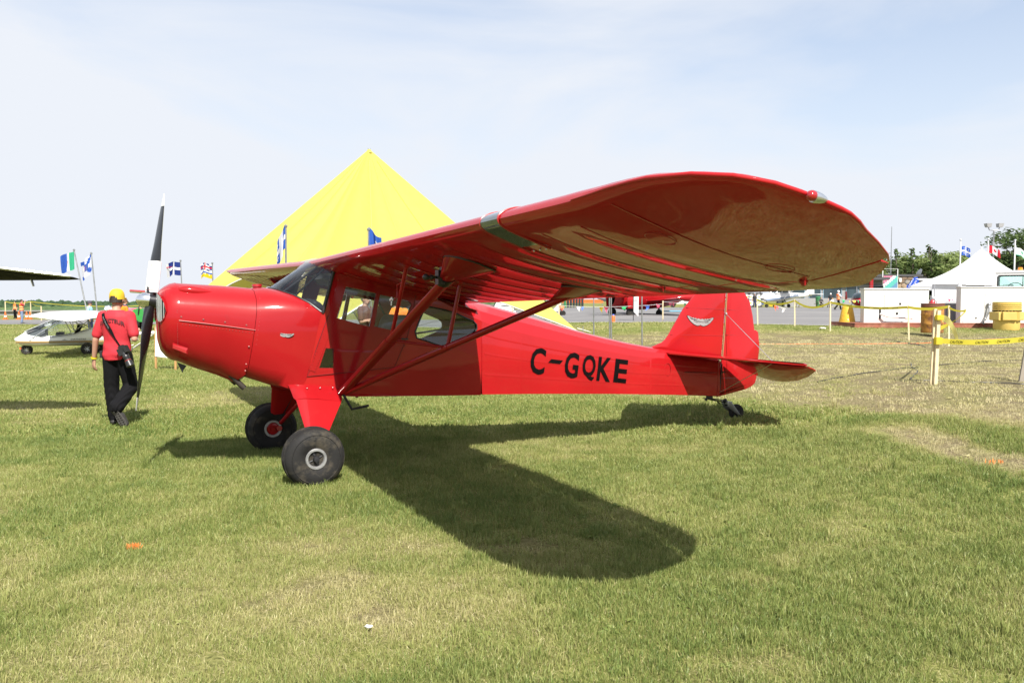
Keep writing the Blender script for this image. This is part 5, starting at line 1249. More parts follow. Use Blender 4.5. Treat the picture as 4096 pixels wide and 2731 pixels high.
# green, white and blue tricolour with a crest; blue saltire with a red shield
t, v = flag_pole(384, 1300, 24.5 + 2.5, 1000, 296, 'leaning pole with green, white and blue flag behind the dark wing'); flag(t, v, .56, .58, (-.85, 0, -.1), lambda u, v_: 4 if u < .33 else (0 if u < .68 else 1), [(leaf(.5, .45, .10), 2), (disc(.5, .3, .07, .09), 1)], .35, 1)
t, v = flag_pole(404, 1300, 27.5, 1013, 365, 'pole with blue and white flag bearing a small red and yellow shield'); flag(t, v, .54, .60, (-.75, 0, -.1), lambda u, v_: 1 if abs(abs(u - .5) / .5 - abs(v_ - .5) / .5) < .30 else 0, [(disc(.5, .5, .14, .18), 3), ([(.42, .5), (.5, .38), (.58, .5), (.5, .62)], 2)], .6, 2)
t, v = flag_pole(735, 1140, 30, 1043, 722, 'pole with dark blue and white ensign rising behind the nose of the red aeroplane'); flag(t, v, .66, .48, (-.9, 0, 0), lambda u, v_: 0 if (abs(v_ - .5) < .09 or abs(u - .45) < .06 or u > .85) else 5, [([(.5, .62), (.98, .8), (.98, .72)], 2)], .22, 3)
t, v = flag_pole(856, 1140, 30, 1053, 849, 'pole with red, white and blue flag over a yellow sun base'); flag(t, v, .60, .52, (-.92, 0, .05), lambda u, v_: (3 if (v_ < .22 + .1 * abs(sin(u * 14))) else (0 if int(v_ * 12) % 2 else 1)) if v_ < .5 else (2 if (abs(u - .5) < .06 or abs(v_ - .75) < .05) else (0 if (abs(u - .5) < .12 or abs(v_ - .75) < .09 or abs(abs(u - .5) - abs(v_ - .75) * 2) < .09) else 5)), [], .12, 4)
t, v = flag_pole(1142, 1200, 17.5, 905, 1143, 'pole with blue and white lily flag hanging before the yellow tent'); flag(t, v, .50, .50, (-.42, -.2, 0), lambda u, v_: 0 if (abs(v_ - .5) < .1 or abs(u - .5) < .10) else 1, [(fleur(.25, .76, .09), 0), (fleur(.75, .76, .09), 0), (fleur(.25, .25, .09), 0), (fleur(.75, .25, .09), 0)], .85, 5)
t, v = flag_pole(1474, 1200, 18.5, 918, 1474, 'pole with a mostly hidden blue flag just above the wing'); flag(t, v, .42, .42, (.8, 0, 0), lambda u, v_: 0 if (v_ < .2 and u > .4) else 1, [(fleur(.6, .6, .12), 0)], .45, 6)
for px, lab in ((2376, 'bare slim pole seen above the rear fuselage, leftmost of four'), (2439, 'bare slim pole close beside a thicker one behind the fuselage'), (2446, 'thicker bare pole above the registration letters'), (2569, 'bare slim pole nearest the red fin')):
    flag_pole(px, 1400, 20.5 + (px % 7) * .2, 1000, px - 2, lab, cat='pole', r=.02)

# ------------------------------------------------------------------ white ultralight on the left
UY = 24.4; US = 1 / 134.6 * (UY / 24.4)
u0 = at(57, 1356, UY); ul = thing('ultralight_aircraft', 'white pod ultralight with swept high wing and bare engine parked behind the walking man', 'aeroplane', (u0.x, UY, gz(u0.x, UY)), radians(17))
ul.scale = (1.05, 1.05, 1.0)
k_ = .002211
def uz(x, y): return ((x - 190) * k_, (971 - y) * k_)
uw = mat('ultralight_white', (.80, .80, .79), .35, coat=.4, var=.03)
prof = [(190, 756, 765, .02), (215, 735, 800, .09), (260, 705, 838, .17), (330, 652, 852, .25), (400, 690, 856, .29), (600, 720, 857, .33), (870, 683, 857, .34), (1090, 610, 855, .34), (1200, 560, 850, .33), (1330, 560, 845, .28), (1500, 660, 825, .18), (1650, 700, 800, .08)]
mb = MB(); rg = []
for x, yt, yb, hw in prof:
    X, zt = uz(x, yt); _, zb = uz(x, yb); zm = (zt + zb) / 2
    rg.append([Vector((X, hw * cos(q) * (1 if abs(sin(q)) < .8 else .9), zm + (zt - zb) / 2 * (abs(sin(q)) ** .7) * (1 if sin(q) > 0 else -1))) for q in np.linspace(0, 2 * pi, 17)[:-1]])
mb.loft(rg); pod = mb.build('pod', uw, ul, smooth=60)
mb = MB()
for z0, z1, mi in ((.405, .418, 0), (.378, .403, 1), (.358, .374, 0)):
    rows = []
    for x, yt, yb, hw in prof[1:-1]:
        X, zt = uz(x, yt); _, zb = uz(x, yb); rows.append([Vector((X, -hw * 1.0 - .004, z)) for z in (z0, z1)])
    mb.loft(rows, closed=False, mi=mi)
mb.build('stripe', [mat('brown_stripe', (.10, .05, .03), .5), mat('gold_stripe', (.45, .30, .10), .5)], pod)
mb = MB(); text(mb, 'EARTHSTAR', lambda u, v: Vector((1.50 + .40 * u + .012 * v, -.357, .435 + .055 * v)), bold=.02); mb.build('lettering', grey_ink, pod, smooth=0)
mb = MB(); mb.poly([(0, 0), (.05, .01), (.09, .03), (.13, .01), (.2, .0)], [], lambda u, v, ww: Vector((1.26 + u, -.349, .44 + v))); mb.build('small_emblem', grey_ink, pod, smooth=0)
ux = lambda x, y, d: Vector((*uz(x, y), 0)).xzy + Vector((0, d, 0)) if False else Vector((uz(x, y)[0], d, uz(x, y)[1]))
mb = MB(); rows = []
for (xa, ya), (xb, yb), hw in (((330, 655), (395, 764), .22), ((500, 570), (640, 705), .30), ((640, 500), (880, 680), .32), ((700, 475), (900, 660), .33)):
    top_, low = ux(xa, ya, 0), ux(xb, yb, 0); rows.append([low + Vector((0, -hw, 0)), low.lerp(top_, .55) + Vector((0, -hw * .92, 0)), top_ + Vector((0, -hw * .45, 0)), top_ + Vector((0, hw * .45, 0)), low.lerp(top_, .55) + Vector((0, hw * .92, 0)), low + Vector((0, hw, 0))])
mb.loft(rows, closed=False); mb.build('canopy', glass('canopy_plexi', (.88, .93, .93), 1.0), ul, smooth=60)
mb = MB()
for d in (-.30, .30):
    for a, b in (((395, 766), (760, 490)), ((335, 655), (700, 478)), ((880, 690), (790, 490)), ((880, 500), (1080, 640)), ((1080, 510), (900, 660)), ((900, 640), (890, 510)), ((395, 766), (870, 684))): mb.tube([ux(*a, d), ux(*b, d * .8)], .013, 6)
mb.build('canopy_frame', alloy, ul, kind='stuff')
mb = MB(); mb.loft([[ux(345, 665, d), ux(420, 720, d), ux(560, 720, d), ux(560, 620, d * .8), ux(430, 630, d * .8)] for d in (-.2, .2)]); mb.build('instrument_pod', vinyl, ul)
mb = MB()
for c_ in ((632, 630), (688, 630)): mb.tube([ux(c_[0] + 20 * cos(q), c_[1] + 20 * sin(q), -.12) for q in np.linspace(0, 2 * pi, 15)], .008, 5)
mb.build('gauge_ring', alloy, ul)
mb = MB(); mb.box(ux(720, 690, 0), (.14, .4, .10)); mb.slab([(0, 0), (.10, 0), (.26, .40), (.16, .42)], .42, .03, lambda u, v, h: Vector((1.5 + u, h, .50 + v))); mb.build('seat', black_cloth, ul)
# wing: near half sweeps towards the camera, far half away
def uwing(side):
    rg = []
    for l, le, te, z, th in ((0, 1.05, 2.30, 1.20, .13), (1.2, .95, 2.22, 1.205, .12), (2.2, 1.05, 2.36, 1.21, .11), (2.7, 1.05, 2.34, 1.20, .09), (2.9, 1.14, 2.2, 1.18, .05), (2.96, 1.3, 2.0, 1.165, .01)):
        c = te - le; rg.append([Vector((le + c * x, side * l, z - .10 * x + s_ * th * (.5 + .5 * (s_ > 0)) * (2.6 * sqrt(x) * (1 - x) ** .8))) for x, s_ in [(x_, 1) for x_ in (0, .03, .1, .25, .45, .7, 1)] + [(x_, -1) for x_ in (.7, .45, .25, .1, .03)]])
    m_ = MB(); m_.loft(rg); return m_.build('wing', uw, ul, smooth=50)
uwing(-1); uwing(1)
mb = MB(); mb.tube([ux(1420, 700, 0), Vector((3.3, .0, .60)), Vector((4.75, 0, .66))], [.07, .06, .05], 10); boom = mb.build('tail_boom', uw, ul)
mb = MB(); mb.slab([(4.15, .62), (4.7, .62), (4.85, 1.25), (4.5, 1.22)], .05, .03, lambda u, v, h: Vector((u, h, v))); mb.build('tail_fin', uw, boom)
mb = MB(); mb.slab([(4.1, -1.0), (4.1, 1.0), (4.7, 1.0), (4.7, -1.0)], .05, .04, lambda u, v, h: Vector((u, v, .64 + h))); mb.build('tailplane', uw, boom)
mb = MB(); mb.box(ux(1330, 425, 0), (.34, .26, .22)); mb.box(ux(1290, 400, -.1), (.12, .1, .12)); mb.tube([ux(1180, 400, -.1), ux(1260, 410, -.12)], .04, 8); en = mb.build('engine', mat('engine_grey', (.18, .17, .17), .5, metal=.5, var=.3), ul)
mb = MB(); mb.tube([ux(1265, 370, -.15), ux(1275, 325, -.15), ux(1320, 318, -.15)], .035, 10); mb.tube([ux(1270, 365, -.15), ux(1440, 360, -.15)], .075, 12); mb.build('muffler', alloy, en)
mb = MB(); mb.box(ux(1330, 440, -.14), (.12, .03, .09)); mb.build('engine_cover', red_trim, en)
mb = MB(); mb.tube([ux(1190, 520, 0), ux(1260, 540, -.1)], .03, 8); mb.tube([ux(760, 490, 0), ux(1330, 470, 0)], .03, 8); mb.build('keel_tube', black_metal, ul)
for (cx, cy), r, d, nm in (((330, 912), 68, 0, 'nose_wheel'), ((1070, 893), 80, -.42, 'main_wheel'), ((1120, 893), 80, .42, 'main_wheel')):
    c = ux(cx, cy, d); R = r * k_; W_ = Matrix.Translation(Vector((c.x, c.y, R))) @ Matrix.Rotation(pi / 2, 4, 'X')
    mb = MB(); mb.lathe([(R * .5, -.05), (R * .85, -.06), (R, -.03), (R, .03), (R * .85, .06), (R * .5, .05)], 24, W_); wh = mb.build(nm, black_rubber, ul)
    mb = MB(); mb.lathe([(0, .035), (R * .5, .045)], 16, W_, caps=False); mb.lathe([(0, -.035), (R * .5, -.045)], 16, W_, caps=False)
    for q in range(8): mb.tube([W_ @ Vector((0, 0, .045)), W_ @ Vector((R * .45 * cos(q * pi / 4), R * .45 * sin(q * pi / 4), .05))], .008, 5)
    mb.build('rim', alloy, wh)
mb = MB(); mb.tube([ux(280, 850, 0), ux(330, 912, .08)], .02, 8); mb.box(ux(262, 880, -.03), (.04, .05, .07), None, 1); mb.build('nose_fork', [black_metal, mat('orange_flag', (.75, .15, .04), .6)], ul)
mb = MB(); mb.tube([ux(1120, 850, -.3), ux(1070, 893, -.38)], .025, 8); mb.tube([ux(1120, 850, .3), ux(1120, 893, .38)], .025, 8); mb.build('main_gear', black_metal, ul)

# ------------------------------------------------------------------ dark fabric wing of the aircraft parked out of frame at left
pw = at(330, 1112, 11.2)
dk = thing('parked_aircraft', 'aircraft mostly out of frame, only its black-bottomed wing reaching in from the left edge', 'aeroplane', (-11.6, 10.9, 0), 0)
dark_fabric = mat('black_fabric', (.007, .007, .008), .85, spec=.15, var=.25, nscale=4, bump=.2, bscale=12); pale_top = mat('pale_grey_fabric', (.48, .48, .46), .6, var=.1)
rg = []
for t_ in np.linspace(0, 1, 17):
    xx = -0.3 + 6.15 * t_ ; k = min(1, (1 - t_) * 6) ** .5; ch = 1.35 * (.25 + .75 * k) * (1 - .25 * t_); zt_ = float(np.interp(t_, [0, .76, 1], [2.20, 2.105, 1.915])); z = zt_; y0_ = -.55 + .75 * (1 - k) * .5; th = .055 * (.15 + .85 * k)
    rg.append([Vector((xx, y0_ + ch * x, z + s_ * th * (2.2 * sqrt(max(x, 0)) * (1 - x) ** .9) * (1 if s_ > 0 else .35 + .1 * (int(t_ * 16) % 2)) - (zt_ - 1.885) * x - .03 * sin(pi * x) * k)) for x, s_ in [(q, 1) for q in (0, .03, .1, .25, .45, .7, 1)] + [(q, -1) for q in (.7, .45, .25, .1, .03)]])
mb = MB(); n_ = len(rg[0])
for i in range(len(rg) - 1):
    for j in range(n_):
        mb.add([rg[i][j], rg[i][(j + 1) % n_], rg[i + 1][(j + 1) % n_], rg[i + 1][j]], [(0, 1, 2, 3)], 0 if j < 6 else 1)
mb.add(rg[-1], [tuple(range(n_))], 1); wgd = mb.build('wing', [pale_top, dark_fabric], dk, smooth=0)
mb = MB(); mb.tube([r[0] + Vector((0, -.005, .01)) for r in rg], .022, 8); mb.tube([rg[-3][7] + Vector((0, .1, 0)), rg[-3][7] + Vector((.03, .1, -.09))], .015, 6); mb.build('leading_edge_tube', alloy, wgd)
mb = MB(); mb.tube([(-.2, 0, 2.1), (-.2, 0, .55)], .04, 8); mb.tube([(2.6, .1, 2.0), (-.15, 0, .7)], .025, 8); mb.build('strut', alloy, dk)
mb = MB(); mb.loft([[Vector((-.2 + .42 * cos(q) * s_, yy, .75 + .35 * sin(q) * s_)) for q in np.linspace(0, 2 * pi, 13)[:-1]] for yy, s_ in ((-1.3, .1), (-.9, .7), (-.2, 1), (.8, .8), (2.4, .2))]); mb.build('fuselage_pod', pale_top, dk, smooth=60)
for px_, py_ in ((-.75, .2), (.35, .2), (-.2, -1.0)):
    mb = MB(); mb.lathe([(.1, -.06), (.2, -.07), (.24, 0), (.2, .07), (.1, .06)], 20, Matrix.Translation((px_, py_, .23)) @ Matrix.Rotation(pi / 2, 4, 'Y')); mb.tube([(px_, py_, .23), (-.2, py_, .6)], .03, 8); mb.build('wheel', black_rubber, dk)

# ------------------------------------------------------------------ left middle ground: tractor, red wing, sign board, cones, tape
gp = at(590, 1310, 46); tg = thing('utility_vehicle', 'small green utility tractor with yellow wheels parked beyond the propeller', 'tractor', (gp.x, 46, gz(gp.x, 46)), radians(8))
green_p = mat('tractor_green', (.03, .25, .05), .4, coat=.4, var=.05); yel_p = mat('wheel_yellow', (.75, .55, .03), .45, var=.05)
mb = MB(); mb.loft([[Vector((x, y, z)) for y, z in ((-.55, .45), (.55, .45), (.55, zt), (-.55, zt))] for x, zt in ((-.75, .75), (-.55, 1.15), (-.1, 1.2), (0, .8), (.9, .75))]); mb.build('body', green_p, tg)
mb = MB(); mb.box((.95, 0, .95), (1.3, 1.3, .35)); mb.build('cargo_bed', black_metal, tg)
mb = MB(); mb.box((.45, 0, 1.0), (.5, 1.1, .12)); mb.box((.70, 0, 1.25), (.12, 1.1, .5)); mb.build('seat', yel_p, tg)
mb = MB()
for s in (-.6, .6): mb.tube([(-.3, s, .9), (-.15, s, 1.9), (.85, s, 1.9), (.9, s, .9)], .035, 8)
mb.tube([(-.15, -.6, 1.9), (-.15, .6, 1.9)], .035, 8); mb.tube([(.85, -.6, 1.9), (.85, .6, 1.9)], .035, 8); mb.build('roll_bar', black_metal, tg)
mb = MB(); mb.tube([(-.2, .1 + .17 * cos(q), 1.25 + .17 * sin(q)) for q in np.linspace(0, 2 * pi, 13)], .018, 6); mb.build('steering_wheel', black_metal, tg)
for x, y, R in ((-.55, -.6, .30), (-.55, .6, .30), (1.05, -.62, .33), (1.05, .62, .33)):
    W_ = Matrix.Translation((x, y, R)) @ Matrix.Rotation(pi / 2, 4, 'X')
    mb = MB(); mb.lathe([(R * .6, -.12), (R * .92, -.13), (R, -.07), (R, .07), (R * .92, .13), (R * .6, .12)], 20, W_); wh = mb.build('wheel', black_rubber, tg); mb = MB(); mb.lathe([(0, .06), (R * .35, .07), (R * .6, .11)], 16, W_, caps=False); mb.lathe([(0, -.06), (R * .35, -.07), (R * .6, -.11)], 16, W_, caps=False); mb.build('rim', yel_p, wh)
rp = at(600, 1300, 41); rw = thing('parked_aeroplane', 'red and white low aeroplane with one wing showing behind the propeller', 'aeroplane', (rp.x + 3.2, 41, gz(rp.x + 3.2, 41)), 0)
mb = MB(); rgs = []
for l, c, z in ((0, 1.5, 1.85), (2, 1.45, 1.98), (3.6, 1.2, 2.06), (4.1, .4, 2.09)): rgs.append([Vector((-l, -c / 2 + c * x, z + s_ * .09 * (2.4 * sqrt(x) * (1 - x)))) for x, s_ in [(q, 1) for q in (0, .05, .3, .7, 1)] + [(q, -1) for q in (.7, .3, .05)]])
for i in range(3):
    for j in range(8): mb.add([rgs[i][j], rgs[i][(j + 1) % 8], rgs[i + 1][(j + 1) % 8], rgs[i + 1][j]], [(0, 1, 2, 3)], 0 if j < 4 else 1)
mb.build('wing', [red_metal, uw], rw, smooth=0)
mb = MB(); mb.loft([[Vector((.4 + .45 * s_ * cos(q), yy, 1.25 + .55 * s_ * sin(q))) for q in np.linspace(0, 2 * pi, 13)[:-1]] for yy, s_ in ((-2, .5), (-1, 1), (.6, 1), (4, .2))]); mb.build('fuselage', red_metal, rw, smooth=60)
for x in (-.5, 1.3):
    mb = MB(); mb.lathe([(.1, -.06), (.24, -.06), (.28, 0), (.24, .06), (.1, .06)], 20, Matrix.Translation((x, -.8, .27)) @ Matrix.Rotation(pi / 2, 4, 'Y')); mb.tube([(x, -.8, .27), (.4, -.6, .9)], .04, 8); mb.build('wheel', black_rubber, rw)
mb = MB(); mb.lathe([(.03, -.05), (.10, -.04), (.13, 0), (.10, .04), (.03, .05)], 16, Matrix.Translation((.4, 3.9, .13)) @ Matrix.Rotation(pi / 2, 4, 'Y')); mb.tube([(.4, 3.9, .13), (.4, 3.8, 1.2)], .03, 8); mb.build('tail_wheel', black_rubber, rw)
bp_ = at(640, 1440, 19.0); sb_ = thing('sign_board', 'white board on two wooden legs standing behind the propeller', 'sign', (bp_.x, 19, gz(bp_.x, 19)), radians(-6))
mb = MB(); mb.poly([(-.12, .32), (.42, .26), (.42, 1.06), (-.08, 1.1)], [], lambda u, v, ww: Vector((u, ww, v)), .012); mb.build('panel', white_plain, sb_, smooth=0)
for x in (-.12, .36): mb = MB(); mb.bar((x, .03, -.2), (x + .01, .03, 1.0), .045, .03, up=(0, 1, 0)); mb.build('leg', mat('brown_lumber', (.42, .24, .09), .8, var=.15), sb_, smooth=0)
cone_o = mat('cone_orange', (.80, .13, .02), .5, var=.05)
def cone(px, py, Y, lab):
    p_ = at(px, py, Y); t = thing('traffic_cone', lab, 'traffic cone', (p_.x, Y, gz(p_.x, Y)), 0, 'orange traffic cones')
    mb = MB(); mb.box((0, 0, .02), (.36, .36, .04)); mb.build('base', cone_o, t); mb = MB(); mb.lathe([(.14, .04), (.03, .7)], 14); mb.build('cone', cone_o, t); mb = MB(); mb.lathe([(.111, .22), (.083, .38)], 14, caps=False); mb.build('band', white_plain, t)
for px, lab in ((22, 'orange traffic cone nearest the left edge beyond the taxiway'), (76, 'orange traffic cone beside the photographer beyond the taxiway'), (107, 'orange traffic cone right of the photographer, left of a pair'), (121, 'orange traffic cone right of the photographer, right of a pair')): cone(px, 1278, 72, lab)
tl = []
for px, Y, lab in ((23, 74, 'stake left of the two people in orange vests'), (124, 74, 'stake right of the two people in orange vests'), (166, 66, 'short stake above the nose of the white ultralight'), (560, 70, 'stake far behind the green tractor')): tp_, _ = stake(px, 1279, Y, 1.55 if Y > 70 else 1.2, lab, wd=.08); tl.append(tp_)
for i, lab in ((0, 'yellow tape running behind the two people in orange vests'), (1, 'yellow tape running on towards the white ultralight wing')): tape(lab, [tl[i], tl[i + 1]], .15, .05)
tape('yellow tape stretched far behind the white ultralight', [tl[1], tl[3]], .2, .05)
bunting('string of pennants far behind the walking man', tl[3] + Vector((-2.8, 0, 0)), tl[3] + Vector((2.6, 0, 0)), .2, 12, .5, 8)
bq = at(150, 1262, 112); wl = thing('low_building', 'long low grey building at the foot of the wooded ridge', 'building', (bq.x + 1, 112, gz(bq.x, 112) - .4), 0)
mb = MB(); mb.box((0, 0, .35), (44, 4, 1.1)); mb.build('wall', mat('grey_cladding', (.28, .29, .28), .8, var=.1, nscale=.3), wl, smooth=0)
mb = MB(); mb.box((0, 0, .96), (44.6, 4.6, .12)); mb.build('roof', mat('grey_roof', (.22, .22, .21), .8, var=.1), wl, smooth=0)

# ------------------------------------------------------------------ fuel cabinets on their skid, drums, bollard
cab_white = mat('cabinet_white', (.60, .595, .575), .5, var=.03, nscale=2, dirt=((.50, .45, .37), .60, .85, 2.5))
rusty_red = mat('rusty_red_steel', (.24, .075, .045), .75, var=.25, nscale=4, bump=.2, dirt=((.36, .15, .10), .45, .7, 3))
CY = 30.6
def cabinet(px0, px1, pyt, pyb, Y, depth, label, extra):
    a = at(px0, pyb, Y); b = at(px1, pyt, Y); t = thing('fuel_cabinet', label, 'cabinet', (a.x, Y, a.z), 0, 'white fuel cabinets'); W_ = b.x - a.x; H_ = b.z - a.z
    mb = MB(); mb.box((W_ / 2, depth / 2, H_ / 2), (W_, depth, H_)); mb.build('housing', cab_white, t, smooth=0)
    mb = MB(); mb.box((W_ / 2, depth / 2, H_ + .02), (W_ + .06, depth + .06, .045)); mb.build('lid', cab_white, t, smooth=0)
    for i in range(4):
        mb = MB(); mb.ico((.09 + (W_ - .3) * i / 3, -.004, .08), .018, 1, scale=(1, .4, 1)); mb.build('bolt', steel_grey, t)
    extra(t, W_, H_); return t
def hatch(t, x0, z0, w_, h_, handle=True):
    mb = MB(); mb.box((x0 + w_ / 2, -.008, z0 + h_ / 2), (w_, .012, h_)); h = mb.build('hatch', cab_white, t, smooth=0)
    mb = MB()
    for i in range(9): mb.ico((x0 + w_ * i / 8, -.016, z0 + h_ - .015), .008, 1)
    for i in range(1, 8): mb.ico((x0 + .01, -.016, z0 + h_ * i / 8), .008, 1); mb.ico((x0 + w_ - .01, -.016, z0 + h_ * i / 8), .008, 1)
    mb.build('rivet', steel_grey, h, kind='stuff')
    if handle:
        mb = MB(); mb.box((x0 + w_ * .83, -.020, z0 + h_ * .48), (.13, .012, .115)); mb.build('latch_plate', cab_white, h, smooth=0); mb = MB(); mb.box((x0 + w_ * .85, -.030, z0 + h_ * .49), (.07, .012, .07)); mb.build('latch', black_metal, h, smooth=0)
def ex1(t, W_, H_):
    hatch(t, W_ * .315, H_ * .33, W_ * .28, H_ * .50)
    mb = MB(); mb.poly([(W_ * .248 + .035 * cos(q) * 1.0, H_ * .30 + (.17 if sin(q) > 0 else -.17) * 1.0 + .05 * sin(q)) for q in np.linspace(0, 2 * pi, 17)[:-1]], [], lambda u, v, ww: Vector((u, -.004 - ww, v)), .004); mb.build('slot', ink, t, smooth=0)
    mb = MB(); mb.lathe([(0, 0), (.042, 0), (.042, .006), (0, .006)], 14, Matrix.Translation((W_ * .512, -.002, H_ * .285)) @ Matrix.Rotation(pi / 2, 4, 'X')); mb.build('port', ink, t)
    pp = [(W_ * .255, .02, H_ * .27), (W_ * .262, -.14, H_ * .262), (W_ * .33, -.20, H_ * .205), (W_ * .50, -.20, H_ * .185), (W_ * .70, -.20, H_ * .165)]
    mb = MB(); mb.tube(pp, .04, 10); mb.tube([pp[3], Vector(pp[3]).lerp(Vector(pp[4]), .45)], .045, 10, mi=1); mb.tube([Vector(pp[3]).lerp(Vector(pp[4]), .5), Vector(pp[3]).lerp(Vector(pp[4]), .62)], .058, 10); mb.ico(pp[4], .06, 1); mb.build('pipe', [white_paint, steel_grey], t, smooth=60)
    mb = MB(); mb.box((W_ - .10, -.004, H_ / 2), (.012, .008, H_ * .96)); mb.build('corner_trim', cab_white, t, smooth=0)
def ex2(t, W_, H_):
    hatch(t, .88, H_ * .30, .75, H_ * .56, False)
    pp = [(.97, .0, H_ * .545), (.98, -.10, H_ * .545), (.97, -.14, H_ * .45), (.93, -.15, H_ * .30), (.82, -.15, H_ * .14), (.76, -.15, H_ * .09), (.75, -.15, .0)]
    mb = MB(); mb.tube(pp, .036, 10); mb.ico(pp[1], .06, 2); mb.ico(pp[4], .05, 2); mb.lathe([(.07, 0), (.075, .03), (.045, .05)], 12, Matrix.Translation((.75, -.15, .0))); mb.build('pipe', steel_grey, t, smooth=60)
    mb = MB(); mb.lathe([(0, 0), (.028, 0), (.028, .006), (0, .006)], 12, Matrix.Translation((.57, -.002, H_ * .165)) @ Matrix.Rotation(pi / 2, 4, 'X')); mb.build('port', ink, t)
cabinet(3455, 3716, 1157, 1293, CY, .32, 'left white fuel cabinet with black slot and white pipe', ex1)
cabinet(3841, 4330, 1150, 1296, CY - .4, .32, 'right white fuel cabinet behind the bright yellow drum', ex2)
a = at(3416, 1313, CY - .55); b = at(4400, 1292, CY - .55)
sk = thing('steel_skid', 'long rust-red steel base beam carrying both white cabinets', 'skid', (a.x, CY - .55, a.z - .05))
mb = MB(); L_ = b.x - a.x; h_ = b.z - a.z + .05
mb.box((L_ / 2, 0, h_ / 2), (L_, .10, h_)); mb.box((L_ / 2, 1.1, h_ - .02), (L_, 2.25, .04)); mb.box((L_ / 2, 2.2, h_ / 2), (L_, .10, h_)); mb.box((.05, 1.1, h_ / 2 - .01), (.10, 2.1, h_ - .03)); mb.build('beam', rusty_red, sk, smooth=0)
mb = MB(); mb.box((L_ / 2, -.055, .02), (L_, .02, .03)); mb.box((L_ / 2, -.055, h_ - .02), (L_, .02, .03)); mb.build('flange', rusty_red, sk, smooth=0)
# rusty barrel
bp2 = at(3728, 1328, 26.5); R = 41.5 * 26.5 / FPX; Hb = 117 * 26.5 / FPX
rb = thing('rusty_barrel', 'rusty orange steel barrel with brown lid standing before the cabinets', 'barrel', (bp2.x, 26.5, bp2.z - .02))
rust_y = mat('rusty_yellow', (.42, .20, .035), .75, var=.3, nscale=5, bump=.2, dirt=((.13, .05, .025), .42, .62, 4))
prof = [(R * .96, 0), (R, .02), (R, .05)]
for zc_ in (.30, .62): prof += [(R, Hb * zc_ - .03), (R * 1.035, Hb * zc_), (R, Hb * zc_ + .03)]
prof += [(R, Hb * .90), (R * .985, Hb * .94)]
mb = MB(); mb.lathe(prof, 28); mb.build('drum', rust_y, rb, smooth=60)
mb = MB(); mb.lathe([(R * 1.04, Hb * .88), (R * 1.06, Hb * .91), (R * 1.0, Hb * .93), (R * 1.05, Hb * .975), (R * 1.04, Hb), (R * .98, Hb), (R * .95, Hb * .985), (0, Hb * .985)], 28); mb.build('lid', mat('brown_rust', (.15, .055, .035), .7, var=.3, nscale=6, bump=.3), rb, smooth=40)
mb = MB(); mb.box((-R * .47, -R * .885, Hb * .45), (.012, .012, Hb * .86)); mb.build('weld_seam', mat('brown_rust', ()), rb)
# yellow overpack drum
op = at(4025, 1318, 29.0); R = 49 * 29 / FPX; Ho = 113 * 29 / FPX
yd = thing('overpack_drum', 'bright yellow plastic drum with ribbed screw lid at the right edge', 'drum', (op.x, 29.0, op.z - .02))
yplast = mat('yellow_plastic', (.60, .43, .12), .45, var=.04, dirt=((.70, .55, .25), .6, .8, 4))
mb = MB(); mb.lathe([(R * .93, 0), (R * .96, .03), (R * .97, Ho * .40), (R * 1.0, Ho * .58), (R * 1.02, Ho * .64), (R * .95, Ho * .66), (R * .93, Ho * .68)], 32); mb.build('drum', yplast, yd, smooth=50)
mb = MB(); pr_ = [(R * .98, Ho * .69), (R * 1.07, Ho * .70), (R * 1.08, Ho * .74)]
for zc_ in (.76, .82, .88): pr_ += [(R * 1.0, Ho * zc_), (R * 1.08, Ho * (zc_ + .02)), (R * 1.08, Ho * (zc_ + .04))]
pr_ += [(R * 1.0, Ho * .94), (R * 1.05, Ho * .96), (R * 1.05, Ho * .985), (R * 1.0, Ho), (0, Ho)]
mb = MB(); mb.lathe(pr_, 32); mb.build('screw_lid', yplast, yd, smooth=40)
for q in range(6):
    an = q * pi / 3 + .18; M_ = Matrix.Rotation(an, 4, 'Z') @ Matrix.Translation((R * .93, 0, Ho * .50)); mb = MB()
    mb.loft([[M_ @ Vector((x, y * k, z * k2)) for y, z in ((-.22, -.15), (.22, -.15), (.22, .15), (-.22, .15))] for x, k, k2 in ((-.1, 1.05, 1.05), (.05, 1.0, 1.0), (.09, .92, .88))]); mb.build('lug', yplast, yd, smooth=30)
mb = MB()
for q in range(24):
    an = q * pi / 12; mb.box((R * 1.0 * cos(an), R * 1.0 * sin(an), Ho * .675), (.05, .05, .03), Matrix.Rotation(an, 3, 'Z'))
mb.build('thread_gap', ink, yd, kind='stuff')
# big yellow cone bollard
cb = at(3388, 1307, 31.6); R = 35 * 31.6 / FPX; Hc = 90 * 31.6 / FPX
bo = thing('cone_bollard', 'stout yellow tapered concrete bollard left of the fuel cabinets', 'bollard', (cb.x, 31.6, cb.z - .03))
mb = MB(); mb.lathe([(R, 0), (R * .99, .05), (R * .58, Hc * .90), (R * .52, Hc * .95), (R * .38, Hc * .99), (0, Hc)], 28); mb.build('shaft', mat('yellow_concrete', (.66, .38, .03), .6, var=.12, nscale=5, bump=.4, bscale=16, dirt=((.55, .40, .20), .62, .72, 6)), bo, smooth=40)
mb = MB(); mb.ico((-R * .22, -R * .78, Hc * .36), .03, 1); mb.build('chip_mark', white_plain, bo)
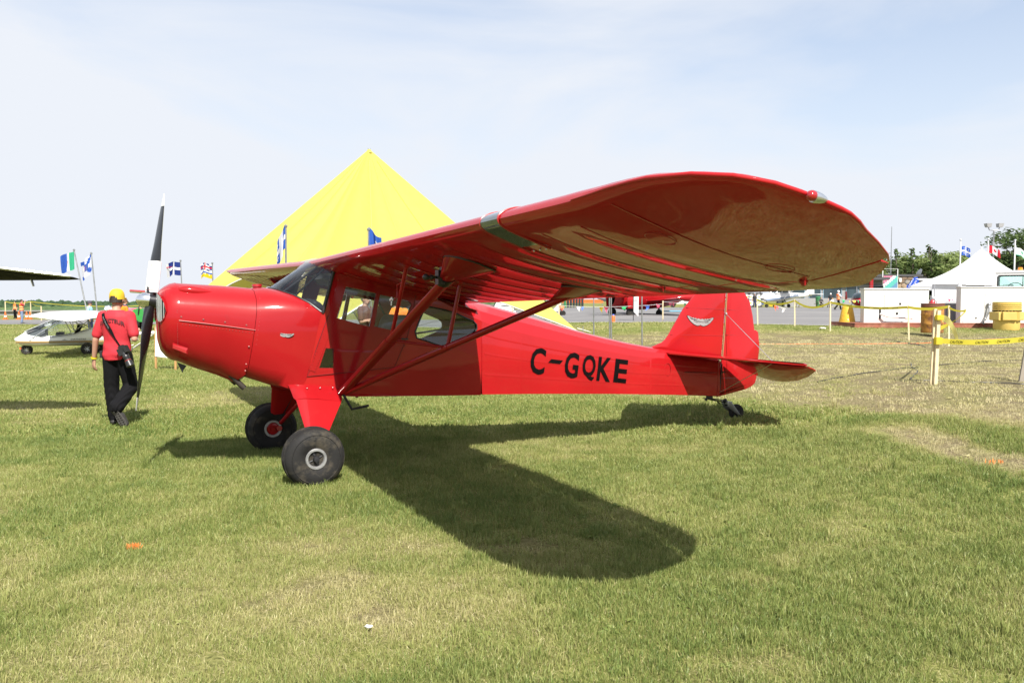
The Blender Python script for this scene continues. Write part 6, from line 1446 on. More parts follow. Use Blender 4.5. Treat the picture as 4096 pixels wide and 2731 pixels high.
# things in the gap between the cabinets
fe = at(3729, 1240, 31.4); fx = thing('fire_extinguisher', 'red fire extinguisher hung on a post behind the rusty barrel', 'extinguisher', (fe.x, 31.4, gz(fe.x, 31.4)))
zt = at(3729, 1208, 31.4).z - gz(fe.x, 31.4)
mb = MB(); mb.lathe([(.10, zt - .42), (.105, zt - .3), (.105, zt), (.05, zt + .07), (.03, zt + .1)], 16); mb.build('cylinder', mat('extinguisher_red', (.42, .02, .03), .35, coat=.4), fx, smooth=50)
mb = MB(); mb.tube([(0, 0, zt + .1), (.0, 0, zt + .15), (.12, 0, zt + .17)], .022, 8); mb.tube([(.05, 0, zt + .12), (.16, -.02, zt), (.13, -.02, zt - .3)], .015, 6); mb.tube([(0, .13, -.1), (0, .13, zt + .25)], .04, 8); mb.build('valve', steel_grey, fx)
ip = at(3800, 1290, 31.0); gb = thing('steel_bin', 'galvanised grey steel box between the two white cabinets', 'bin', (ip.x, 31.2, gz(ip.x, 31.2) + .1))
mb = MB(); mb.box((0, 0, .35), (.42, .5, .75)); mb.build('shell', steel_grey, gb, smooth=0); mb = MB(); mb.box((0, 0, .75), (.48, .56, .05)); mb.build('lid', steel_grey, gb, smooth=0)
tcn_ = at(3834, 1290, 36); tt_ = thing('tall_cone', 'tall striped marker cone half hidden beside the right cabinet', 'traffic cone', (tcn_.x, 36, gz(tcn_.x, 36)))
mb = MB(); mb.lathe([(.30, 0), (.10, .9)], 16); mb.build('cone', mat('yellow_concrete', ()), tt_, smooth=60); mb = MB()
for i in range(4): mb.lathe([(.085, .9 + i * .22), (.085, 1.12 + i * .22)], 12, mi=i % 2)
mb.build('striped_post', [mat('extinguisher_red', ()), white_plain], tt_)

# ------------------------------------------------------------------ white truck cab, peaked tent
tr_ = at(3980, 1149, 37); tk = thing('white_truck', 'white truck whose cab and orange beacon rise above the right cabinet', 'truck', (tr_.x, 37, gz(tr_.x, 37)), radians(-33))
zt = at(3980, 1087, 37).z - gz(tr_.x, 37); zb = at(3980, 1150, 37).z - gz(tr_.x, 37)
x0, x1, x2 = 0.0, at(4092, 1100, 37).x - tr_.x, 2.35
mb = MB(); side = [(0, .7), (2.3, .7), (2.3, zt), (.06, zt), (0, zt - .05)]; wi = [(.10, zb - .15), (2.0, zb - .15), (2.0, zt - .17), (.14, zt - .17), (.10, zt - .22)]
mb.poly(side, [wi], lambda u, v, ww: Vector((u, ww, v)), .05); mb.poly(side, [wi], lambda u, v, ww: Vector((u, 2.0 + ww, v)), .05)
mb.box((1.15, 1.02, zt + .0), (2.36, 2.1, .10)); mb.box((-.0, 1.02, (.7 + zb) / 2), (.05, 2.0, zb - .7)); mb.box((2.3, 1.02, (.7 + zt) / 2), (.05, 2.0, zt - .7)); cabo = mb.build('cab', white_paint, tk, smooth=0)
mb = MB(); mb.poly(wi, [], lambda u, v, ww: Vector((u, .02 + ww, v)), .005); mb.poly(wi, [], lambda u, v, ww: Vector((u, 2.02 + ww, v)), .005); mb.poly([(.15, zb), (1.9, zb), (1.9, zt - .1), (.15, zt - .1)], [], lambda u, v, ww: Vector((.02 + ww, u, v)), .005); mb.build('window', glass('truck_glass', (.80, .90, .88)), cabo, smooth=0)
mb = MB(); mb.tube([Vector((u, -.005, v)) for u, v in wi + wi[:1]], .022, 6); mb.box((1.06, .0, zt - .55), (.035, .04, .8)); mb.build('window_seal', black_rubber, cabo)
mb = MB(); mb.tube([Vector((.75 + .28 * cos(q), 1.0 + .0, zb + .02 + .2 * sin(q))) for q in np.linspace(0, 2 * pi, 19)], .02, 6); mb.build('steering_wheel', black_metal, tk)
mb = MB(); mb.box((1.45, .3, zt - .30), (.4, .1, .2)); mb.build('sun_visor', steel_grey, tk)
mb = MB(); mb.box((-.25, -.05, zb - .02), (.26, .06, .20)); mb.tube([(0, .0, zb - .2), (-.25, -.05, zb - .05)], .015, 6); mb.build('side_mirror', black_metal, tk)
mb = MB(); mb.lathe([(.10, zt + .05), (.10, zt + .17), (.07, zt + .20), (0, zt + .2)], 14, Matrix.Translation((at(4065, 1070, 37).x - tr_.x, .8, 0))); mb.build('beacon', mat('amber_lens', (.85, .22, .01), .2, coat=.6), tk)
mb = MB(); mb.box((1.2, 1.0, .55), (4.2, 1.9, .3)); mb.build('chassis', black_metal, tk, smooth=0)
for x in (-.3, 3.0):
    for y in (.05, 1.95): mb = MB(); mb.lathe([(.2, -.13), (.42, -.14), (.46, 0), (.42, .14), (.2, .13)], 20, Matrix.Translation((x, y, .46)) @ Matrix.Rotation(pi / 2, 4, 'X')); mb.build('wheel', black_rubber, tk)

white_tent = cloth('white_canvas', (.80, .80, .80), .22)
def peak_tent(px, Y, half, ze, za, label):
    p_ = at(px, 1200, Y); g = gz(p_.x, Y); t = thing('peaked_tent', label, 'tent', (p_.x, Y, g), radians(38)); ze -= g; za -= g
    cs = [Vector((sx * half, sy * half, ze)) for sx, sy in ((-1, -1), (1, -1), (1, 1), (-1, 1))]; ap = Vector((0, 0, za))
    for i in range(4):
        A_, B_ = cs[i], cs[(i + 1) % 4]; rows = []
        for u in np.linspace(0, 1, 13):
            e = A_.lerp(B_, u) - Vector((0, 0, 0)); rows.append([ap.lerp(e, v) - Vector((0, 0, (.75 + .25 * 4 * u * (1 - u)) * .62 * sin(pi * v) ** 1.0 * (1 - v) ** .3)) for v in np.linspace(0, 1, 12)])
        mb = MB(); mb.loft(rows, closed=False); pn = mb.build('roof_panel', white_tent, t, smooth=60)
        mb = MB(); mb.loft([[r[-1], r[-1] - Vector((0, 0, .32 + .03 * sin(i_ * 1.6)))] for i_, r in enumerate(rows)], closed=False); mb.build('valance', white_tent, pn, smooth=30)
        mb = MB(); mb.tube([A_, (A_.x, A_.y, -.05)], .04, 8); mb.build('tent_pole', alloy, t)
    mb = MB(); mb.lathe([(.06, za - .05), (.03, za + .06), (.0, za + .1)], 8); mb.build('peak', alloy, t)
peak_tent(3921, 55, 3.15, 2.62, 5.10, 'white peaked marquee tent beyond the fuel cabinets')
aw = at(3830, 1160, 50); at_ = thing('awning', 'low white awning stall with black panel for its shaded inside seen between the cabinets', 'stall', (aw.x, 50, gz(aw.x, 50)))
mb = MB(); mb.loft([[(-2.0, -1.2, 1.95), (2.2, -1.2, 1.85)], [(-2.2, .8, 2.3), (2.2, .8, 2.3)]], closed=False); mb.build('roof_sheet', white_tent, at_)
mb = MB(); mb.box((1.1, 1.0, .95), (2.2, .06, 1.9)); mb.build('interior_shade_panel', ink, at_, smooth=0); mb = MB(); mb.box((-1.0, -.9, 1.0), (2.0, .06, 1.9)); mb.build('side_wall', white_tent, at_, smooth=0)  # black panel stands in for the shade inside the stall
mb = MB(); mb.box((-.6, -1.3, .85), (1.9, .6, .06)); mb.build('counter', alloy, at_)
for x in (-2.0, 2.1): mb = MB(); mb.tube([(x, -1.15, 0), (x, -1.15, 1.9)], .035, 8); mb.build('tent_pole', alloy, at_)
bunting('string of green and orange pennants in the gap between the cabinets', at(3790, 1196, 46), at(3850, 1194, 46), .02, 4, .26, 12)

# ------------------------------------------------------------------ terminal building with rubble-stone wall
SY = 118.0
def stone_wall(px0, px1, pyt, pyb, Y, label):
    a = at(px0, pyb, Y); b = at(px1, pyt, Y); t = thing('terminal_building', label, 'building', (a.x, Y, gz(a.x, Y) - .2)); g = t.location.z; W_ = b.x - a.x; H_ = b.z - g
    mb = MB(); mb.box((W_ / 2, 3, H_ / 2), (W_, 6, H_)); wl_ = mb.build('mortar_wall', mat('mortar', (.12, .11, .10), .9, var=.15), t, smooth=0)
    rr = random.Random(4); sm_ = [mat('rubble_' + n, c, .9, var=.25, nscale=3, bump=.4, bscale=8) for n, c in (('tan', (.30, .22, .15)), ('grey', (.24, .22, .20)), ('brown', (.17, .12, .085)))]
    shapes = []
    for k in range(6):
        n = 7; q0 = rr.random() * 6; ol = [((.5 + rr.uniform(-.10, .06)) * cos(q0 + 2 * pi * i / n), (.5 + rr.uniform(-.12, .06)) * sin(q0 + 2 * pi * i / n)) for i in range(n)]
        for m_ in sm_: mb = MB(); mb.loft([[Vector((x, 0, z)) for x, z in ol], [Vector((x * .9, -.06, z * .9)) for x, z in ol], [Vector((x * .6, -.10, z * .6)) for x, z in ol]], caps=(False, True)); shapes.append(mb.mesh('stone', m_, 20))
    cnt = 0; z = .35; row = 0
    while z < H_ - .2:
        x = .3 + (row % 2) * .4 + rr.uniform(-.1, .1)
        while x < W_ - .2:
            sx = rr.uniform(.75, 1.25); o = bpy.data.objects.new('stone', rr.choice(shapes)); COL.objects.link(o); o.parent = wl_; o.location = (x + sx * .4, -.01, z + rr.uniform(-.1, .1)); o.scale = (sx, 1, rr.uniform(.62, .85)); o.rotation_euler = (0, rr.uniform(-.6, .6), 0); x += sx * .86; cnt += 1
        z += .56; row += 1
    mb = MB(); mb.box((W_ / 2 + .3, 3.3, H_ + .15), (W_ + 1.0, 7, .32)); mb.build('flat_roof', mat('dark_fascia', (.06, .06, .065), .7, var=.1), t, smooth=0)
    return t, W_, H_
st_, W_, H_ = stone_wall(3470, 3668, 1106, 1224, SY, 'low terminal building with rubble-stone wall and dark flat roof')
for px in (3517, 3597):
    q = at(px, 1120, SY); mb = MB(); mb.box((q.x - st_.location.x, -.25, q.z - st_.location.z), (.28, .3, .55)); mb.build('wall_lamp', white_plain, st_)
q = at(3676, 1130, SY); mb = MB(); mb.box((q.x - st_.location.x + .3, -.3, q.z - st_.location.z), (1.1, .5, 1.5)); mb.build('dark_sign', mat('dark_fascia', ()), st_, smooth=0)
gw = at(3290, 1220, 112); gl_ = thing('glass_front', 'grey terminal front with wide windows and a red column behind the hi-vis walker', 'building', (gw.x, 112, gz(gw.x, 112)), 0)
mb = MB(); mb.box((1.6, .6, .55), (13.5, 1.2, 1.3)); mb.box((1.6, 2, 1.9), (13.5, 3.0, 3.6)); wl_ = mb.build('wall', mat('pale_render', (.26, .26, .265), .8, var=.08), gl_, smooth=0)
for x, w_ in ((-3.2, 1.7), (-.9, 1.5), (1.5, 2.4), (4.2, 1.6)):
    mb = MB(); mb.box((x, .47, 2.0), (w_ + .16, .12, 1.75)); f_ = mb.build('window_frame', mat('blue_frame', (.22, .33, .42), .5), wl_, smooth=0); mb = MB(); mb.box((x, .40, 2.0), (w_, .05, 1.6)); mb.build('pane', mat('dark_pane', (.03, .05, .06), .08, coat=.5, var=.4, nscale=.8), f_, smooth=0)
mb = MB(); mb.tube([(6.3, -.6, 0), (6.3, -.6, 3.8)], .28, 14); mb.build('red_column', red_trim, gl_); mb = MB(); mb.box((7.6, .35, 1.6), (1.5, .2, 2.6)); mb.build('doorway', mat('dark_pane', ()), gl_, smooth=0)
mb = MB(); mb.box((1.6, 1.6, 3.85), (14.4, 4.6, .35)); mb.build('flat_roof', mat('dark_fascia', ()), gl_, smooth=0)
# hanging banner, feather banner, dish, mast, flood light
def near_prop(nm, lab, cat, px, Y): q = at(px, 1220, Y); return thing(nm, lab, cat, (q.x, Y, gz(q.x, Y)))
bn = near_prop('hanging_banner', 'tall pink and teal banner on a frame before the stone wall', 'banner', 3558, 116); zt = at(3558, 1104, 116).z - bn.location.z; zb = at(3558, 1154, 116).z - bn.location.z
mb = MB(); n = 8
for i in range(n):
    for j in range(n):
        u, v = i / n, j / n; d = u * .9 - v; mb.add([Vector((-1.0 + 2.0 * (u + a_), -.2 - .05 * sin(5 * u), zb + (zt - zb) * (v + b_))) for a_, b_ in ((0, 0), (1 / n, 0), (1 / n, 1 / n), (0, 1 / n))], [(0, 1, 2, 3)], 0 if d < -.35 else (1 if d < -.1 else (2 if d > .35 else 3)))
mb.build('print_panel', [mat('banner_pink', (.55, .18, .28), .7), white_plain, mat('banner_blue', (.10, .22, .36), .7), mat('banner_teal', (.08, .38, .34), .7)], bn, smooth=0)
mb = MB(); mb.tube([(-1.05, 0, 0), (-1.05, 0, zt + 1.0), (1.05, 0, zt + 1.0), (1.05, 0, 0)], .06, 8); mb.build('frame', white_plain, bn)
fb = near_prop('feather_banner', 'blue leaning feather banner with white lettering beside the stone wall', 'banner', 3632, 96); zt = at(3660, 1107, 96).z - fb.location.z; zb = at(3632, 1153, 96).z - fb.location.z - .4
ol = [(-.25, zb), (.75, zb), (1.15, zb + 1.0), (1.25, zt - .35), (1.0, zt), (.55, zt - .1), (.1, zt - .75), (-.2, zb + .7)]
mb = MB(); mb.poly(ol, [], lambda u, v, ww: Vector((u, ww, v)), .02); bl_ = mb.build('flag_panel', cloth('banner_royal', (.04, .10, .48), .2), fb, smooth=0)
mb = MB()
for k, s_ in enumerate(('TOURS', 'AVION')): text(mb, s_, lambda u, v, k=k: Vector((.0 + .36 * k + .50 * u - .17 * v + .10, -.012, zb + .45 - .26 * k + 1.05 * u + .085 * v)), bold=.0)
mb.build('banner_lettering', white_plain, bl_, smooth=0)
mb = MB(); mb.tube([(-.22, 0, 0), (-.25, 0, zb), (.1, 0, zt - .7), (.6, 0, zt - .05), (1.0, 0, zt + .02)], .03, 6); mb.build('pole', black_metal, fb)
sdh = near_prop('satellite_dish', 'grey satellite dish on the roof edge of the stone building', 'dish', 3674, SY); zz = at(3674, 1090, SY).z - sdh.location.z
mb = MB(); mb.lathe([(0, 0), (.45, .07), (.72, .2)], 18, Matrix.Translation((0, .5, zz)) @ Matrix.Rotation(radians(115), 4, 'Y')); mb.build('reflector', steel_grey, sdh); mb = MB(); mb.tube([(0.1, .5, zz), (.15, .5, zz - 1.4), (.15, .5, 0)], .06, 6); mb.build('mast', steel_grey, sdh)
def mast(px, pyt, Y, r, lab, nm='radio_mast', cat='mast'): t = near_prop(nm, lab, cat, px, Y); z_ = at(px, pyt, Y).z - t.location.z; return t, z_
t, z_ = mast(3560, 907, 120, .05, 'very thin radio mast rising right of the red wing tip'); mb = MB(); mb.tube([(0, 0, 0), (0, 0, z_)], [.09, .04], 6); mb.build('mast', steel_grey, t); mb = MB(); mb.box((0, 0, z_ * .45), (1.3, .05, .05)); mb.build('cross_arm', steel_grey, t)
t, z_ = mast(3967, 922, 90, .1, 'twin-headed floodlight mast above the white peaked tent', 'floodlight_mast', 'lamp post'); mb = MB(); mb.tube([(0, 0, 0), (0, 0, z_)], [.12, .07], 8); mb.tube([(-.62, 0, z_ + .38), (-.5, 0, z_ + .05), (0, 0, z_), (.5, 0, z_ + .05), (.62, 0, z_ + .38)], .05, 8); mb.build('mast', steel_grey, t)
for s in (-1, 1):
    mb = MB(); mb.loft([[Vector((s * .62 + x, y, z_ + .35 + z)) for x, y in ((-.22, -.25), (.22, -.25), (.22, .25), (-.22, .25))] if k_ == 0 else [Vector((s * .66 + x * 1.3, y * 1.3, z_ + .75)) for x, y in ((-.22, -.25), (.22, -.25), (.22, .25), (-.22, .25))] for k_, z in ((0, 0), (1, .4))]); h_ = mb.build('lamp_head', mat('lamp_grey', (.40, .40, .40), .5, metal=.3), t)
    mb = MB(); mb.box((s * .62, 0, z_ + .34), (.34, .36, .02)); mb.build('lamp_glass', white_plain, h_)
mb = MB(); mb.box((-.1, -.1, z_ - 1.5), (.25, .25, .35)); mb.build('junction_box', steel_grey, t)
def big_flag(px, pyt, Y, lab, wpx, hpx, field, marks, seed, droop=.3):
    t, z_ = mast(px, pyt, Y, .08, lab, 'flag_pole', 'flag'); t['group'] = 'tall flag poles by the white tent'
    mb = MB(); mb.tube([(0, 0, 0), (0, 0, z_)], [.09, .06], 8); mb.build('pole', white_paint, t); mb = MB(); mb.ico((0, 0, z_ + .08), .12, 2); mb.build('finial', alloy, t)
    k = Y / FPX; flag(t, Vector((.12, 0, z_ - .55)), wpx * k, hpx * k, (1, 0, 0), field, marks, droop, seed)
big_flag(3836, 963, 85, 'tall white pole with blue and white lily-cross flag above the white tent', 40, 36, lambda u, v: 0 if (abs(v - .5) < .10 or abs(u - .5) < .08) else 1, [(fleur(.24, .77, .085), 0), (fleur(.76, .77, .085), 0), (fleur(.24, .23, .085), 0), (fleur(.76, .23, .085), 0)], 11, .25)
big_flag(3946, 960, 85, 'tall white pole with red and white maple-leaf flag behind the tent peak', 52, 30, lambda u, v: 2 if (u < .25 or u > .75) else 0, [(leaf(.5, .5, .17), 2)], 12, .4)
big_flag(4053, 965, 80, 'tall white pole with white flag carrying a green crest at the right edge', 50, 30, lambda u, v: 0 if v > .1 else 4, [(disc(.55, .55, .13, .2), 4), (disc(.55, .55, .08, .12), 0)], 13, .5)

# ------------------------------------------------------------------ aircraft and people on the apron
def simple_plane(t, paint, L=8.2, span=11.0):
    pass
cx, cyy = at(3135, 1234, 99), 99
ce = thing('white_light_aircraft', 'white high-wing light aeroplane with grey swoosh parked far out on the apron', 'aeroplane', (at(3112, 1234, cyy).x, cyy, gz(12, cyy)), radians(24))
cw = mat('aircraft_white', (.80, .80, .79), .3, coat=.5, var=.02)
mb = MB(); rg = []
for x, zc_, hz, hy in ((-2.55, 1.22, .08, .08), (-2.45, 1.22, .30, .30), (-2.0, 1.22, .44, .45), (-1.1, 1.25, .50, .52), (-.2, 1.32, .60, .56), (.9, 1.38, .58, .55), (2.0, 1.42, .40, .42), (3.6, 1.50, .26, .24), (5.3, 1.60, .14, .08)): rg.append([Vector((x, hy * cos(q), zc_ + hz * sin(q))) for q in np.linspace(0, 2 * pi, 15)[:-1]])
mb.loft(rg); fu = mb.build('fuselage', cw, ce, smooth=60)
mb = MB(); mb.loft([[Vector((x, y, z)) for x, y, z in ((-.85, -.5, 1.72), (1.1, -.5, 1.75), (1.0, -.5, 2.28), (-.2, -.5, 2.28))], [Vector((x, y, z)) for x, y, z in ((-.85, .5, 1.72), (1.1, .5, 1.75), (1.0, .5, 2.28), (-.2, .5, 2.28))]]); mb.build('cabin_glass', mat('dark_pane', ()), fu, smooth=0)
mb = MB()
for s in (-.51, .51):
    for a, b in (((-.85, 1.72), (-.2, 2.28)), ((.1, 1.7), (.15, 2.28)), ((1.1, 1.75), (1.0, 2.28)), ((-.85, 1.72), (1.1, 1.75))): mb.tube([(a[0], s, a[1]), (b[0], s, b[1])], .05, 6)
mb.build('cabin_post', cw, fu)
mb = MB(); mb.loft([[Vector((-.25 + 1.6 * x * (1 if abs(l) < 3 else .85), l, 2.36 + .03 * abs(l) * .5 + s_ * .12 * 2.4 * sqrt(x) * (1 - x))) for x, s_ in [(q, 1) for q in (0, .05, .3, .7, 1)] + [(q, -1) for q in (.7, .3, .05)]] for l in (-5.5, -2.8, 0, 2.8, 5.5)]); mb.build('wing', cw, ce, smooth=50)
for s in (-1, 1): mb = MB(); mb.tube([(.25, s * .55, 1.0), (.4, s * 2.6, 2.38)], .05, 8); mb.build('strut', cw, ce)
mb = MB(); mb.slab([(3.9, 1.6), (4.6, 2.2), (4.95, 3.05), (5.6, 3.1), (5.65, 1.65)], .12, .1, lambda u, v, h: Vector((u, h, v))); mb.build('tail_fin', cw, ce); mb = MB(); mb.slab([(4.6, -1.7), (4.6, 1.7), (5.5, 1.7), (5.5, -1.7)], .09, .08, lambda u, v, h: Vector((u, v, 1.62 + h))); mb.build('tailplane', cw, ce)
mb = MB(); mb.poly([(-2.3, .95), (-1.0, 1.12), (1.0, 1.32), (2.6, 1.45), (2.6, 1.38), (1.0, 1.18), (-1.0, .98), (-2.0, .82)], [], lambda u, v, ww: Vector((u, -float(np.interp(u, [-2.4, -2, -1.1, -.2, .9, 2.0, 3.6], [.30, .46, .53, .57, .56, .43, .25])) - .012, v))); mb.build('swoosh', mat('slate_blue', (.12, .18, .28), .4), fu, smooth=0)
mb = MB(); text(mb, 'C-FEID', lambda u, v: Vector((1.55 + 1.45 * u, -.49 + .17 * u - .03, 1.36 + .33 * v)), bold=.015); mb.build('lettering', mat('slate_blue', ()), fu, smooth=0)
mb = MB(); mb.lathe([(.16, 0), (.12, .15), (0, .3)], 14, Matrix.Translation((-2.55, 0, 1.22)) @ Matrix.Rotation(-pi / 2, 4, 'Y')); sp = mb.build('spinner', cw, ce); mb = MB(); mb.bar((-2.6, -.25, .40), (-2.6, .25, 2.05), .12, .03, up=(1, 0, 0)); mb.build('propeller', black_gloss, ce)
mb = MB(); mb.poly([(-.28, 1.05), (-.05, 1.05), (-.05, 1.2), (-.28, 1.2)], [], lambda u, v, ww: Vector((-2.475 - ww, u, v)), .02); mb.build('air_intake', ink, fu)
for x, y in ((-1.75, 0), (.55, -1.2), (.55, 1.2)):
    mb = MB(); mb.lathe([(.10, -.07), (.20, -.08), (.24, 0), (.20, .08), (.10, .07)], 18, Matrix.Translation((x, y, .24)) @ Matrix.Rotation(pi / 2, 4, 'X')); mb.tube([(x, y, .24), (x, y * .35, .95)], .05, 8); mb.build('wheel', black_rubber, ce)
# red jet with its intake towards the camera-left
JR_ = radians(20); jm = at(2484, 1266, 53)
jr = thing('red_jet', 'bright red jet trainer with open round tailpipe parked on the apron behind the rear fuselage', 'aeroplane', (jm.x - 1.3 * cos(JR_), 53 - 1.3 * sin(JR_), gz(4, 53)), JR_)
mb = MB(); rg = []
for x, z_, r in ((.60, 1.3, .52), (.66, 1.3, .62), (1.0, 1.3, .74), (1.7, 1.32, .84), (2.8, 1.35, .86), (4.0, 1.35, .76), (5.2, 1.3, .5), (6.0, 1.28, .15)): rg.append([Vector((x, r * cos(q), z_ + r * 1.05 * sin(q))) for q in np.linspace(0, 2 * pi, 19)[:-1]])
mb.loft(rg, caps=(False, True)); fu = mb.build('fuselage', red_metal, jr, smooth=60)
mb = MB(); mb.loft([[Vector((x, r * cos(q), 1.3 + r * 1.05 * sin(q))) for q in np.linspace(0, 2 * pi, 19)[:-1]] for x, r in ((.60, .52), (1.0, .47), (1.5, .40))], caps=(False, True)); mb.build('tailpipe', ink, fu, smooth=60)
for s in (-1, 1):
    mb = MB(); mb.loft([[Vector((x0_ + c * x, s * l, .98 + .05 * l + s_ * .10 * 2.4 * sqrt(x) * (1 - x))) for x, s_ in [(q, 1) for q in (0, .05, .3, .7, 1)] + [(q, -1) for q in (.7, .3, .05)]] for l, x0_, c in ((.5, 2.7, 2.0), (2.5, 3.0, 1.7), (5.2, 3.4, 1.2))]); mb.build('wing', red_metal, jr, smooth=50)
    mb = MB(); mb.loft([[Vector((x, s * 5.3 + r * cos(q), 1.22 + r * sin(q))) for q in np.linspace(0, 2 * pi, 13)[:-1]] for x, r in ((2.2, .05), (2.7, .22), (3.8, .28), (5.0, .2), (5.6, .04))]); mb.build('tip_tank', steel_grey if s > 0 else red_metal, jr, smooth=60)
    mb = MB(); mb.lathe([(.12, -.10), (.24, -.11), (.30, 0), (.24, .11), (.12, .10)], 18, Matrix.Translation((1.3, s * 1.25, .30)) @ Matrix.Rotation(pi / 2, 4, 'X')); mb.tube([(1.3, s * 1.25, .3), (1.3, s * 1.15, 1.4)], .07, 8); mb.build('wheel', black_rubber, jr); mb = MB(); mb.slab([(1.0, .55), (1.7, .55), (1.8, 1.35), (.95, 1.35)], .05, .03, lambda u, v, h: Vector((u, s * 1.5 + h, v))); mb.build('gear_door', red_metal, jr)
    mb = MB(); mb.slab([(.5, .4), (1.3, .45), (1.0, 2.2), (.5, 2.2)], .09, .06, lambda u, v, h: Vector((u, s * v, 2.0 + h))); mb.build('tailplane', red_metal, jr)
mb = MB(); mb.lathe([(.1, -.08), (.20, -.09), (.24, 0), (.20, .09), (.1, .08)], 18, Matrix.Translation((4.1, 0, .24)) @ Matrix.Rotation(pi / 2, 4, 'X')); mb.tube([(4.1, 0, .24), (4.0, 0, 1.2)], .06, 8); mb.build('nose_wheel', black_rubber, jr)
mb = MB(); mb.slab([(.6, 1.9), (2.2, 2.1), (1.2, 3.4), (.5, 3.4)], .12, .08, lambda u, v, h: Vector((u, h, v))); mb.build('tail_fin', red_metal, jr)
mb = MB(); mb.loft([[Vector((x, r * cos(q), 2.15 + r * 1.1 * sin(q))) for q in np.linspace(0, pi, 9)] for x, r in ((2.2, .3), (3.2, .45), (4.4, .3))], closed=False); mb.build('canopy', mat('dark_pane', ()), jr, smooth=60)
for s in (-.75, 1.85): mb = MB(); mb.box((1.3, s - .3, .06), (.7, .2, .12)); mb.build('wheel_chock', stake_wood, jr)
mb = MB(); mb.tube([(4.1, -.2, .35), (5.6, -.3, .35)], .04, 6); mb.build('tow_bar', mat('cyan_paint', (.08, .35, .50), .4), jr)
fbw = thing('feather_banner', 'white feather banner on a black staff in front of the red jet', 'banner', (at(2533, 1295, 41).x, 41, gz(6, 41)))
z1 = at(2533, 1185, 41).z - fbw.location.z; z0 = at(2533, 1266, 41).z - fbw.location.z
mb = MB(); mb.poly([(.01, z0 + .25), (.26, z0), (.26, z1 + .6), (.12, z1 + .9), (.01, z1 + .9)], [], lambda u, v, ww: Vector((u, ww + .05 * sin(3 * v), v)), .01); pnl = mb.build('flag_panel', white_tent, fbw, smooth=0); mb = MB(); mb.tube([(0, 0, -.1), (0, 0, z1 + .95)], .018, 6); mb.build('staff', black_metal, fbw); mb = MB(); mb.box((.13, -.02, z1 - .18), (.16, .005, .025), Matrix.Rotation(.25, 3, 'Y')); mb.build('print_mark', grey_ink, pnl)
sb2 = thing('spray_can', 'small orange bottle with blue cap standing at the apron edge', 'bottle', (at(2453, 1297, 40).x, 40, gz(5, 40)))
mb = MB(); mb.lathe([(.09, 0), (.09, .28), (.05, .34)], 12); mb.build('bottle', mat('cone_orange', ()), sb2); mb = MB(); mb.lathe([(.05, .34), (.05, .40), (0, .40)], 10); mb.build('cap', PEN[3], sb2)
# go-kart trike, bins, low white structure, people at the picnic table
kt = thing('ultralight_trike', 'small red open-frame trike beyond the yellow tent foot', 'trike', (at(2222, 1243, 58).x, 58, gz(3, 58)))
mb = MB()
for a, b in (((-.6, 0, .35), (.5, 0, .45)), ((.5, 0, .45), (.2, 0, 1.0)), ((.5, -.6, .25), (.5, .6, .25)), ((.2, 0, 1.0), (.5, -.4, .25))): mb.tube([a, b], .05, 8)
mb.build('frame', red_trim, kt); mb = MB(); mb.slab([(-.3, .3), (.3, .3), (.4, .9), (.25, .9)], .4, .05, lambda u, v, h: Vector((u, h, v))); mb.build('seat', cab_white, kt)
for x, y in ((-.6, 0), (.5, -.6), (.5, .6)): mb = MB(); mb.lathe([(.05, -.06), (.16, -.07), (.19, 0), (.16, .07), (.05, .06)], 14, Matrix.Translation((x, y, .19)) @ Matrix.Rotation(pi / 2, 4, 'X')); mb.build('wheel', black_rubber, kt)
def bin_(px, Y, m, lab, grp, h=1.05, r=.3):
    q = at(px, 1230, Y); t = thing('waste_bin', lab, 'bin', (q.x, Y, gz(q.x, Y)), 0, grp); mb = MB(); mb.lathe([(r * .85, 0), (r, h * .9), (r, h)], 14); mb.build('bin_body', m, t); mb = MB(); mb.lathe([(r * 1.08, h), (r * 1.08, h * 1.06), (r * .5, h * 1.14), (0, h * 1.15)], 14); mb.build('lid', m, t); return t
dark_bin = mat('black_plastic', (.025, .028, .032), .5, var=.1); green_bin = mat('green_plastic', (.04, .18, .07), .5, var=.08)
for i, nm in enumerate(('first', 'second', 'third', 'fourth', 'fifth', 'sixth')): bin_(2272 + 11.5 * i, 97, dark_bin, f'{nm} black bin from the left in the row across the apron', 'row of black bins', 1.15, .15)
bin_(2260, 97, green_bin, 'green bin at the left end of the row of black bins', 'green bins', 1.2, .18)
bin_(3273, 108, green_bin, 'large green wheeled bin beside the picnic table', 'green bins', 1.25, .36)
ws = near_prop('white_trailer', 'white trailer with a dark window beyond the red jet', 'trailer', 2740, 104); mb = MB(); mb.box((0, 1.2, 1.6), (6.4, 2.4, 2.3)); mb.build('shell', cw, ws, smooth=0); mb = MB(); mb.box((.7, -.02, 1.7), (.9, .05, .6)); mb.build('window', mat('dark_pane', ()), ws, smooth=0)
for x in (-1.5, 1.5): mb = MB(); mb.lathe([(.1, -.1), (.36, -.1), (.36, .1), (.1, .1)], 16, Matrix.Translation((x, .2, .36)) @ Matrix.Rotation(pi / 2, 4, 'X')); mb.build('wheel', black_rubber, ws)
of = near_prop('orange_fence', 'low strip of orange mesh fence behind the black bins', 'fence', 2330, 99.5); mb = MB(); mb.box((0, 0, .8), (5, .05, .4)); mb.build('mesh', mat('cone_orange', ()), of); 
for x in (-2.4, 0, 2.4): mb = MB(); mb.tube([(x, .05, 0), (x, .05, 1.05)], .04, 6); mb.build('post', steel_grey, of)
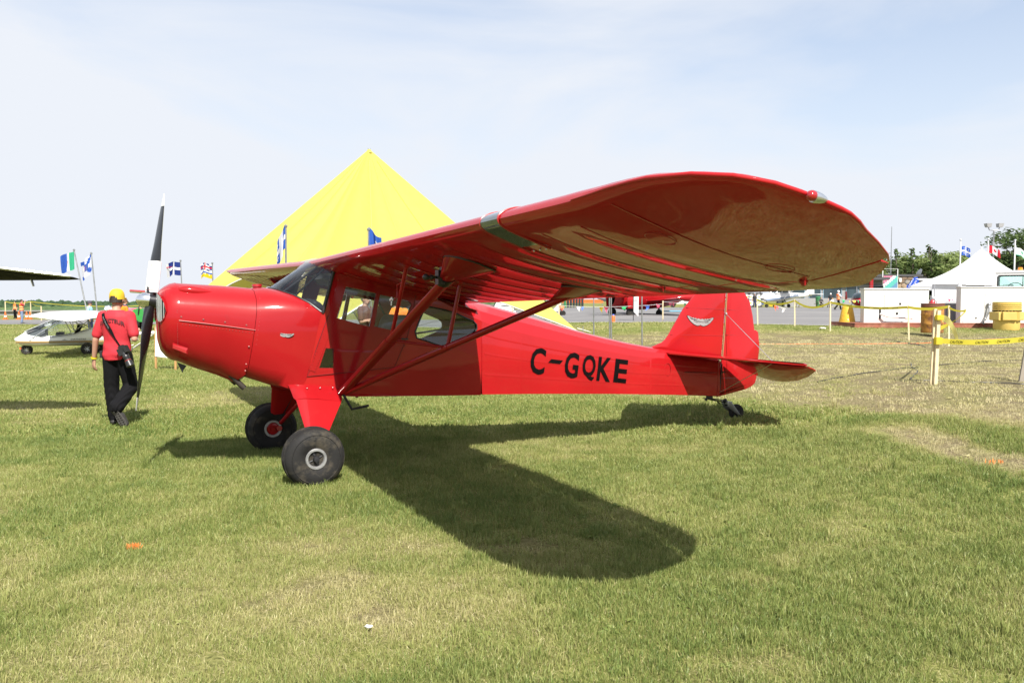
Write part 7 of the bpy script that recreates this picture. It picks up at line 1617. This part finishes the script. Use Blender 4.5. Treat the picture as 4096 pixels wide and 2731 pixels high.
lw = at(2070, 1240, 47); lt = thing('hang_glider_frame', 'white fabric and black tube framework lying just beyond the fuselage ridge', 'frame', (lw.x, 47, gz(lw.x, 47))); mb = MB(); mb.loft([[(-1.6, 0, .5), (.1, .2, .25)], [(-1.2, .6, 1.15), (-.3, .8, .95)]], closed=False); mb.build('fabric', white_tent, lt); mb = MB()
for a, b in (((-1.6, 0, 0), (-1.2, .6, 1.45)), ((-1.2, .6, 1.45), (.4, .8, 1.2)), ((.4, .8, 1.2), (1.8, .2, 0)), ((-.6, .3, 0), (.2, .8, 1.4)), ((.8, .3, 0), (-.2, .8, 1.4)), ((-1.7, .5, 1.0), (.9, .7, .9))): mb.tube([a, b], .03, 6)
mb.build('tubes', black_metal, lt, kind='stuff')
pt = near_prop('picnic_table', 'wooden picnic table with people before the terminal front', 'table', 3296, 101); grey_wood = mat('grey_wood', (.26, .23, .19), .85, var=.15)
for z_, y, w_ in ((.75, 0, .75), (.45, -.65, .28), (.45, .65, .28)): mb = MB(); mb.box((0, y, z_), (1.9, w_, .05)); mb.build('table_top' if z_ > .6 else 'bench', grey_wood, pt, smooth=0)
for x in (-.7, .7): mb = MB(); mb.bar((x, -.75, 0), (x, -.25, .74), .09, .05); mb.bar((x, .75, 0), (x, .25, .74), .09, .05); mb.bar((x, -.7, .42), (x, .7, .42), .09, .05); mb.build('leg', grey_wood, pt, smooth=0)
SIT = dict(hipL=(-.09, 0, .92), hipR=(.09, 0, .92), kneeL=(-.11, .40, .90), kneeR=(.11, .40, .90), ankL=(-.11, .38, .50), ankR=(.11, .38, .50), toeL=(-.11, .54, .45), toeR=(.11, .54, .45), elR=(.25, .1, 1.18), wrR=(.15, .32, 1.15), fiR=(0, 1, 0), elL=(-.25, .1, 1.18), wrL=(-.15, .32, 1.15), fiL=(0, 1, 0))
g = gz(pt.location.x, 101)
person('person in black seated at the far left of the picnic table', pt.location.x - .15, 101.65, radians(180), 1.7, dark_shirt, black_cloth, pose=SIT, z=g - .42)
person('fair-haired child in white top and blue shorts seated at the picnic table', pt.location.x + .75, 100.35, radians(10), 1.5, white_shirt, mat('blue_shorts', (.06, .16, .55), .8), hair=hair_blond, pose=SIT, z=g - .36)
q = at(3322, 1230, 104); person('man in dark shirt and white cap standing behind the picnic table', q.x, 104, radians(150), 1.78, dark_shirt, denim, cap=white_plain)
q = at(3018, 1234, 106); person('person in dark clothes standing beside the painted daisy boards', q.x, 106, radians(170), 1.75, dark_shirt, navy)
for i, px in enumerate((2988, 3003, 3036)):
    q = at(px, 1225, 108); t = thing('daisy_board', ('leftmost', 'middle', 'rightmost')[i] + ' of three black boards painted with a white daisy', 'sign', (q.x, 108, gz(q.x, 108)), 0, 'painted daisy boards'); mb = MB(); mb.box((0, .05, .95), (.9, .06, 1.9)); mb.build('board', mat('dark_fascia', ()), t, smooth=0)
    for cz in (.55, 1.35):
        mb = MB()
        for k in range(10): an = k * pi / 5; mb.poly([(.06 * cos(an) - .05 * sin(an), cz + .06 * sin(an) + .05 * cos(an)), (.36 * cos(an) - .07 * sin(an), cz + .36 * sin(an) + .07 * cos(an)), (.36 * cos(an) + .07 * sin(an), cz + .36 * sin(an) - .07 * cos(an)), (.06 * cos(an) + .05 * sin(an), cz + .06 * sin(an) - .05 * cos(an))], [], lambda u, v, ww: Vector((u, .012 - ww, v)))
        fl_ = mb.build('daisy', white_plain, t, smooth=0, kind='stuff'); mb = MB(); mb.lathe([(0, 0), (.09, 0), (.09, .01), (0, .01)], 12, Matrix.Translation((0, .005, cz)) @ Matrix.Rotation(pi / 2, 4, 'X')); mb.build('daisy_centre', PEN[5], fl_)
he = near_prop('red_gyrocopter', 'small red gyrocopter with rounded tinted cabin near the terminal', 'gyrocopter', 3432, 92)
mb = MB(); mb.loft([[Vector((r * .95 * cos(q), y, .85 + r * .9 * sin(q))) for q in np.linspace(0, 2 * pi, 17)[:-1]] for y, r in ((-1.3, .1), (-1.1, .42), (-.5, .66), (.3, .62), (1.2, .35), (1.9, .1))]); bd = mb.build('hull', red_metal, he, smooth=60)
mb = MB(); mb.loft([[Vector((r * cos(q), y, 1.2 + r * .85 * sin(q))) for q in np.linspace(-.2, pi + .2, 13)] for y, r in ((-1.22, .14), (-1.0, .45), (-.5, .62), (.2, .60))], closed=False); mb.build('canopy', mat('dark_pane', ()), he, smooth=60)
mb = MB(); mb.tube([(0, .3, 1.4), (0, .4, 2.4)], .07, 8); mb.box((0, .4, 2.45), (.16, 7.6, .03), Matrix.Rotation(.5, 3, 'Z')); mb.build('rotor', steel_grey, he); mb = MB(); mb.tube([(0, 1.0, .8), (0, 3.2, 1.0)], .06, 8); mb.slab([(3.0, .9), (3.6, .9), (3.7, 1.9), (3.2, 1.9)], .05, .03, lambda u, v, h: Vector((h, u, v))); mb.build('tail_boom', red_metal, he)
for x, y in ((-.8, .5), (.8, .5), (0, -1.0)): mb = MB(); mb.lathe([(.05, -.06), (.15, -.07), (.18, 0), (.15, .07), (.05, .06)], 14, Matrix.Translation((x, y, .18)) @ Matrix.Rotation(pi / 2, 4, 'Y')); mb.tube([(x, y, .18), (x * .4, y, .6)], .04, 6); mb.build('wheel', black_rubber, he)
cone(3447, 1240, 84, 'orange traffic cone beside the red gyrocopter')
mb = MB(); o_ = near_prop('folding_chair', 'small wooden folding chair under the tail of the white aeroplane', 'chair', 3190, 103); mb.box((0, 0, .45), (.42, .4, .04)); mb.build('seat', stake_wood, o_, smooth=0)
for x in (-.18, .18): mb = MB(); mb.bar((x, -.2, 0), (x, .2, .85), .04, .04); mb.bar((x, .2, 0), (x, -.2, .45), .04, .04); mb.build('leg', stake_wood, o_, smooth=0)
bunting('string of red and green pennants on the apron before the gyrocopter', at(3370, 1199, 60), at(3455, 1199, 60), .05, 5, .34, 21)

# ------------------------------------------------------------------ trees
rr = random.Random(21)
px = 3470
names = []
spec = [(3475, 1045, 7, 'mid', 0), (3520, 1010, 8, 'mid', 0), (3586, 988, 6, 'dark', 1), (3560, 1040, 8, 'mid', 0), (3625, 1010, 8, 'mid', 0), (3650, 985, 5.5, 'dark', 1), (3640, 1060, 7, 'pale', 0), (3690, 1030, 9, 'mid', 0), (3690, 1030, 5, 'pale', 0), (3716, 972, 6.5, 'mid', 1), (3738, 990, 6, 'dark', 1), (3760, 1010, 9, 'mid', 0), (3785, 1000, 7.5, 'mid', 0), (3820, 1005, 9, 'mid', 0), (3860, 1030, 9, 'dark', 0), (3900, 1030, 8, 'mid', 0), (3960, 1010, 8, 'mid', 0), (4000, 1020, 9, 'dark', 0), (4040, 1000, 10, 'dark', 0), (3450, 1085, 7, 'mid', 0)]
where = ['leftmost tree beside the red wing tip', 'rounded tree just right of the radio mast', 'pointed dark spire of the tree line nearest the mast', 'broad green tree behind the mast foot', 'bushy green tree above the hanging banner', 'slim dark spire above the banner', 'bright yellow-green tree behind the banner', 'broad mid-green tree behind the feather banner', 'small bright yellow-green tree above the satellite dish', 'tallest pointed tree of the line left of the lily flag', 'second spire right of the tallest pointed tree', 'wide green tree right of the twin spires', 'loose green tree left of the lily flag pole', 'green tree behind the lily flag pole', 'dark tree behind the left slope of the white tent', 'green tree behind the peak of the white tent', 'green tree between tent peak and flood light', 'dark tree right of the flood light mast', 'broad dark tree behind the truck cab', 'low green tree behind the flat roof at left']
for i, ((px, pyt, wd, kind, con), wh) in enumerate(zip(spec, where)):
    Y = 150 + (i * 37 % 23); q = at(px, pyt, Y); h = q.z - gz(q.x, Y)
    tree(kind, q.x, Y, h, wd * (1.15 if not con else .95), wh, bool(con), i % 3, rz=rr.uniform(0, 6))
for px, pyt, Y, wd, kind, wh, s in ((4075, 925, 95, 9, 'dark', 'tall dark tree at the right edge behind the white flag', 5), (4018, 985, 110, 8, 'dark', 'dark rounded tree below the tall one at the right edge', 6), (4130, 905, 100, 10, 'dark', 'big dark tree running out of frame at the right', 5)):
    q = at(px, pyt, Y); tree(kind, q.x, Y, q.z - gz(q.x, Y), wd, wh, False, s, rz=s, n=4200, ls=.2)
for px, Y, h, wh in ((1850, 180, 7, 'low tree hidden behind the yellow tent'), ):
    pass

# ------------------------------------------------------------------ cords and marks on the grass
def ground_line(pts, r, m, nm, lab, lift=.012):
    P_ = []
    for i in range(len(pts) - 1):
        for k in range(10):
            t_ = k / 10; x = pts[i][0] + (pts[i + 1][0] - pts[i][0]) * t_; y = pts[i][1] + (pts[i + 1][1] - pts[i][1]) * t_; P_.append((x + .03 * sin(9 * t_ + i), y + .05 * sin(7 * t_ + 2 * i), gz(x, y) + lift))
    mb = MB(); mb.tube(P_, r, 6); o = mb.build(nm, m); tag(o, lab, 'cord'); return o
def gpt(px, py, Y): q = at(px, py, Y); return (q.x, Y)
ground_line([gpt(2960, 1395, 22.5), gpt(3250, 1385, 22.5), gpt(3660, 1365, 22.8), gpt(3900, 1350, 24.5), gpt(4150, 1338, 26)], .008, mat('orange_cord', (.80, .20, .06), .6), 'extension_cord', 'orange extension cord lying across the worn grass before the cabinets', .012)
ground_line([gpt(3270, 1495, 12.6), gpt(3430, 1480, 13.2), gpt(3650, 1450, 14.5), gpt(3900, 1430, 15.8), gpt(4150, 1420, 16.4)], .007, black_metal, 'power_cable', 'black cable lying on the worn ground left of the near stake', .012)
ground_line([gpt(3640, 1430, 15.6), gpt(3668, 1480, 13.6), gpt(3640, 1520, 12.2), gpt(3900, 1530, 11.8), gpt(4150, 1535, 11.6)], .007, black_metal, 'power_cable', 'black cable looping behind the near stake and out to the right', .012)
ground_line([gpt(3570, 1358, 24.4), gpt(3680, 1385, 21.8), gpt(3705, 1398, 20.8)], .012, black_metal, 'power_cable', 'short black cable joining the orange cord, with a plug at its end', .012)
rk = random.Random(9)
def paint_mark(px, py, n, r, lab):
    z0 = 0; d = at(px, py, 1.0) - Vector((0, 0, EYE)); Y = EYE / -d.z
    for _ in range(6): q = at(px, py, Y); Y = (EYE - gz(q.x, Y)) / -d.z
    q = at(px, py, Y); mb = MB()
    for i in range(n):
        a, k = rk.uniform(0, 6.28), r * sqrt(rk.random()); x, y = q.x + k * cos(a) * 1.2, q.y + k * sin(a); h = rk.uniform(.02, .045); b = rk.uniform(0, 6.28); w_ = .006
        mb.add([(x - w_ * cos(b), y - w_ * sin(b), gz(x, y)), (x + w_ * cos(b), y + w_ * sin(b), gz(x, y)), (x + rk.uniform(-.02, .02), y + rk.uniform(-.02, .02), gz(x, y) + h)], [(0, 1, 2)])
    o = mb.build('paint_mark', mat('orange_spray', (.80, .22, .04), .8, var=.2), smooth=0); o['kind'] = 'stuff'; o['label'] = lab
paint_mark(535, 2196, 170, .034, 'orange spray paint on grass blades in the left foreground'); paint_mark(3975, 1853, 26, .06, 'faint orange spray paint on the bare strip at right')
q = at(1475, 2653, 3.9); mb = MB(); mb.ico((0, 0, .02), .014, 2, .35, 3, (1.2, .7, .5)); o = mb.build('paper_scrap', white_plain); tag(o, 'crumpled white scrap lying in the grass at the bottom edge', 'litter', loc=(q.x, 3.9, gz(q.x, 3.9) + .01))
q = at(3290, 1320, 29.5); mb = MB(); mb.ico((0, 0, .03), .09, 2, .2, 5, (1.3, .8, .45)); o = mb.build('pale_stone', mat('pale_stone', (.55, .52, .48), .9, var=.1, bump=.5)); tag(o, 'pale stone lying on the grass left of the bollard stake', 'stone', loc=(q.x, 29.5, gz(q.x, 29.5)))
q = at(4088, 1512, 12.0); ls_ = thing('plank_stake', 'weathered plank leaning upright at the right picture edge', 'plank', (q.x + .02, 12.0, gz(q.x, 12.0))); mb = MB(); mb.bar((-.03, 0, -.1), (.12, .05, .72), .10, .03, up=(0, 1, 0)); mb.build('board', mat('grey_wood', ()), ls_, smooth=0)

# ------------------------------------------------------------------ grass: blades in tufts spread over the turf (one uncountable cover)
def blade_mat():
    m = bpy.data.materials.new('grass_blade'); m.use_nodes = True; t = m.node_tree; t.nodes.remove(t.nodes['Principled BSDF']); o = t.nodes['Material Output']
    at1 = t.nodes.new('ShaderNodeAttribute'); at1.attribute_type = 'INSTANCER'; at1.attribute_name = 'tint'
    at2 = t.nodes.new('ShaderNodeAttribute'); at2.attribute_type = 'GEOMETRY'; at2.attribute_name = 'hue'
    g = t.nodes.new('ShaderNodeNewGeometry'); n = t.nodes.new('ShaderNodeTexNoise'); n.inputs['Scale'].default_value = 2.2; n.inputs['Detail'].default_value = 5; t.links.new(g.outputs['Position'], n.inputs[0])
    a = t.nodes.new('ShaderNodeMath'); a.operation = 'ADD'; t.links.new(at1.outputs['Fac'], a.inputs[0]); t.links.new(at2.outputs['Fac'], a.inputs[1])
    b = t.nodes.new('ShaderNodeMath'); b.operation = 'MULTIPLY_ADD'; b.inputs[1].default_value = 0.5; t.links.new(n.outputs[0], b.inputs[0]); t.links.new(a.outputs[0], b.inputs[2])
    r = t.nodes.new('ShaderNodeValToRGB'); el = r.color_ramp.elements
    stops = [(0.0, (0.121, 0.187, 0.046)), (0.28, (0.235, 0.280, 0.078)), (0.5, (0.354, 0.362, 0.128)), (0.72, (0.465, 0.421, 0.199)), (1.0, (0.598, 0.534, 0.319))]
    while len(el) < len(stops): el.new(.5)
    for e, (p_, c) in zip(el, stops): e.position = p_; e.color = (*c, 1)
    t.links.new(b.outputs[0], r.inputs[0])
    d = t.nodes.new('ShaderNodeBsdfDiffuse'); tl = t.nodes.new('ShaderNodeBsdfTranslucent'); gl = t.nodes.new('ShaderNodeBsdfGlossy'); gl.inputs['Roughness'].default_value = .45; gl.inputs[0].default_value = (.5, .5, .45, 1)
    ms = t.nodes.new('ShaderNodeMixShader'); ms.inputs[0].default_value = .3; m2 = t.nodes.new('ShaderNodeMixShader'); m2.inputs[0].default_value = .05
    t.links.new(r.outputs[0], d.inputs[0]); t.links.new(r.outputs[0], tl.inputs[0]); t.links.new(d.outputs[0], ms.inputs[1]); t.links.new(tl.outputs[0], ms.inputs[2]); t.links.new(ms.outputs[0], m2.inputs[1]); t.links.new(gl.outputs[0], m2.inputs[2]); t.links.new(m2.outputs[0], o.inputs[0])
    return m
bmat = blade_mat()
tufts = bpy.data.collections.new('grass_tufts')
rt = random.Random(5)
def tuft(n, R, h0, h1, w_, lean, dry):
    vs = []; fs = []; hu = []
    for _ in range(n):
        a = rt.uniform(0, 6.283); k = R * sqrt(rt.random()); x, y = k * cos(a), k * sin(a); h = rt.uniform(h0, h1); b = rt.uniform(0, 6.283); d = rt.uniform(0, 6.283); ln = rt.uniform(.1, lean) * h
        flat = rt.random() < dry; 
        if flat: ln = h * rt.uniform(.9, 1.4); h *= .35
        w2 = w_ * rt.uniform(.6, 1.3); cb, sb = cos(b) * w2, sin(b) * w2; lx, ly = cos(d) * ln, sin(d) * ln
        o = len(vs); vs += [(x - cb, y - sb, -.01), (x + cb, y + sb, -.01), (x + lx * .4 + cb * .8, y + ly * .4 + sb * .8, h * .6), (x + lx * .4 - cb * .8, y + ly * .4 - sb * .8, h * .6), (x + lx, y + ly, h)]
        fs += [(o, o + 1, o + 2, o + 3), (o + 3, o + 2, o + 4)]; c = rt.gauss(.34 if flat else -.02, .10) ; hu += [c] * 5
    me = bpy.data.meshes.new('grass_tuft'); me.from_pydata(vs, [], fs); at_ = me.attributes.new('hue', 'FLOAT', 'POINT'); at_.data.foreach_set('value', hu); me.materials.append(bmat)
    o = bpy.data.objects.new('grass_tuft', me); tufts.objects.link(o)
for i in range(6): tuft(46, .075, .018, .050, .0019, .9, .30)
for i in range(2): tuft(22, .03, .05, .095, .0026, .5, .05)
for i in range(3): tuft(60, .22, .02, .055, .0050, 1.0, .30)
for i in range(3): tuft(70, .55, .03, .08, .012, 1.0, .3)
def weed(n, R_):
    vs = []; fs = []; hu = []
    for i in range(n):
        a = 6.283 * i / n + rt.uniform(-.3, .3); L = R_ * rt.uniform(.6, 1.1); w_ = L * .22; h = L * rt.uniform(.12, .4); c, s_ = cos(a), sin(a); o = len(vs)
        vs += [(0, 0, 0), (c * L * .5 - s_ * w_, s_ * L * .5 + c * w_, h), (c * L, s_ * L, h * .5), (c * L * .5 + s_ * w_, s_ * L * .5 - c * w_, h)]; fs += [(o, o + 1, o + 2, o + 3)]; hu += [rt.gauss(-.16, .05)] * 4
    me = bpy.data.meshes.new('grass_weed'); me.from_pydata(vs, [], fs); q = me.attributes.new('hue', 'FLOAT', 'POINT'); q.data.foreach_set('value', hu); me.materials.append(bmat)
    o = bpy.data.objects.new('grass_tuft', me); tufts.objects.link(o)
for i in range(2): weed(9, .05)
names_ = sorted(o.name for o in tufts.objects)
X, Y, I, S, T, RZ = [], [], [], [], [], []
def scatter(y0, y1, dens, idx, smin, smax, keep=None, xlim=None):
    A_ = (y1 ** 2 - y0 ** 2) * .65 + 6 * (y1 - y0); n = int(A_ * dens)
    y = np.sqrt(rng.random(n) * (y1 ** 2 - y0 ** 2) + y0 ** 2); x = (rng.random(n) * 2 - 1) * (.65 * y + 3.0)
    d = dryness(x, y); k = rng.random(n) > d * .62
    if y1 > 29: k &= y < np.array([edge(q) - .35 for q in x])
    if keep is not None: k &= keep(x, y)
    x, y, d = x[k], y[k], d[k]; n = len(x)
    X.append(x); Y.append(y); I.append(rng.choice(idx, n)); S.append(rng.uniform(smin, smax, n) * (1 - .35 * d)); T.append(.04 + .62 * d + .40 * (fbm(x * .8 + 3, y * .8, 3, 4) - .5) + rng.normal(0, .07, n)); RZ.append(rng.uniform(0, 6.283, n))
scatter(1.2, 5.2, 430, range(6), .75, 1.2)
scatter(2.6, 7.0, 26, (6, 7), .7, 1.15, lambda x, y: fbm(x * 1.1, y * 1.1, 2, 3) > .50)
scatter(2.6, 12.0, 7, (14, 15), .6, 1.5, lambda x, y: fbm(x * .9 + 9, y * .9, 1, 3) > .52)
scatter(5.2, 9.5, 260, range(6), .85, 1.35)
scatter(7.0, 13.0, 9, (6, 7), .9, 1.5, lambda x, y: fbm(x * 1.1, y * 1.1, 2, 3) > .52)
scatter(9.5, 18, 42, (8, 9, 10), .8, 1.2)
scatter(18, 34, 12, (8, 9, 10), 1.0, 1.5)
scatter(34, 56, 4, (11, 12, 13), .8, 1.3)
X, Y, I, S, T, RZ = (np.concatenate(q) for q in (X, Y, I, S, T, RZ))
pm = bpy.data.meshes.new('grass'); pm.from_pydata(np.stack([X, Y, ground_z(X, Y)], -1).tolist(), [], [])
for nm, ty, va in (('tint', 'FLOAT', T.astype(np.float32)), ('pick', 'INT', I.astype(np.int32)), ('size', 'FLOAT', S.astype(np.float32)), ('spin', 'FLOAT', RZ.astype(np.float32))):
    q = pm.attributes.new(nm, ty, 'POINT'); q.data.foreach_set('value', va)
grass = bpy.data.objects.new('grass', pm); COL.objects.link(grass); grass['kind'] = 'stuff'; grass['label'] = 'short green and straw-coloured grass covering the field'
gn = bpy.data.node_groups.new('grass_cover', 'GeometryNodeTree'); gn.interface.new_socket('Geometry', in_out='INPUT', socket_type='NodeSocketGeometry'); gn.interface.new_socket('Geometry', in_out='OUTPUT', socket_type='NodeSocketGeometry')
gi = gn.nodes.new('NodeGroupInput'); go_ = gn.nodes.new('NodeGroupOutput'); m2p = gn.nodes.new('GeometryNodeMeshToPoints'); ip_ = gn.nodes.new('GeometryNodeInstanceOnPoints'); ci = gn.nodes.new('GeometryNodeCollectionInfo')
ci.inputs['Collection'].default_value = tufts; ci.inputs['Separate Children'].default_value = True; ci.inputs['Reset Children'].default_value = True
def named(nm, ty): q = gn.nodes.new('GeometryNodeInputNamedAttribute'); q.data_type = ty; q.inputs['Name'].default_value = nm; return q.outputs['Attribute']
cxyz = gn.nodes.new('ShaderNodeCombineXYZ'); gn.links.new(named('spin', 'FLOAT'), cxyz.inputs[2])
ip_.inputs['Pick Instance'].default_value = True
gn.links.new(gi.outputs[0], m2p.inputs[0]); gn.links.new(m2p.outputs[0], ip_.inputs['Points']); gn.links.new(ci.outputs[0], ip_.inputs['Instance']); gn.links.new(named('pick', 'INT'), ip_.inputs['Instance Index']); gn.links.new(cxyz.outputs[0], ip_.inputs['Rotation']); gn.links.new(named('size', 'FLOAT'), ip_.inputs['Scale']); gn.links.new(ip_.outputs[0], go_.inputs[0])
md = grass.modifiers.new('cover', 'NODES'); md.node_group = gn

# ------------------------------------------------------------------ pieces that lie apart become parts of their own
def islands(me):
    n = len(me.vertices); par = np.arange(n); ed = np.empty(len(me.edges) * 2, int); me.edges.foreach_get('vertices', ed); ed = ed.reshape(-1, 2)
    while True:
        a = par[ed[:, 0]]; b = par[ed[:, 1]]; m = np.minimum(a, b); new = par.copy(); np.minimum.at(new, ed[:, 0], m); np.minimum.at(new, ed[:, 1], m); new = new[new]
        if (new == par).all(): break
        par = new
    return par
def split_pieces(o):
    me = o.data; par = islands(me); ids, inv = np.unique(par, return_inverse=True); k = len(ids)
    if k < 2 or k > 60: return
    co = np.empty(len(me.vertices) * 3); me.vertices.foreach_get('co', co); co = co.reshape(-1, 3)
    lo = np.full((k, 3), 1e9); hi = np.full((k, 3), -1e9); np.minimum.at(lo, inv, co); np.maximum.at(hi, inv, co); size = np.linalg.norm(hi - lo, axis=1)
    grp = list(range(k))
    def root(i):
        while grp[i] != i: i = grp[i]
        return i
    for i in range(k):
        for j in range(i):
            gap = np.linalg.norm(np.maximum(0, np.maximum(lo[i] - hi[j], lo[j] - hi[i])))
            if gap < .45 * max(size[i], size[j]): grp[root(i)] = root(j)
    cl = np.array([root(i) for i in range(k)])[inv]; cs = np.unique(cl)
    if len(cs) < 2: return
    pv = [tuple(p.vertices) for p in me.polygons]; pm_ = [p.material_index for p in me.polygons]; sm_ = [p.use_smooth for p in me.polygons]; first = True
    for c in cs:
        fs = [i for i, f in enumerate(pv) if cl[f[0]] == c]; used = sorted({v for i in fs for v in pv[i]}); mp_ = {v: i for i, v in enumerate(used)}
        nm = bpy.data.meshes.new(me.name); nm.from_pydata([tuple(co[v]) for v in used], [], [tuple(mp_[v] for v in pv[i]) for i in fs])
        for m in me.materials: nm.materials.append(m)
        nm.polygons.foreach_set('material_index', [pm_[i] for i in fs]); nm.polygons.foreach_set('use_smooth', [sm_[i] for i in fs])
        if any(sm_): nm.set_sharp_from_angle(angle=radians(50))
        if first: keep_mesh = nm; first = False
        else:
            d = o.copy(); d.data = nm; COL.objects.link(d)
    o.data = keep_mesh
for o in list(COL.objects):
    if o.type == 'MESH' and o.parent is not None and o.data.users == 1 and o.get('kind') is None and not o.children:
        n = o.name.split('.')[0]
        if 'lettering' in n or n in ('crown', 'trunk', 'notice_print', 'flag_emblem', 'body', 'stone', 'winged_emblem', 'registration_letter', 'daisy'): continue
        if 'rivet' in n or 'screw' in n or n in ('quilt_seam', 'bolt', 'fabric_rib'): o['kind'] = 'stuff' if 'rivet' in n or n == 'quilt_seam' else None; 
        if o.get('kind') is None:
            if 'kind' in o: del o['kind']
            split_pieces(o)
